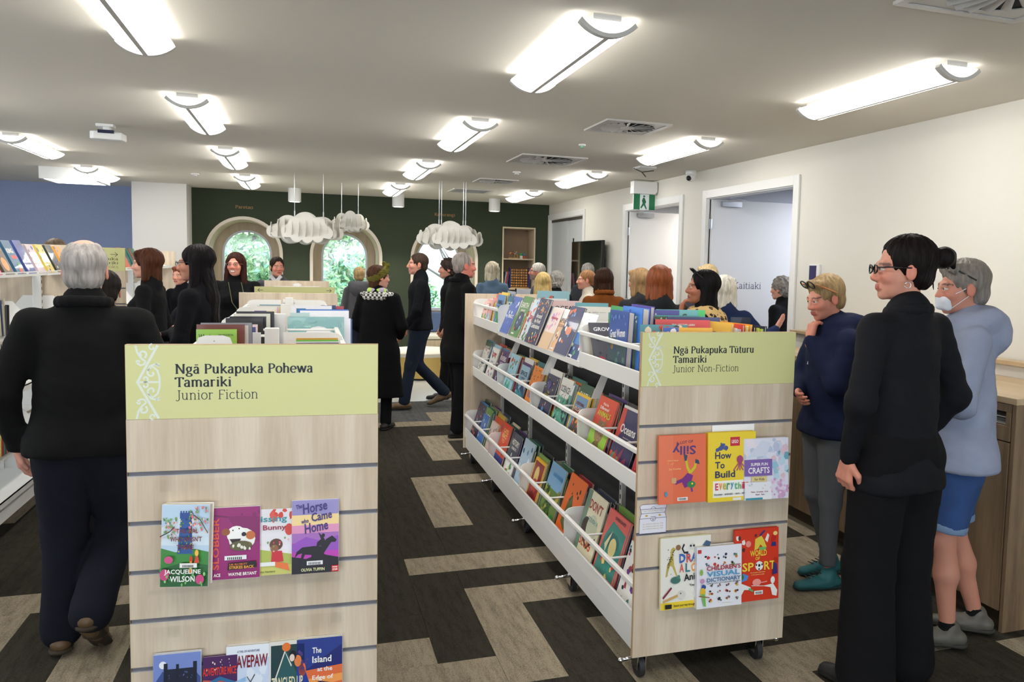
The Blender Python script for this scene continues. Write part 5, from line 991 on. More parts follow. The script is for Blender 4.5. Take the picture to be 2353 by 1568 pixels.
# left shelves: paperbacks
lp=[((70,70,120),.2),((232,120,160),.215),((90,70,50),.215),((40,100,140),.22),((60,80,160),.225),((210,190,200),.2),((226,200,90),.205),((40,50,40),.205),((236,160,50),.2)]
la={2:[T_('CASTLE',.1,.7,.8,.12,(150,130,80)),('e',.5,.3,.3,.2,(230,150,60))],3:[T_('KING',.1,.62,.7,.14),('r',.3,.45,.9,.55,(220,50,40)),('e',.7,.2,.2,.14,(70,160,60)),('e',.6,.1,.2,.1,(210,60,40))],1:[('r',0,.0,1,.7,(232,90,150)),('r',.1,.1,.4,.6,(250,220,230))]}
for i,(c,h) in enumerate(lp):
    y=5.02+i*.205; t=.018 if i not in (4,) else .03
    it=[('r',0,0,1,1,c)]+la.get(i,[('s',16,.05,.05,.95,.95,.1,[(230,220,210),(120,60,80),(60,90,150),c])])
    book('%s paperback face out on the left display shelf, %s from the frame edge'%(cname(c),ORD[i]),V((-1.628,y,1.562)),(.15,t,h),c,Matrix.Rotation(PI/2,4,'Z')@Matrix.Rotation(math.radians(-24),4,'X')@Matrix.Rotation(0,4,'Y'),it,'paperbacks on the left display shelf',i)

# spine-out rows on the left shelves
def spines(lab,x,y0,z,n,dirx,seed,grp,h0=.19):
    r=random.Random(seed); y=y0
    for i in range(n):
        t=r.choice((.014,.02,.026,.032)); c=r.choice([(60,50,46),(120,60,50),(200,190,170),(60,80,120),(40,44,50),(170,60,60),(90,130,100),(220,200,120),(90,70,110),(210,120,80)]); h=h0+r.uniform(-.02,.025)
        book('%s book, %s %s'%(cname(c),ORD[i] if i<12 else 'last',lab),V((x,y,z)),(.14,t,h),c,Matrix.Rotation(PI if dirx>0 else 0,4,'Z')@Matrix.Rotation(math.radians(r.uniform(-2,2)),4,'Y'),None,grp); y+=t+.002
spines('on the upper shelf at the left frame edge',-1.665,5.32,1.207,12,1,5,'books on the left upper shelf')
spines('on the second lowest shelf at the left frame edge',-1.64,5.30,.527,12,1,6,'books on the left low shelf')
spines('on the middle shelf at the left frame edge',-1.665,5.30,.857,12,1,8,'books on the left middle shelf')
book('red book with green lettering facing out at the left frame edge',V((-1.655,5.20,1.207)),(.16,.014,.235),(206,30,30),Matrix.Rotation(PI/2,4,'Z')@Matrix.Rotation(math.radians(-8),4,'X'),[('r',0,0,1,1,(206,34,30)),T_('MYSTERY',.3,.88,.6,.06),T_('THIEF',.1,.68,.8,.16,(70,220,90)),('s',14,.1,.05,.9,.6,.09,[(226,206,60),(120,200,70),(230,120,40)])])
for i,(c,y) in enumerate((((226,120,90),8.75),((40,110,110),8.95),((30,140,130),9.05),((150,90,80),9.2),((90,150,130),9.35),((220,90,60),9.9),((40,60,80),10.05),((200,206,120),10.2),((226,150,80),10.4),((224,110,90),10.6))):
    book('%s book, %s on the display shelf behind the bob haired woman'%(cname(c),ORD[i]),V((-1.628,y,1.562)),(.2,.014,.22),c,Matrix.Rotation(PI/2,4,'Z')@Matrix.Rotation(math.radians(-24),4,'X'),[('r',0,0,1,1,c)],'books on the farther display shelf',i)
# ================================================================ people: smooth unions of round cones and ellipsoids, meshed on a grid
def _nets(D, org, h):
    nx,ny,nz=D.shape; S_=D<0
    c=np.zeros((nx-1,ny-1,nz-1),np.int8)
    for a in (0,1):
        for b in (0,1):
            for d in (0,1): c+=S_[a:nx-1+a,b:ny-1+b,d:nz-1+d]
    cell=(c>0)&(c<8); idx=-np.ones(cell.shape,np.int64); I=np.argwhere(cell); idx[cell]=np.arange(len(I))
    P=np.zeros((len(I),3)); N=np.zeros(len(I)); o=I
    E=[((0,0,0),(1,0,0)),((0,1,0),(1,1,0)),((0,0,1),(1,0,1)),((0,1,1),(1,1,1)),((0,0,0),(0,1,0)),((1,0,0),(1,1,0)),((0,0,1),(0,1,1)),((1,0,1),(1,1,1)),((0,0,0),(0,0,1)),((1,0,0),(1,0,1)),((0,1,0),(0,1,1)),((1,1,0),(1,1,1))]
    for p,q in E:
        a=D[o[:,0]+p[0],o[:,1]+p[1],o[:,2]+p[2]]; b=D[o[:,0]+q[0],o[:,1]+q[1],o[:,2]+q[2]]
        m=(a<0)!=(b<0); t=np.where(m,a/(a-b+1e-12),0)
        for k in range(3): P[:,k]+=np.where(m,p[k]+t*(q[k]-p[k]),0)
        N+=m
    V_=(o+P/N[:,None])*h+org
    F=[]
    for ax in range(3):
        u,v=[(1,2),(2,0),(0,1)][ax]
        sl=[slice(0,None)]*3; a=[slice(None)]*3; b=[slice(None)]*3; a[ax]=slice(0,-1); b[ax]=slice(1,None)
        A,B=S_[tuple(a)],S_[tuple(b)]; X=np.argwhere(A!=B)
        X=X[(X[:,u]>0)&(X[:,v]>0)&(X[:,u]<D.shape[u]-1)&(X[:,v]<D.shape[v]-1)]
        if not len(X): continue
        ins=A[X[:,0],X[:,1],X[:,2]]
        def at(du,dv):
            Y=X.copy(); Y[:,u]-=du; Y[:,v]-=dv; return idx[Y[:,0],Y[:,1],Y[:,2]]
        q=np.stack([at(1,1),at(0,1),at(0,0),at(1,0)],1); q[~ins]=q[~ins][:,::-1]; F.append(q)
    return V_,np.concatenate(F)
def sdf(prims, h, k=.02, kk=None):
    lo=np.full(3,9.); hi=np.full(3,-9.)
    for p in prims:
        if p[0]=='c':
            for c,r in ((p[1],p[2]),(p[3],p[4])): lo=np.minimum(lo,np.array(c)-r); hi=np.maximum(hi,np.array(c)+r)
        elif p[0]=='e': m=max(p[2]); lo=np.minimum(lo,np.array(p[1])-m); hi=np.maximum(hi,np.array(p[1])+m)
    lo-=h*2; hi+=h*2; n=np.ceil((hi-lo)/h).astype(int)+1
    D=np.full(n,.5,np.float32); ax=[lo[i]+h*np.arange(n[i]) for i in range(3)]
    for p in prims:
        op=p[-1] if isinstance(p[-1],str) else '+'
        if p[0]=='p':
            X=np.meshgrid(*ax,indexing='ij',sparse=True); d=sum((X[i]-p[1][i])*p[2][i] for i in range(3)).astype(np.float32); D=np.maximum(D,d); continue
        if p[0]=='c': c0=np.minimum(p[1],p[3]); c1=np.maximum(p[1],p[3]); m=max(p[2],p[4])
        else: c0=c1=np.array(p[1]); m=max(p[2])
        kq=k if op in '+-' else .5*k
        a=np.maximum(((c0-m-3*kq-h-lo)/h).astype(int),0); b=np.minimum(((c1+m+3*kq+h-lo)/h).astype(int)+2,n)
        if (b<=a).any(): continue
        X,Y,Z=np.meshgrid(*[ax[i][a[i]:b[i]] for i in range(3)],indexing='ij',sparse=True)
        if p[0]=='c':
            p0=np.array(p[1]); dv=np.array(p[3])-p0; L=dv@dv+1e-9; qx,qy,qz=X-p0[0],Y-p0[1],Z-p0[2]
            t=np.clip((qx*dv[0]+qy*dv[1]+qz*dv[2])/L,0,1); qx,qy,qz=qx-t*dv[0],qy-t*dv[1],qz-t*dv[2]
            fl=[x for x in p[5:] if isinstance(x,tuple)]
            if fl:
                f=fl[0]; A,s=f[0],f[1]-1; w=qx*A[0]+qy*A[1]+qz*A[2]; qx,qy,qz=qx+s*w*A[0],qy+s*w*A[1],qz+s*w*A[2]
            d=np.sqrt(qx*qx+qy*qy+qz*qz)-(p[2]+t*(p[4]-p[2]))
            if fl: d=d*.8
        else:
            r=p[2]; qx,qy,qz=X-p[1][0],Y-p[1][1],Z-p[1][2]
            if len(p)>3 and not isinstance(p[3],str): M=p[3]; qx,qy,qz=(M[0][0]*qx+M[1][0]*qy+M[2][0]*qz,M[0][1]*qx+M[1][1]*qy+M[2][1]*qz,M[0][2]*qx+M[1][2]*qy+M[2][2]*qz)
            k0=np.sqrt((qx/r[0])**2+(qy/r[1])**2+(qz/r[2])**2); k1=np.sqrt((qx/r[0]**2)**2+(qy/r[1]**2)**2+(qz/r[2]**2)**2)+1e-6; d=k0*(k0-1)/k1
        sl=tuple(slice(a[i],b[i]) for i in range(3)); O=D[sl]
        if op in ('-','_'): d=-d; hh=np.maximum(kq-np.abs(O-d),0)/kq; D[sl]=np.maximum(O,d)+hh*hh*kq*.25
        else: hh=np.maximum(kq-np.abs(O-d),0)/kq; D[sl]=np.minimum(O,d)-hh*hh*kq*.25
    return _nets(D,lo,h)
def mesh_np(name, V_, F, mats, parent=None, cols=None):
    me=bpy.data.meshes.new(name); me.vertices.add(len(V_)); me.vertices.foreach_set('co',np.asarray(V_,np.float32).ravel())
    me.loops.add(F.size); me.loops.foreach_set('vertex_index',F.ravel().astype(np.int32)); me.polygons.add(len(F))
    me.polygons.foreach_set('loop_start',np.arange(0,F.size,4,dtype=np.int32)); me.update(calc_edges=True); me.validate()
    me.polygons.foreach_set('use_smooth',np.ones(len(me.polygons),bool))
    for m in (mats if isinstance(mats,list) else [mats]): me.materials.append(m)
    if cols is not None:
        a=me.color_attributes.new('Col','FLOAT_COLOR','POINT'); c=np.ones((len(V_),4),np.float32); c[:,:3]=cols; a.data.foreach_set('color',c.ravel())
    o=bpy.data.objects.new(name,me); COL.objects.link(o)
    if parent: o.parent=parent
    return o
def cloth(name,rgb,rough=.92,fine=500,sheen=0.0,var=.06): return mat(name,rgb,rough,bump=.25,bscale=fine,vary=var,vscale=7,spec=.2,sheen=sheen)
def strand(name,rgb,var=.35,rough=.5):
    m=mat(name,rgb,rough,vary=var,vscale=1.,stretch=(60,60,9),spec=.08 if sum(rgb)<200 else .35,bump=.5,bscale=1.6)
    return m
def wob(V_,amp,f,seed=0,zf=1.):
    """gentle cloth folds: sum of warped sines along the surface position"""
    r=np.random.RandomState(seed); d=np.zeros(len(V_))
    for i in range(5):
        k=r.normal(size=3)*f*np.array([1,1,zf]); ph=r.uniform(0,6); q=r.normal(size=3)*f*.6
        d+=np.sin(V_@k+ph+1.2*np.sin(V_@q))
    return d/5*amp
def push(V_,F,d):
    a=V_[F[:,0]]; b=V_[F[:,1]]; c=V_[F[:,2]]; e=V_[F[:,3]]; n=np.cross(c-a,e-b); N=np.zeros_like(V_)
    for i in range(4): np.add.at(N,F[:,i],n)
    N/=np.linalg.norm(N,axis=1)[:,None]+1e-9; return V_+N*d[:,None]
def rotm(yaw,pitch,roll=0): return np.array((Matrix.Rotation(math.radians(yaw),3,'Z')@Matrix.Rotation(math.radians(-pitch),3,'X')@Matrix.Rotation(math.radians(roll),3,'Y')))
def head_prims(male,ws=1.):
    j=1.0 if male else .9
    P=[('e',(0,-.018,.038),(.074,.094,.084)),('e',(0,.018,-.022),(.060,.072,.085)),('e',(0,.034,-.072),(.047*j,.046,.038)),('e',(0,.066,-.094),(.02*j,.018,.018)),
     ('c',(0,.089,.008),.007,(0,.105,-.029),.0100),('e',(-.011,.094,-.034),(.009,.011,.008)),('e',(.011,.094,-.034),(.009,.011,.008)),
     ('c',(-.034,.076,.020),.012,(.034,.076,.020),.012),('e',(-.036,.060,-.028),(.024,.024,.022)),('e',(.036,.060,-.028),(.024,.024,.022)),
     ('e',(-.031,.098,.002),(.016,.016,.011),'_'),('e',(.031,.098,.002),(.016,.016,.011),'_'),
     ('c',(-.019,.084,-.060),.0065,(.019,.084,-.060),.0065,'*'),('c',(-.016,.083,-.071),.0075,(.016,.083,-.071),.0075,'*'),
     ('c',(0,-.02,-.05),.052 if male else .045,(0,-.035,-.15),.056 if male else .048)]
    for s in (-1,1): P+=[('c',(s*.021,.0865,.0112),.0050,(s*.042,.0805,.0100),.0050,'*'),('c',(s*.022,.0860,-.0085),.0042,(s*.042,.0805,-.0075),.0042,'*')]
    for s in (-1,1): P+=[('e',(s*.077,-.012,-.008),(.008,.020,.031),'*'),('e',(s*.086,-.006,-.004),(.006,.011,.017),'_')]
    return P
M_skin=mat('skin',(214,160,134),.5,vc=True,sss=.08,bump=.05,bscale=700,spec=.35)
def skin_cols(V_,tone,male,smile=False,stub=0,tache=None,lips=(176,92,84),brow=(70,50,40),scalp=None):
    c=np.tile(np.array(lin(tone)[:3]),(len(V_),1)); x,y,z=V_.T; L=lambda v:np.array(lin(v)[:3])
    def mix(m,col,a=1): m=np.clip(m,0,1)[:,None]*a; return c*(1-m)+L(col)*m
    red=tuple(min(255,int(v*f)) for v,f in zip(tone,(1.0,.82,.80)))
    c=mix(np.exp(-(((np.abs(x)-.038)/.02)**2+((z+.03)/.02)**2)**1)*(y>.03),red,.8)
    c=mix(np.exp(-((x/.014)**2+((z+.033)/.014)**2))*(y>.09),red,.8); c=mix((np.abs(x)>.076)*(np.abs(z)<.05)*.6,red)
    c=mix(((np.abs(x)<.024)&(np.abs(z+.0655)<.0105)&(y>.07))*1.,lips)
    if smile: c=mix(((np.abs(x)<.020)&(np.abs(z+.0655)<.0058)&(y>.07))*1.,(244,238,230))
    c=mix(((np.abs(np.abs(x)-.032)<.018)&(np.abs(z-.024+.25*np.abs(np.abs(x)-.030))<.0042)&(y>.05))*1.,brow,.8)
    if stub: c=mix(((z<-.045)&(y>.0)&~((np.abs(x)<.024)&(np.abs(z+.0655)<.010)))*1.,(150,130,120),stub)
    if tache: c=mix(((np.abs(x)<.03)&(np.abs(z+.051)<.007)&(y>.07))*1.,tache,.85)
    if scalp: c=mix((z>.03)*(y<.07)*1.,scalp,.5)
    return c
def hair_prims(kind):
    cr=('e',(0,-.024,.040),(.084,.102,.093)); cutf=('e',(0,.105,-.035),(.082,.088,.095),'-')
    if kind in ('short','shortm','curly'):
        P=[cr,('e',(0,-.062,-.025),(.066,.054,.06)),('c',(-.05,.05,.088),.024,(.05,.05,.088),.024),cutf,('e',(-.085,.0,-.035),(.03,.045,.034),'-'),('e',(.085,.0,-.035),(.03,.045,.034),'-'),('p',(0,0,-.075),(0,0,-1))]
        if kind=='shortm': P=[('e',(0,-.022,.038),(.0795,.099,.089)),('e',(0,-.060,-.02),(.064,.05,.055)),('e',(0,.11,-.02),(.084,.075,.098),'-'),('e',(-.088,.0,-.04),(.026,.04,.038),'-'),('e',(.088,.0,-.04),(.026,.04,.038),'-'),('p',(0,0,-.07),(0,0,-1))]
        if kind=='curly': P=[('e',(0,-.024,.046),(.096,.112,.098)),('e',(0,-.07,-.02),(.08,.06,.07)),cutf,('p',(0,0,-.085),(0,0,-1))]
    elif kind=='bald': P=[('e',(0,-.026,.034),(.0795,.098,.089)),('e',(0,-.05,-.03),(.07,.06,.06)),('e',(0,.088,.0),(.10,.074,.14),'-'),('e',(0,-.035,.128),(.042,.06,.034),'-'),('p',(0,0,-.085),(0,0,-1))]
    elif kind=='crop': P=[('e',(0,-.020,.038),(.0765,.0965,.0865)),('e',(0,-.055,-.02),(.061,.048,.052)),('e',(0,.10,.0),(.086,.078,.125),'-'),('e',(-.086,.0,-.04),(.026,.04,.042),'-'),('e',(.086,.0,-.04),(.026,.04,.042),'-'),('p',(0,0,-.065),(0,0,-1))]
    elif kind=='bob': P=[('e',(0,-.026,.042),(.092,.110,.096)),('c',(-.068,-.015,.03),.034,(-.076,-.012,-.115),.030),('c',(.068,-.015,.03),.034,(.076,-.012,-.115),.030),('c',(0,-.055,.02),.066,(0,-.062,-.115),.060,((0,1,0),1.1)),('c',(-.05,.052,.088),.026,(.05,.052,.088),.026),('e',(0,.11,-.05),(.066,.085,.12),'-'),('p',(0,0,-.155),(0,0,-1))]
    elif kind=='long': P=[('e',(0,-.026,.040),(.088,.106,.094)),('c',(-.066,-.02,.03),.034,(-.088,-.01,-.22),.030),('c',(.066,-.02,.03),.034,(.088,-.01,-.22),.030),('c',(0,-.055,.02),.068,(0,-.095,-.24),.085,((0,1,0),1.5)),('c',(0,-.095,-.22),.09,(0,-.11,-.42),.075,((0,1,0),1.9)),('e',(0,.11,-.05),(.064,.085,.13),'-')]
    elif kind=='shoulder': P=[('e',(0,-.026,.040),(.090,.108,.094)),('c',(-.066,-.02,.03),.036,(-.086,-.015,-.17),.034),('c',(.066,-.02,.03),.036,(.086,-.015,-.17),.034),('c',(0,-.055,.02),.068,(0,-.08,-.20),.080,((0,1,0),1.4)),('e',(0,.115,-.04),(.066,.085,.13),'-')]
    elif kind=='bun': P=[('e',(0,-.026,.042),(.084,.106,.094)),('e',(0,-.06,-.02),(.066,.056,.06)),('e',(0,.118,-.018),(.090,.086,.116),'-'),('e',(-.088,.005,-.04),(.028,.045,.036),'-'),('e',(.088,.005,-.04),(.028,.045,.036),'-'),('p',(0,0,-.07),(0,0,-1)),('e',(0,-.15,.050),(.042,.040,.042)),('c',(.0,-.175,.06),.016,(.012,-.19,.015),.008),('c',(.03,-.12,.0),.006,(.035,-.13,-.07),.003)]
    elif kind=='turban': P=[('e',(0,-.03,.036),(.088,.110,.094)),('c',(0,-.055,.0),.07,(0,-.065,-.08),.055),('e',(0,.105,-.035),(.080,.082,.095),'-')]
    elif kind=='tied': P=[('e',(0,-.024,.040),(.079,.100,.088)),('e',(0,-.08,.0),(.05,.05,.055)),('c',(0,-.11,.0),.03,(0,-.13,-.09),.018),('e',(0,.108,-.03),(.082,.08,.094),'-'),('e',(-.088,.0,-.04),(.026,.04,.04),'-'),('e',(.088,.0,-.04),(.026,.04,.04),'-')]
    return P
def hand_prims(w, d, side, curl, palmn):
    """w wrist, d pointing direction, palmn palm normal; curl 0 open .. 1 fist"""
    w=np.array(w,float); d=np.array(d,float); d/=np.linalg.norm(d); n=np.array(palmn,float); n-=d*(n@d); n/=np.linalg.norm(n); s=np.cross(d,n)*side
    P=[('c',w-d*.03,.025,w+d*.02,.026,(tuple(n),1.3))]
    for f in (-.024,0,.022): P.append(('c',w+d*.02+s*f*.7,.016,w+d*.075+s*f,.0145))
    for f,L in ((-.031,.058),(-.011,.076),(.010,.080),(.030,.070)):
        b=w+d*.078+s*f; a1=curl*1.1; q=b+(d*math.cos(a1)+n*math.sin(a1))*L*.48; a2=curl*2.3; r=q+(d*math.cos(a2)+n*math.sin(a2))*L*.30; a3=curl*3.0; t=r+(d*math.cos(a3)+n*math.sin(a3))*L*.24
        P+=[('c',b,.0095,q,.0085),('c',q,.0085,r,.0078),('c',r,.0078,t,.0068)]
    b=w+d*.022+s*.026; q=b+(s*.62+d*.7+n*.35)*.038; t=q+(s*(.25-.5*curl)+d*.85+n*(.3+.3*curl))*.034
    P+=[('c',b,.014,q,.0115),('c',q,.0112,t,.009)]
    return P
PEOPLE=[]
M_lens=thin_clear('spectacle_lens',(236,240,240),.02)
def person(label, hp, face=0, hyaw=0, hpitch=0, male=False, tone=(206,152,126), bulk=1., top=None, bottom=None, hair=('short',(80,60,45)), legs=None, arms=None, hands=None, shoes=(30,28,28), glasses=None, smile=False, stub=0, tache=None, hv=.0055, grp=None, extras=None, hx=0., hy=.03, eyes=False, full=True, bv=.014, lipc=(176,92,84), browc=(70,50,40), scalp=None, hroll=0):
    H=hp[2]; s=H/1.755
    ca,sa=math.cos(math.radians(face)),math.sin(math.radians(face))
    ox,oy=hp[0]-(ca*hx-sa*hy)*s, hp[1]-(sa*hx+ca*hy)*s
    Rh=rotm(hyaw,hpitch,hroll); hc=np.array([hx,hy,1.625])
    top=top or {}; bottom=bottom or {}; b=bulk
    sw=(.175 if male else .158)*(.5+.5*b); hw=.088
    A={'L':[(-sw,0,1.405),(-sw-.055,-.03,1.13),(-sw-.045,.06,.90)],'R':[(sw,0,1.405),(sw+.055,-.03,1.13),(sw+.045,.06,.90)]}
    for k_,v in (arms or {}).items(): A[k_]=[A[k_][0]]+list(v)
    Lg={'L':[(-hw,0,.90),(-hw-.005,.015,.49),(-hw-.01,-.02,.09),(0,1)],'R':[(hw,0,.90),(hw+.005,.015,.49),(hw+.01,-.02,.09),(0,1)]}
    for k_,v in (legs or {}).items(): Lg[k_]=[Lg[k_][0]]+list(v)
    # ---- body: head and neck finely, hands finely, the rest coarse under the clothes
    V1,F1=sdf(head_prims(male),hv,.016); C1=skin_cols(V1,tone,male,smile,stub,tache,lipc,browc,scalp)
    V1=V1@Rh.T*(1.03 if male else 1.0)+hc; Vs,Fs,Cs=[V1],[F1],[C1]; n=len(V1)
    def addm(V_,F_,col=None):
        nonlocal n
        Vs.append(V_); Fs.append(F_+n); Cs.append(np.tile(np.array(lin(col or tone)[:3]),(len(V_),1))); n+=len(V_)
    nk=hc+Rh@np.array([0,-.035,-.12])
    P=[('c',(0,0,1.02),.10*b,(0,0,1.33),.115*b,((0,1,0),1.35)),('c',(-sw*.7,0,1.39),.05,(sw*.7,0,1.39),.05),('c',(0,-.01,1.42),.05,tuple(nk),.05),('c',(-.06,0,.95),.09*b,(.06,0,.95),.09*b)]
    for k_ in 'LR':
        a=A[k_]; P+=[('c',a[0],.045,a[1],.038),('c',a[1],.036,a[2],.024)]; l=Lg[k_]; sk=1. if bottom.get('hem',.06)>.3 else .72; P+=[('c',l[0],.075*b*sk,l[1],.05*sk),('c',l[1],.05*sk,np.array(l[1])*.6+np.array(l[2])*.4-np.array([0,.012,0]),.050*sk),('c',np.array(l[1])*.6+np.array(l[2])*.4,.048*sk,l[2],.033*sk)]
    V2,F2=sdf(P,bottom.get('skin_v',.022),.03); addm(V2,F2)
    for k_,sd in (('L',1),('R',-1)):
        hd=(hands or {}).get(k_)
        if hd is False: continue
        a=A[k_]; d=np.array(a[2])-np.array(a[1]); d=d/np.linalg.norm(d)
        dd,cu,pn=hd if hd else (tuple(d*np.array([1,1,1])),.35,(-1 if k_=='R' else 1,0,0))
        V3,F3=sdf(hand_prims(a[2],dd,sd,cu,pn),.0052,.007); addm(V3,F3,tuple(min(255,int(v*f)) for v,f in zip(tone,(1,.96,.95))))
    body=mesh_np('person',np.concatenate(Vs),np.concatenate(Fs),M_skin,None,np.concatenate(Cs))
    body.location=(ox,oy,0); body.rotation_euler=(0,0,math.radians(face)); body.scale=(s,s,s); tag(body,label,'person',grp)
    def part(name,V_,F_,m,cols=None): return mesh_np(name,V_,F_,m,body,cols)
    # ---- hair
    if hair:
        kd,hc_=hair[0],hair[1]; V4,F4=sdf(hair_prims(kd),hv,.014)
        th=np.arctan2(V4[:,0],V4[:,1]+.02); st=np.sin(th*34+6*np.sin(V4[:,2]*16+th*3))*.0012+np.sin(th*15+V4[:,2]*11)*.0018
        if kd=='curly': st=wob(V4,.010,90,3)+wob(V4,.006,160,4)
        if len(hair)>2 and hair[2]=='messy': st=st+wob(V4,.006,60,2,.5)
        V4=push(V4,F4,st); V4=V4@Rh.T*(1.045 if male else 1.012)+hc
        part('hair',V4,F4,strand('hair_%d_%d_%d'%tuple(hc_),hc_))
    def hpt(p): return tuple(Rh@np.array(p)*(1.03 if male else 1.0)+hc)
    if eyes:
        for sx in (-1,1):
            mb=MB(); c=(sx*.031,.0785,.002); mb.sphere(c,.0110,14,10); o=mb.build('eye',mat('eye_white',(200,190,182),.4),body,smooth=True)
            mb.v=[hpt(p) for p in mb.v]; o.data.vertices.foreach_set('co',[q for p in mb.v for q in p])
            mb=MB(); mb.cyl((sx*.031,.086,.002),(sx*.031,.0902,.002),.0050,12,.0040); mb.v=[hpt(p) for p in mb.v]; mb.build('iris',mat('iris_dark',(40,34,30),.1),o)
    if glasses:
        col,thk=glasses; gm=mat('frame_%d_%d_%d'%tuple(col),col,.3); mb=MB()
        for sx in (-1,1):
            mb.tube([hpt((sx*.033+.023*math.cos(a),.108-.004*abs(math.cos(a)),.002+.016*math.sin(a))) for a in [i*PI/8 for i in range(17)]],thk,6)
            mb.tube([hpt((sx*.056,.104,.008)),hpt((sx*.078,.06,.010)),hpt((sx*.081,-.012,.008))],thk,6)
        mb.tube([hpt((-.010,.110,.004)),hpt((.010,.110,.004))],thk,6); g=mb.build('glasses',gm,body,smooth=True)
        for sx in (-1,1): MB().prism([(0,0),(1,0),(0,1)],0,1) ; ml=MB(); ml.v=[hpt((sx*.033+.022*math.cos(a),.1075,.002+.015*math.sin(a))) for a in [i*PI/8 for i in range(16)]]; ml.F(tuple(range(16))); ml.build('lens',M_lens,g)
    # ---- top garment
    cl=top.get('c',(20,20,24)); hem=top.get('hem',.84); ease=top.get('ease',0.); tm=top.get('m') or cloth('cloth_%d_%d_%d'%tuple(cl),cl)
    lean_=top.get('lean',0)
    wz=.15*b+ease; P=[('c',(0,0,hem-.02),wz+.016+top.get('flare',0),(0,0,1.12),.135*b+ease,((0,1,0),1.38)),('c',(0,0,1.10),.135*b+ease,(0,.005,1.31),.150*(.5+.5*b)+ease,((0,1,0),1.36)),('c',(-sw*.86,-.003,1.398),.054+ease*.5,(sw*.86,-.003,1.398),.054+ease*.5),('c',(-.08,-.01,1.42),.045,(0,-.012,1.475),.062),('c',(.08,-.01,1.42),.045,(0,-.012,1.475),.062)]
    hq=max(hem,.80); P.append(('c',(-.062,-.004,hq+.02),.112*b+ease+.016,(.062,-.004,hq+.02),.112*b+ease+.016,((0,1,0),1.12)))
    if top.get('belly'): P.append(('e',(0,.04,1.08),(.16*b,.15*b,.17)))
    if top.get('bust'): P.append(('c',(-.07,.075,1.27),.07*b,(.07,.075,1.27),.07*b))
    for k_ in 'LR':
        a=A[k_]; sl=.0+ease*.45; P+=[('c',a[0],.056+sl,a[1],.049+sl),('c',a[1],.048+sl,np.array(a[1])*.06+np.array(a[2])*.94,.036+sl*.7)]
    colr=top.get('collar',.075)
    if colr: P.append(('c',(0,-.014,1.46),colr,tuple(nk*np.array([1,1,0])+np.array([0,0,1.505+top.get('cz',0)])),colr*.86)); 
    if top.get('hood'): P+=[('e',(0,-.120,1.43),(.128,.066,.10)),('c',(-.105,-.05,1.485),.048,(-.035,.06,1.465),.036),('c',(.105,-.05,1.485),.048,(.035,.06,1.465),.036),('c',(-.10,-.09,1.50),.046,(.10,-.09,1.50),.046)]
    P.append(('p',(0,0,hem),(0,0,-1)))
    V5,F5=sdf(P,bv,.035); V5=push(V5,F5,wob(V5,.0055+ease*.04,16,int(hp[0]*100)%97,.6)+wob(V5,.003,45,5))
    cc=None
    tc=part(top.get('name','jacket'),V5,F5,tm)
    if top.get('fold'):
        q=colr*1.06; P2=[]
        for i in range(16):
            a,a2=PI*2*i/16,PI*2*(i+1)/16; f=lambda t:(q*math.cos(t),-.016+nk[1]*.5+q*.95*math.sin(t),1.492+top.get('cz',0)-.012*math.sin(t)); P2.append(('c',f(a),.015,f(a2),.015,((0,0,1),.7)))
        V_,F_=sdf(P2,.008,.008); part('collar_fold',V_,F_,tm)
    if top.get('band'):
        P2=[('c',(-.062,-.004,hem-.0),.112*b+ease+.024,(.062,-.004,hem),.112*b+ease+.024,((0,1,0),1.12)),('p',(0,0,hem-.015),(0,0,-1)),('p',(0,0,hem+.055),(0,0,1))]; V_,F_=sdf(P2,bv,.01); part('hem_band',V_,F_,tm)
    # ---- trousers
    if full:
        bc=bottom.get('c',(24,24,28)); bm=bottom.get('m') or cloth('trouser_%d_%d_%d'%tuple(bc),bc); kn=bottom.get('name','trousers'); e=bottom.get('ease',.0); hemz=bottom.get('hem',.06)
        P=[('c',(-.052,-.005,.95),.106*b+e,(.052,-.005,.95),.106*b+e,((0,1,0),1.12)),('c',(0,0,.96),.10*b+e,(0,-.0,.875),.075*b+e),('c',(0,0,.98),.108*b+e,(0,0,1.04),.108*b+e,((0,1,0),1.25))]
        for k_ in 'LR':
            l=Lg[k_]; kr=bottom.get('knee',.064)+e; ar_=bottom.get('ankle',.058)+e; P+=[('c',l[0],.094*b+e,l[1],kr)]
            if hemz<.3: P.append(('c',l[1],kr-.002,np.array(l[2])+np.array([0,0,-.0]),ar_))
        if hemz>.01: P.append(('p',(0,0,hemz),(0,0,-1)))
        V6,F6=sdf(P,bv,.03); V6=push(V6,F6,wob(V6,.005,20,7,.7)+wob(V6,.002,55,8)); part(kn,V6,F6,bm)
        for k_ in 'LR':
            l=Lg[k_]; an=np.array(l[2]); dx,dy=l[3][:2]; q=math.hypot(dx,dy); f=np.array([dx/q,dy/q,0]); f[2]=l[3][2] if len(l[3])>2 else 0; fz=an[2]-.09
            h0=an+np.array([0,0,-.045])-f*.045; t0=an+np.array([0,0,-.058])+f*.165
            P=[('c',h0,.040,h0+f*.12,.040,((0,0,1),1.15)),('c',h0+f*.10-np.array([0,0,.006]),.043,t0,.036,((0,0,1),1.5)),('c',an+np.array([0,0,.0])-f*.01,.042,h0+f*.05,.045)]
            low=min(h0[2],t0[2])-.032
            if abs(f[2])<.05: P.append(('p',(0,0,max(.004,low)),(0,0,-1)))
            V_,F_=sdf(P,.009,.02); sh=part('shoe',V_,F_,mat('shoe_%d_%d_%d'%tuple(shoes),shoes,.5,vary=.08,vscale=30))
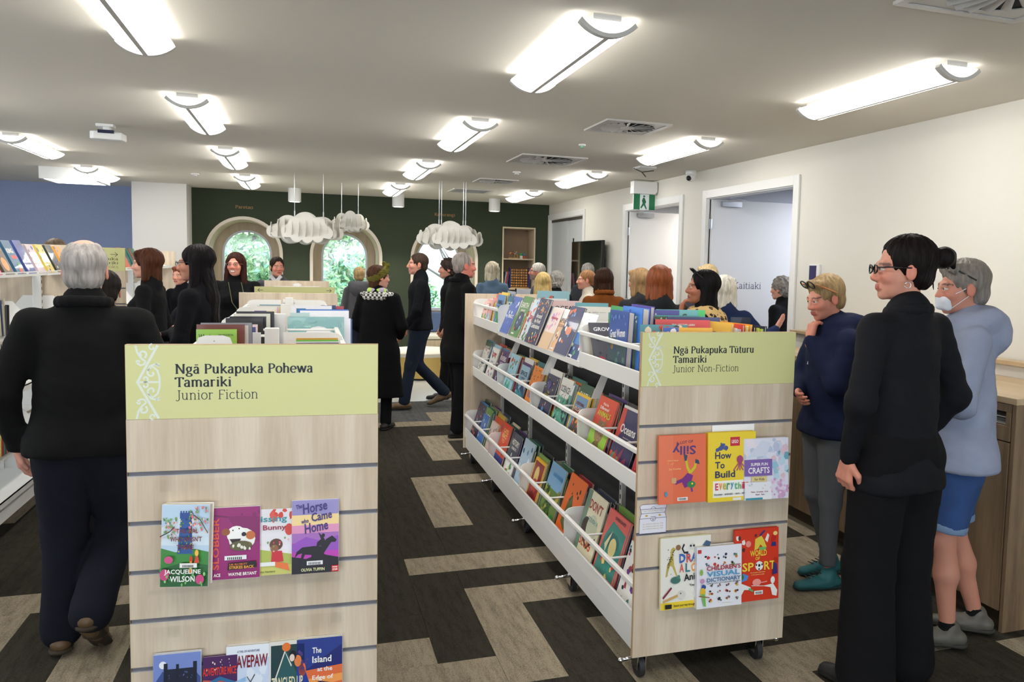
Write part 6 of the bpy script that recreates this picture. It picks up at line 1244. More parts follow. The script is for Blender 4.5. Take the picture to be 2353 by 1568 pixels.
            P=[('c',h0-np.array([0,0,.026]),.047,h0+f*.10-np.array([0,0,.026]),.045,((0,0,1),3.)),('c',h0+f*.10-np.array([0,0,.026]),.045,t0-np.array([0,0,.012]),.041,((0,0,1),3.))]
            V_,F_=sdf(P,.009,.01); mesh_np('sole',V_,F_,mat('sole_%d'%(sum(shoes)),tuple(max(10,int(v*.55)) for v in shoes),.8),sh)
    body['_h']=0; del body['_h']; PEOPLE.append(body)
    if extras: extras(body,hpt,A,Lg,hc,Rh)
    return body
# ================================================================ the crowd
BK=(15,15,18); NV=(24,30,56)
def D_(*p): return p
# man in the left foreground walking away
person('heavy set grey haired man in black jacket walking away, left foreground',(-.873,3.857,1.753),face=4,male=True,tone=(212,160,140),bulk=1.24,hair=('bald',(152,146,142)),top=dict(c=(15,15,16),fold=1,hem=.86,ease=.018,cz=.0,collar=.088,name='black_jacket'),
 bottom=dict(c=(22,24,34),ease=.010,knee=.072,ankle=.070,hem=.0),legs={'L':[(-.10,.03,.50),(-.115,.0,.10),(-.1,1)],'R':[(.085,.12,.50),(.02,-.17,.22),(.05,.50,-.8)]},arms={'L':[(-.295,-.01,1.12),(-.265,.07,.88)],'R':[(.295,-.01,1.12),(.25,.10,.90)]},shoes=(96,74,48),scalp=(226,160,140),hpitch=2)
person('person in black hooded top partly hidden behind the grey haired man',(-1.06,5.10,1.60),face=10,hyaw=0,hpitch=12,hair=('short',(30,26,24)),top=dict(c=(13,13,15),hood=True,hem=.8),bulk=1.1)
person('brown haired person showing only a crown behind the left tall shelf',(-2.051,8.032,1.815),face=165,male=True,hair=('shortm',(96,78,60)),hpitch=10,top=dict(c=(60,60,70)))
person('woman with chin length auburn brown bob and black coat, facing left',(-1.24,7.40,1.748),face=80,hyaw=5,tone=(222,170,150),hair=('bob',(74,44,30)),top=dict(c=BK,hem=.7,bust=1,name='black_coat'),eyes=True,bulk=1.1)
person('short red haired woman peeking out behind the long black haired woman',(-1.329,9.95,1.593),face=150,tone=(226,168,146),hair=('short',(120,58,30)),top=dict(c=(14,15,22)),eyes=True)
def arms_folded(b,hpt,A,Lg,hc,Rh): 
    MB().sphere((.02,.19,1.12),.012).build('button',mat('pearl_button',(220,216,200),.3),b)
person('woman with waist length black hair and folded arms, facing left',(-.709,5.977,1.774),face=72,hyaw=12,tone=(196,140,116),hair=('long',(20,16,18)),top=dict(c=(13,13,19),hem=.72,bust=1,name='black_coat'),glasses=((20,20,22),.0018),eyes=True,smile=True,bulk=1.08,
 arms={'L':[(-.24,.02,1.12),(.06,.21,1.17)],'R':[(.24,.02,1.12),(-.06,.24,1.14)]},hands={'L':((1,.1,.1),.5,(0,-1,0)),'R':((-1,.1,.15),.5,(0,-1,0))},extras=arms_folded,hv=.005)
def lany(b,hpt,A,Lg,hc,Rh):
    m=MB().tube([(-.06,.10,1.45),(-.10,.19,1.28),(-.12,.20,1.10),(-.12,.20,1.02)],.004,6).tube([(.06,.10,1.45),(.02,.2,1.25),(-.12,.20,1.04)],.004,6).build('lanyard',mat('olive_cord',(90,100,60),.7),b)
    MB().tube([(-.12+.016*math.cos(i*PI/6),.208,.985+.016*math.sin(i*PI/6)) for i in range(13)],.003,6).tube([(-.12,.205,1.03),(-.12,.205,1.0)],.003,6).build('ring',M_chrome,b)
    MB().box(-.15,.20,.86,-.09,.204,.95).build('name_badge',mat('badge_grey',(160,164,170),.3),b); MB().sphere((-.06,.185,1.26),.018).build('brooch',mat('gold_badge',(206,150,60),.4),b)
person('smiling woman with long dark hair, round glasses and lanyard, facing the camera',(-.68,8.90,1.748),face=180,hyaw=-12,hpitch=-2,tone=(226,158,136),hair=('long',(58,32,26)),top=dict(c=(16,17,20),hem=.8,bust=1,collar=.06,name='black_puffer_jacket'),glasses=((150,90,80),.0016),smile=True,eyes=True,bulk=1.4,extras=lany,hv=.0048,lipc=(190,90,90))
def shirt(b,hpt,A,Lg,hc,Rh):
    MB().prism([(-.075,1.50),(-.02,1.43),(0,1.40),(.02,1.43),(.075,1.50),(.05,1.53),(0,1.47),(-.05,1.53)],.075,.115,'y').build('shirt_collar',mat('shirt_white',(226,224,230),.7),b)
person('smiling man in grey jumper over white collar, below the left nook edge',(-.329,10.508,1.719),face=168,hyaw=28,male=True,tone=(226,160,138),hair=('shortm',(52,40,36)),top=dict(c=(86,88,94),name='grey_jumper',collar=.07),eyes=True,extras=shirt,bulk=1.4,hv=.005)
person('person with short blond hair and grey hooded jumper, seen from behind',(.699,11.418,1.607),face=-10,hair=('short',(176,146,100)),top=dict(c=(92,92,98),hood=True,name='grey_hoodie'),bottom=dict(c=(40,44,60)),bulk=1.15)
# woman with olive headscarf
M_hound=bpy.data.materials.new('houndstooth')
def _hound():
    m=M_hound; m.use_nodes=True; N=m.node_tree.nodes; L=m.node_tree.links; c=N.new('ShaderNodeTexChecker'); c.inputs['Scale'].default_value=42; c.inputs[1].default_value=(.02,.02,.02,1); c.inputs[2].default_value=(.75,.73,.7,1)
    t=N.new('ShaderNodeTexCoord'); L.new(t.outputs['Object'],c.inputs[0]); L.new(c.outputs[0],N['Principled BSDF'].inputs['Base Color'])
_hound()
def scarf(b,hpt,A,Lg,hc,Rh):
    P=[('c',(-.14,-.03,1.448),.045,(.14,-.03,1.448),.045,((0,0,1),1.8)),('c',(-.14,-.03,1.445),.045,(-.09,.10,1.43),.04,((0,0,1),1.8)),('c',(.14,-.03,1.445),.045,(.09,.10,1.43),.04,((0,0,1),1.8)),('c',(-.09,-.10,1.43),.045,(.09,-.10,1.43),.045,((0,1,0),1.8))]
    V_,F_=sdf(P,.009,.02); mesh_np('houndstooth_collar',V_,F_,M_hound,b)
    P=[('c',(-.07,-.05,1.485),.03,(.07,-.05,1.485),.03),('c',(.07,-.05,1.485),.03,(.05,.06,1.48),.03),('c',(-.07,-.05,1.485),.03,(-.05,.06,1.48),.03)]
    V_,F_=sdf(P,.008,.02); c=np.where((np.sin(V_[:,0]*70)>0)[:,None],np.array(lin((196,230,110))[:3]),np.array(lin((190,176,214))[:3])); mesh_np('neck_scarf',V_,F_,mat('scarf_print',(255,255,255),.8,vc=True),b,c)
    mb=[]
    P=[]
    for i in range(13):
        a=PI*2*i/12; a2=PI*2*(i+1)/12
        f=lambda a:Rh@np.array([.080*math.cos(a),-.020+.098*math.sin(a),.034+.066*math.sin(a)])*.95+hc
        for o_ in (-.022,.0,.022):
            w_=Rh@np.array([0,-.6*o_,.8*o_]); P.append(('c',tuple(f(a)+w_),.0165,tuple(f(a2)+w_),.0165))
    P+=[('c',hpt((0,.07,.10)),.026,hpt((.0,.05,.150)),.022),('c',hpt((-.02,.06,.11)),.02,hpt((.035,.08,.13)),.022)]
    V_,F_=sdf(P,.0055,.01); V_=push(V_,F_,np.sin(V_[:,2]*260+V_[:,0]*60)*.0016); mesh_np('olive_headscarf',V_,F_,cloth('olive_knit',(104,98,40),.9,500),b)
person('woman in olive twisted headscarf and long black coat with houndstooth collar',(.700,8.248,1.655),face=-28,hyaw=-42,tone=(220,166,146),hair=('turban',(74,50,34)),top=dict(c=(11,11,14),hem=.36,ease=.012,flare=.075,collar=.05,name='long_black_coat'),bottom=dict(c=(18,18,22)),glasses=((60,50,40),.0018),extras=scarf,hv=.0048,bulk=1.26,arms={'L':[(-.25,-.02,1.12),(-.15,.15,.98)],'R':[(.27,0,1.12),(.16,.2,.98)]},eyes=True)
# walking man
person('man in black zip jacket and jeans walking left with dark brown hair',(1.208,9.30,1.80),face=88,hyaw=2,hpitch=-3,male=True,tone=(214,156,134),hair=('shortm',(66,52,44)),top=dict(c=(16,18,24),hem=.90,cz=.03,collar=.080,name='black_jacket'),bottom=dict(c=(30,38,52),m=cloth('dark_denim',(34,42,58),.9,300),knee=.068,ankle=.062,hem=.0),
 legs={'L':[(-.08,.10,.50),(-.08,.17,.10),(0,1)],'R':[(.08,.02,.50),(.08,-.30,.17),(0,1,-.38)]},arms={'L':[(-.25,.06,1.13),(-.22,.18,.93)],'R':[(.25,-.04,1.13),(.24,-.02,.90)]},shoes=(110,86,58),bulk=1.22,hv=.005,eyes=True)
person('curly dark haired woman in black, face showing between the two men',(1.657,9.934,1.744),face=86,tone=(206,150,126),hair=('curly',(62,50,46)),top=dict(c=BK),bottom=dict(c=(18,18,20)),legs={'L':[(-.08,.04,.5),(-.08,.08,.09),(0,1)]},eyes=True)
person('stout man with cropped white hair and moustache in black overcoat, facing right',(1.46,7.75,1.80),face=-80,hyaw=0,hpitch=-2,male=True,tone=(222,140,122),hair=('crop',(150,140,134)),top=dict(c=(12,12,13),fold=1,hem=.72,ease=.015,cz=-.005,collar=.085,name='black_overcoat'),bottom=dict(c=(15,15,18),hem=.02,knee=.07,ankle=.068),tache=(226,222,214),bulk=1.4,shoes=(20,20,20),hv=.0048,eyes=True,legs={'L':[(-.10,.02,.5),(-.12,.03,.09),(0,1)],'R':[(.10,-.02,.5),(.10,-.06,.09),(.1,1)]},scalp=(228,160,140))
person('person with silver blond bob and blue denim jacket, back turned',(2.429,10.834,1.724),face=-12,hyaw=-12,hair=('bob',(204,194,170)),top=dict(c=(96,120,146),m=cloth('pale_denim',(96,120,146),.9,260),name='denim_jacket',hem=.95),bottom=dict(c=(40,50,70)),bulk=1.15)
person('white haired bearded man in glasses looking left by the wood niche',(3.049,10.80,1.727),face=70,hpitch=-5,male=True,tone=(218,150,130),hair=('shortm',(206,200,190)),stub=.9,top=dict(c=(90,96,110),collar=.065,name='checked_shirt'),glasses=((50,40,40),.0022),eyes=True)
person('person with long straight blonde hair over the far book bins, back turned',(2.524,8.671,1.615),face=-15,hair=('long',(206,176,112)),top=dict(c=(60,60,66)),bulk=.95)
person('grey curly haired person in black right of the long blonde hair',(2.968,9.58,1.616),face=-25,hair=('curly',(150,146,140)),top=dict(c=BK),bulk=1.)
person('woman with tied golden brown hair and cream coat, profile to the left',(3.043,8.709,1.654),face=78,hpitch=-2,tone=(220,162,140),hair=('tied',(150,104,62)),top=dict(c=(216,208,192),hem=.7,collar=.07,name='cream_coat'),eyes=True)
person('person with dark brown bob and rust wool jacket, back turned',(2.819,7.515,1.677),face=-8,hyaw=-4,hair=('bob',(56,36,26)),top=dict(c=(126,70,28),m=cloth('rust_wool',(132,74,30),.95,220,var=.12),hem=.85,fold=1,collar=.085,cz=.01,name='rust_jacket'),bulk=1.15)
person('silver haired person in front of the television, mostly hidden',(3.50,9.93,1.737),face=-20,hair=('short',(150,146,142)),top=dict(c=(60,64,70)))
M_dot=cloth('charcoal_cotton',(38,42,46))
def heart(b,hpt,A,Lg,hc,Rh):
    hs=lambda cx,cz,r:[(cx+r*(math.sin(t)**3),cz+r*(.8125*math.cos(t)-.3125*math.cos(2*t)-.125*math.cos(3*t)-.0625*math.cos(4*t))) for t in [i*PI/12 for i in range(24)]]
    MB().prism(hs(.135,1.29,.028),-.158,-.120,'y').build('pink_heart_patch',mat('heart_pink',(206,40,100),.7),b)
    MB().prism(hs(.10,1.385,.022),-.150,-.09,'y').build('yellow_patch',mat('patch_yellow',(220,180,100),.7),b); MB().prism(hs(.13,1.18,.03),-.158,-.120,'y').build('yellow_patch',mat('patch_yellow',(220,180,100),.7),b)
person('copper haired woman in charcoal jacket with a pink heart on the back',(2.515,5.501,1.710),face=-8,hyaw=-30,tone=(220,170,150),hair=('bob',(140,72,34)),top=dict(c=(38,42,46),m=M_dot,hem=.85,collar=.085,cz=.01,name='charcoal_jacket'),glasses=((30,24,24),.0026),extras=heart,bulk=1.28,hv=.005)
person('person with light brown hair hidden behind the copper haired woman',(2.85,6.70,1.684),face=5,hyaw=20,hair=('bob',(158,124,84)),top=dict(c=(50,50,54)))
# leopard scarf woman
M_leo=bpy.data.materials.new('leopard_print')
def _leo():
    m=M_leo; m.use_nodes=True; N=m.node_tree.nodes; L=m.node_tree.links; p=N['Principled BSDF']; p.inputs['Roughness'].default_value=.85; t=N.new('ShaderNodeTexCoord')
    v=N.new('ShaderNodeTexVoronoi'); v.inputs['Scale'].default_value=22; v.inputs['Randomness'].default_value=.9; ns=N.new('ShaderNodeTexNoise'); ns.inputs['Scale'].default_value=26
    mx=N.new('ShaderNodeVectorMath'); mx.operation='ADD'; sc=N.new('ShaderNodeVectorMath'); sc.operation='SCALE'; sc.inputs['Scale'].default_value=.05; L.new(t.outputs['Object'],ns.inputs[0]); L.new(ns.outputs[1],sc.inputs[0]); L.new(t.outputs['Object'],mx.inputs[0]); L.new(sc.outputs[0],mx.inputs[1]); L.new(mx.outputs[0],v.inputs[0])
    cr=N.new('ShaderNodeValToRGB'); e=cr.color_ramp.elements; e[0].position=.0; e[0].color=lin((120,86,50)); e[1].position=1; e[1].color=lin((202,170,112)); cr.color_ramp.interpolation='CONSTANT'
    a=e.new(.16); a.color=lin((40,32,26)); a=e.new(.34); a.color=lin((202,170,112)); L.new(v.outputs[0],cr.inputs[0]); L.new(cr.outputs[0],p.inputs['Base Color'])
_leo()
def leop(b,hpt,A,Lg,hc,Rh):
    P=[('c',(-.12,-.02,1.43),.075,(.10,-.05,1.42),.075),('c',(-.09,.07,1.43),.055,(.08,.08,1.43),.055),('c',(-.12,-.02,1.43),.07,(-.09,.07,1.43),.06),('c',(.11,-.04,1.42),.07,(.08,.08,1.43),.06),('c',(-.10,-.07,1.40),.07,(-.05,-.13,1.22),.06),('c',(.02,-.09,1.40),.07,(.06,-.13,1.22),.07),('c',(-.11,-.0,1.36),.08,(-.12,.03,1.24),.07)]
    V_,F_=sdf(P,.008,.03); V_=push(V_,F_,wob(V_,.008,40,3,.4)); mesh_np('leopard_print_scarf',V_,F_,M_leo,b)
    mb=MB()
    for sx in (-1,1): mb.tube([hpt((sx*.034+.030*math.cos(a),.075+.022*math.sin(a)-.008,.115+.018*math.sin(a))) for a in [i*PI/8 for i in range(17)]],.0045,6); mb.tube([hpt((sx*.066,.06,.105)),hpt((sx*.085,-.01,.055))],.003,6)
    mb.build('sunglasses',M_black,b,smooth=True)
    for sx in (-1,1):
        ml=MB(); ml.v=[hpt((sx*.034+.029*math.cos(a),.075+.021*math.sin(a)-.006,.118+.017*math.sin(a))) for a in [i*PI/8 for i in range(16)]]; ml.F(tuple(range(16))); ml.build('dark_lens',mat('dark_lens',(10,10,12),.1),b)
person('woman in leopard print scarf holding a hand over her mouth, facing left',(2.54,4.88,1.688),face=58,hyaw=16,hpitch=-4,tone=(176,116,90),hair=('shoulder',(16,14,16)),top=dict(c=(16,16,18),name='black_top'),extras=leop,eyes=True,hv=.0046,browc=(24,18,16),lipc=(150,80,76),arms={'L':[(-.20,.10,1.18),(-.02,.17,1.43)]},hands={'L':((.1,-.1,1),.55,(.2,-1,.1))},bulk=1.1)
person('person with streaky blond hair behind the leopard scarf woman',(3.326,6.285,1.735),face=-10,hair=('short',(186,160,118)),top=dict(c=(70,70,80)))
def ring(b,hpt,A,Lg,hc,Rh): pass
person('white haired woman in navy jumper stretching an arm out to the right',(3.126,5.603,1.645),face=-18,hyaw=-30,tone=(214,160,140),hair=('bob',(222,218,206)),top=dict(c=(34,48,84),m=cloth('navy_knit',(38,52,90),.95,260),collar=.07,ease=.01,name='navy_jumper'),glasses=((60,50,50),.0018),arms={'R':[(.33,.02,1.24),(.47,.14,1.31)]},hands={'R':((.55,.35,.75),.05,(-.8,.5,.1))},bulk=1.1)
person('grey curly haired person in black standing inside the Kaitiaki doorway',(4.44,6.86,1.635),face=30,hair=('curly',(130,124,116)),top=dict(c=(14,14,16)),bulk=1.2)
def p27x(b,hpt,A,Lg,hc,Rh):
    mb=MB()
    for sx in (-1,1): mb.tube([hpt((sx*.033+.026*math.cos(a),.092+.012*math.sin(a),.098+.022*math.sin(a))) for a in [i*PI/8 for i in range(17)]],.004,6)
    mb.build('sunglasses',M_black,b,smooth=True); m2=MB()
    for sx in (-1,1): m2=MB(); m2.tube([hpt((sx*.066,.08,.100)),hpt((sx*.090,-.02,.030))],.0045,6); m2.build('sunglasses_arm',mat('tan_arm',(190,120,70),.4),b)
    MB().tube([(.082,-.055,1.48),(.05,.10,1.40),(.045,.13,1.25)],.004,6).build('drawstring',mat('cord_white',(226,226,222),.7),b)
    for k_ in 'LR':
        for i in range(4):
            l=Lg[k_][2]; MB().tube([(l[0]-.02,l[1]+.05+.022*i,.098-.008*i),(l[0]+.02,l[1]+.06+.022*i,.098-.008*i)],.003,6).build('shoe_lace',M_black,b)
person('short haired blond person in navy hoodie and grey trousers, hand at the chin',(2.611,3.610,1.677),face=84,hyaw=4,hpitch=14,tone=(210,144,122),hair=('short',(150,124,84)),top=dict(c=NV,m=cloth('navy_fleece',(26,32,58),.95,320),hood=True,hem=.86,ease=.008,name='navy_hoodie'),bottom=dict(c=(92,94,96),m=cloth('grey_jersey',(96,98,100),.95,300),ankle=.045,knee=.062,hem=.13),shoes=(40,110,116),extras=p27x,eyes=True,hv=.0042,
 arms={'L':[(-.20,.10,1.16),(-.01,.155,1.40)],'R':[(.20,.10,1.16),(.0,.20,1.10)]},hands={'L':((.15,-.25,1),.75,(.1,-1,0))},legs={'L':[(-.08,.02,.50),(-.10,.03,.09),(0,1)],'R':[(.08,.02,.50),(.10,-.1,.09),(-.05,1)]},hy=.07,bulk=1.24)
def p28x(b,hpt,A,Lg,hc,Rh):
    MB().tube([hpt((-.082,.0+.011*math.cos(i*PI/6),-.055+.011*math.sin(i*PI/6))) for i in range(13)],.0016,6).build('hoop_earring',M_chrome,b,smooth=True)
person('tall dark haired woman with a bun, black framed glasses and black trouser suit',(2.235,2.601,1.843),face=8,hyaw=58,hpitch=0,tone=(208,146,124),hair=('bun',(26,20,20)),top=dict(c=(16,17,22),m=cloth('black_suiting',(17,18,23),.8,700),hem=.80,ease=.004,fold=1,cz=-.02,collar=.072,name='black_blazer'),bottom=dict(c=(15,15,18),knee=.082,ankle=.098,ease=.012,hem=.03),shoes=(30,30,32),glasses=((14,14,16),.0030),extras=p28x,eyes=True,hv=.004,
 arms={'L':[(-.25,-.04,1.14),(-.225,.03,.92)],'R':[(.27,-.03,1.14),(.20,.10,.94)]},hands={'L':((0,.2,-1),.5,(1,0,0)),'R':False},legs={'L':[(-.105,.02,.50),(-.11,-.0,.09),(-.2,1)],'R':[(.105,.03,.50),(.125,.02,.09),(.3,1)]},bulk=1.06,bv=.011)
def p29x(b,hpt,A,Lg,hc,Rh):
    P=[('c',(-.03,.078,-.05),.02,(.03,.078,-.05),.02),('c',(0,.100,-.03),.014,(0,.098,-.075),.016),('c',(-.028,.07,-.08),.018,(.028,.07,-.08),.018)]
    V_,F_=sdf(P,.006,.02); mesh_np('face_mask',np.array([hpt(p) for p in V_]),F_,mat('mask_white',(226,228,234),.8),b)
    for sx in (-1,1): MB().tube([hpt((sx*.045,.072,-.035)),hpt((sx*.078,.01,.0))],.0016,6).build('mask_loop',mat('mask_white',(226,228,234),.8),b); MB().tube([hpt((sx*.045,.06,-.085)),hpt((sx*.078,-.005,-.03))],.0016,6).build('mask_loop',mat('mask_white',(226,228,234),.8),b)
    for sx in (-1,1): MB().tube([hpt((sx*.034+.026*math.cos(a),.085+.012*math.sin(a),.104+.016*math.sin(a))) for a in [i*PI/8 for i in range(17)]],.003,6).tube([hpt((sx*.062,.07,.10)),hpt((sx*.088,-.03,.035))],.0035,6).build('sunglasses',mat('dark_frame',(40,40,44),.2),b,smooth=True)
    for k_ in 'LR':
        l=Lg[k_]; P=[('c',np.array(l[2])+np.array([0,0,-.02]),.041,np.array(l[2])+np.array([0,0,.035]),.038),('p',(0,0,l[2][2]+.03),(0,0,1))]; V_,F_=sdf(P,.008,.01); mesh_np('sock',V_,F_,cloth('black_sock',(18,18,20)),b)
    for k_ in 'LR':
        l=Lg[k_]; a=np.array(l[0]); k=np.array(l[1]); q=a+(k-a)*((a[2]-.565)/(a[2]-k[2])); d=(k-a)/np.linalg.norm(k-a); P=[('c',q-d*.018,.092,q+d*.016,.090)]; P+=[('p',tuple(q-d*.018),tuple(-d)),('p',tuple(q+d*.018),tuple(d))]; V_,F_=sdf(P,.008,.004); mesh_np('rolled_cuff',V_,F_,cloth('cuff_denim',(120,144,176),.9,260),b)
person('person in pale grey hoodie, denim shorts and white face mask at the right',(2.79,2.86,1.765),face=58,hyaw=10,hpitch=4,tone=(198,138,116),hair=('short',(124,116,108),'messy'),top=dict(c=(142,152,176),m=cloth('marl_grey_fleece',(146,154,176),.95,420,var=.10),hood=True,hem=.84,ease=.008,band=True,name='grey_hoodie'),
 bottom=dict(c=(52,78,124),m=cloth('blue_denim',(54,80,128),.9,260,var=.18),hem=.55,knee=.082,name='denim_shorts',skin_v=.012),shoes=(92,88,80),extras=p29x,eyes=True,hv=.0045,bulk=1.26,arms={'L':[(-.24,.05,1.13),(-.10,.22,1.15)],'R':[(.25,-.02,1.13),(.12,.22,1.05)]},
 legs={'L':[(-.08,.06,.50),(-.09,.02,.10),(0,1)],'R':[(.09,-.02,.50),(.11,-.14,.10),(.1,1)]})
# ================================================================ furniture and wall details
M_oak=wood('desk_oak',(98,78,58),(146,122,94),.8,'Z',.5); M_oakl=wood('worktop_oak',(172,146,112),(200,176,142),.8,'Y',.4)
dk=thing('returns_desk','tall oak cabinet desk along the right wall with a paper slot','desk',(3.12,2.82,0))
def dbox(n,a,m=M_oak,p=dk,bev=.002): return MB().box(*a).build(n,m,p,bevel=bev)
dbox('end_panel',(.0,0,0,.74,.022,1.096)); dbox('plinth',(.06,.022,0,.70,2.27,.095),mat('plinth_brown',(66,52,40),.6))
dbox('worktop',(-.006,-.004,1.096,.74,2.29,1.126),M_oakl); dbox('carcass',(.022,.03,.095,.74,2.27,.985),M_oak)
for k in range(2):
    a=.03+1.12*k; b=a+1.114
    f=bpy.data.objects.new('slot_front',None); COL.objects.link(f); f.parent=dk
    dbox('front_rail',(.0,a,1.056,.02,b,1.094),p=f); dbox('front_rail',(.0,a,.917,.02,b,.99),p=f); dbox('front_stile',(.0,a,.99,.02,a+.028,1.056),p=f); dbox('front_stile',(.0,b-.028,.99,.02,b,1.056),p=f)
    dbox('cabinet_door',(.0,a,.10,.02,b,.912))
dbox('slot_shelf',(.02,.03,.983,.70,2.27,.989),M_oakl); dbox('back',(.70,.022,.985,.74,2.27,1.096))
ld=MB().box(XW-.10,2.82,1.127,XW-.012,5.60,1.195).build('upstand',mat('upstand_grey',(196,192,184),.5)); tag(ld,'pale upstand box along the wall behind the oak desk top','ledge'); MB().box(XW-.12,2.81,1.195,XW-.012,5.62,1.218).build('ledge_cap',M_oakl,ld,bevel=.002)
for i,(c,z) in enumerate((((226,220,204),.990),((196,196,190),.998),((110,112,100),1.004),((230,228,220),1.022))):
    o=MB().box(3.15,2.87+.01*i,z,3.42,3.40,z+(.006,.004,.014,.005)[i]).build('paper_stack',mat('slot_paper_%d'%i,c,.7)); tag(o,'%s papers lying in the desk slot, %s from the bottom'%(['cream','grey','dark printed','white'][i],ORD[i]),'paper','papers in the desk slot')
# wood niche in the green wall
n=thing('wall_shelf_niche','tall birch shelf niche set in the green wall at its right end','shelf',(3.07,YW-.02,0)); M_ny=mat('niche_birch_back',(150,128,104),.6,vary=.05,vscale=5)
for a in ((0,0,.09,.02,.42,2.305),(.53,0,.09,.55,.42,2.305)): dbox('side',a,M_nook,n)
dbox('top',(.02,0,2.285,.53,.42,2.305),M_nook,n); dbox('back',(.02,.40,.09,.53,.42,2.285),M_ny,n)
for z in (1.795,1.30,.80,.30): dbox('shelf',(.02,.004,z-.022,.53,.40,z),M_nook,n)
dbox('edge_trim',(-.006,-.006,.09,.012,0,2.312),mat('niche_edge',(214,200,168),.5),n); dbox('edge_trim',(.538,-.006,.09,.556,0,2.312),MATS['niche_edge'],n); dbox('edge_trim',(.012,-.006,2.292,.538,0,2.312),MATS['niche_edge'],n)
bt=thing('bead_maze_toy','small wire bead maze toy with coloured beads on the niche shelf','toy',(3.28,13.1,1.795))
MB().box(-.09,-.06,0,.09,.06,.015).build('base',mat('toy_wood',(190,150,90),.5),bt,bevel=.003)
for i,(c,x) in enumerate((((206,60,40),-.05),((60,150,80),0),((230,180,50),.05))):
    pts=[(x-.03+.06*t/10,-.03+.012*math.sin(t),.015+.09*math.sin(PI*t/10)+.02*math.sin(t*1.3)) for t in range(11)]
    MB().tube(pts,.003,6).build('wire',mat('toy_wire_%d'%i,c,.4),bt)
    for t in (2,4,7): MB().sphere(pts[t],.012,8,6).build('bead',mat('toy_bead_%d'%((i+t)%3),[(60,120,190),(230,190,60),(200,60,50)][(i+t)%3],.4),bt,smooth=True)
g=thing('stacking_toy','small green and white toy beside the bead maze','toy',(3.42,13.08,1.795)); MB().cyl((0,0,0),(0,0,.05),.025,12).build('cup',mat('toy_white',(226,226,210),.5),g); MB().sphere((0,0,.07),.03,10,8).build('ball',mat('toy_green',(60,150,80),.5),g,smooth=True); MB().cyl((.05,0,0),(.05,0,.05),.02,12,.012).build('cone',mat('toy_red',(200,60,40),.5),g); MB().sphere((.05,0,.07),.025,10,8).build('blue_ball',mat('toy_blue',(80,110,150),.5),g,smooth=True)
ab=thing('wooden_abacus','wooden abacus style bead frame with blue side on the lower niche shelf','toy',(3.22,13.06,1.30))
MB().box(0,0,0,.02,.06,.34).build('side',mat('abacus_blue',(50,50,120),.5),ab); MB().box(.33,0,0,.35,.06,.34).build('side',mat('abacus_blue',(50,50,120),.5),ab); MB().box(.02,0,0,.33,.06,.015).build('base',mat('toy_wood',(190,150,90),.5),ab)
for k in range(7):
    z=.04+.044*k; MB().cyl((.02,.03,z),(.33,.03,z),.004,6).build('rod',M_alu,ab)
    for j in range(7): MB().sphere((.045+.042*j,.03,z),(.019,.016,.016),8,6).build('bead',mat('abacus_bead_%d'%(j%2),((206,150,80),(184,120,60))[j%2],.4),ab,smooth=True)
for i,c in enumerate(((40,50,80),(170,176,190),(200,60,60),(60,90,120))): book('%s picture book leaning at the left of the niche, %s'%(cname(c),ORD[i]),Vector((3.10+.022*i,13.02,1.303)),(.24,.012,.27),c,Matrix.Rotation(PI/2,4,'Z')@Matrix.Rotation(math.radians(9),4,'X'),None,'books in the niche')
wb=thing('presentation_board','white board with a dark edge standing in front of the niche','board',(2.97,11.6,0)); MB().box(0,0,.75,.42,.02,1.33).build('panel',mat('board_white',(214,218,230),.4),wb); MB().box(-.02,-.004,.73,0,.024,1.34).build('frame_edge',M_black,wb)
for x in (.04,.36): MB().cyl((x,.01,0),(x,.01,.75),.012,8).build('leg',M_black,wb)
# wall lettering
for s,x,z,w in (('Paretao',-.985,2.425,.245),('Kahurangi',1.95,2.443,.33)):
    mb=MB(); serif(mb,s,x,z,w,.045,YW-.003,True); o=mb.build('wall_lettering',mat('gold_letter',(170,126,76),.5)); tag(o,'small gold word %s lettered on the green wall above an arch'%s,'lettering')
mb=MB(); serif(mb,'Kaitiaki',4.160,1.502,.33,.066,7.2965,False); mb.build('lettering',mat('navy_letter',(40,48,84),.5),bpy.data.objects['door_1'])
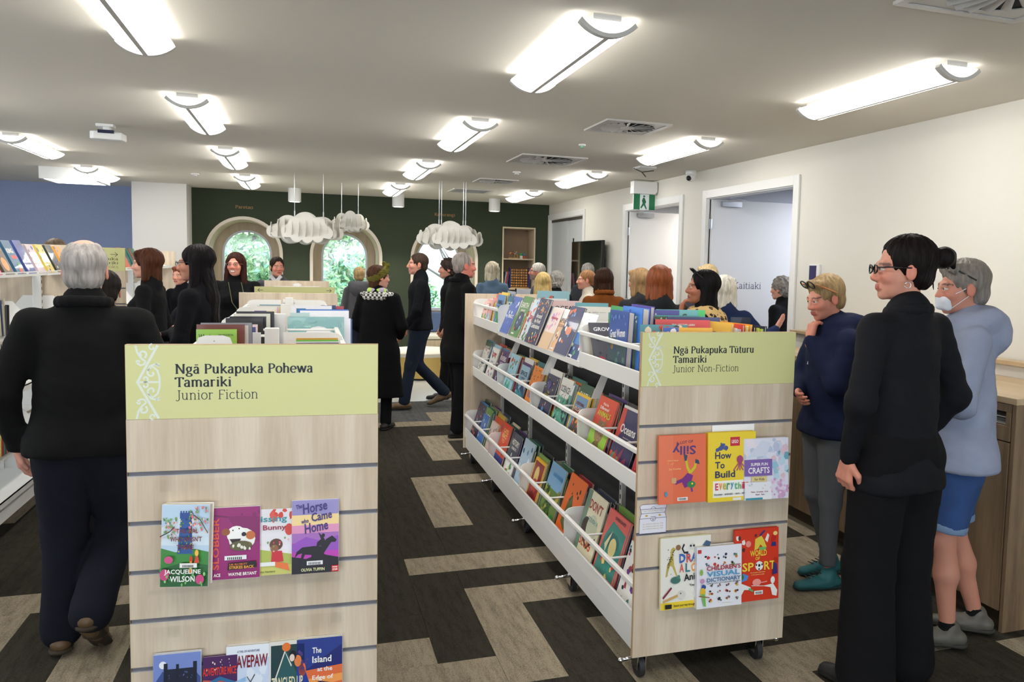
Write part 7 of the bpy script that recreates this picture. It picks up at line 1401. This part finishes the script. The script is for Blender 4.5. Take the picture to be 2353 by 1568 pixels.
# ottomans
M_mus=cloth('mustard_felt',(206,178,108),.9,300); M_cream=cloth('cream_felt',(216,210,196),.9,300)
def ottoman(label,x,y,r,h,m,mt):
    t=thing('round_ottoman',label,'seat',(x,y,0),0,'round seats by the windows'); MB().cyl((0,0,0),(0,0,.03),r*.94,40).build('plinth',M_black,t)
    MB().tube([(0,0,.03),(0,0,h-.07)],[r,r],48).build('body',m,t,smooth=True,auto=True); MB().tube([(0,0,h-.07),(0,0,h-.02),(0,0,h)],[r*1.005,r*1.0,r*.95],48).build('seat_pad',mt,t,smooth=True,auto=True)
ottoman('large mustard round ottoman with white top behind the walking man',1.62,11.98,.50,.40,M_mus,M_cream)
ottoman('cream round ottoman near the left arched nook',-1.05,11.2,.42,.40,M_cream,M_cream)
ottoman('small mustard ottoman at the right behind the black overcoat',2.75,12.0,.35,.42,M_mus,M_cream)
# glowing panels added out of view to brighten the rooms behind the doors
M_room=emis('room_fill_glow',(255,248,236),20); M_roomb=emis('room_fill_glow_blue',(236,242,255),19)  # added fill; the bluish one stands in for daylight
for (x,y,m,l) in ((5.2,9.0,M_room,'flat glowing panel added to brighten the room behind the middle door'),(5.4,6.2,M_roomb,'flat bluish glowing panel added to brighten the Kaitiaki room')):
    t=thing('fill_panel',l,'lamp',(x,y,CH-.12)); MB().box(-.3,-.6,-.02,.3,.6,0).build('frame',M_trim,t); MB().box(-.27,-.57,-.022,.27,.57,-.019).build('panel',m,t)
# light from the three cylinder downlights, washing the green wall
for x,y in ((-.147,12.236),(1.309,12.3),(2.773,12.3)):
    l=bpy.data.lights.new('downlight_beam','SPOT'); l.energy=95; l.spot_size=math.radians(100); l.spot_blend=.8; l.shadow_soft_size=.06; l.color=(1,.94,.84); o=bpy.data.objects.new('downlight_beam',l); COL.objects.link(o); o.location=(x,y,CH-.20)
# plain labels longer than sixteen words would be hard to read
for _o in bpy.data.objects:
    if 'label' in _o.keys() and len(_o['label'].split())>16: _o['label']=' '.join(_o['label'].replace(' the ',' ').split()[:16])
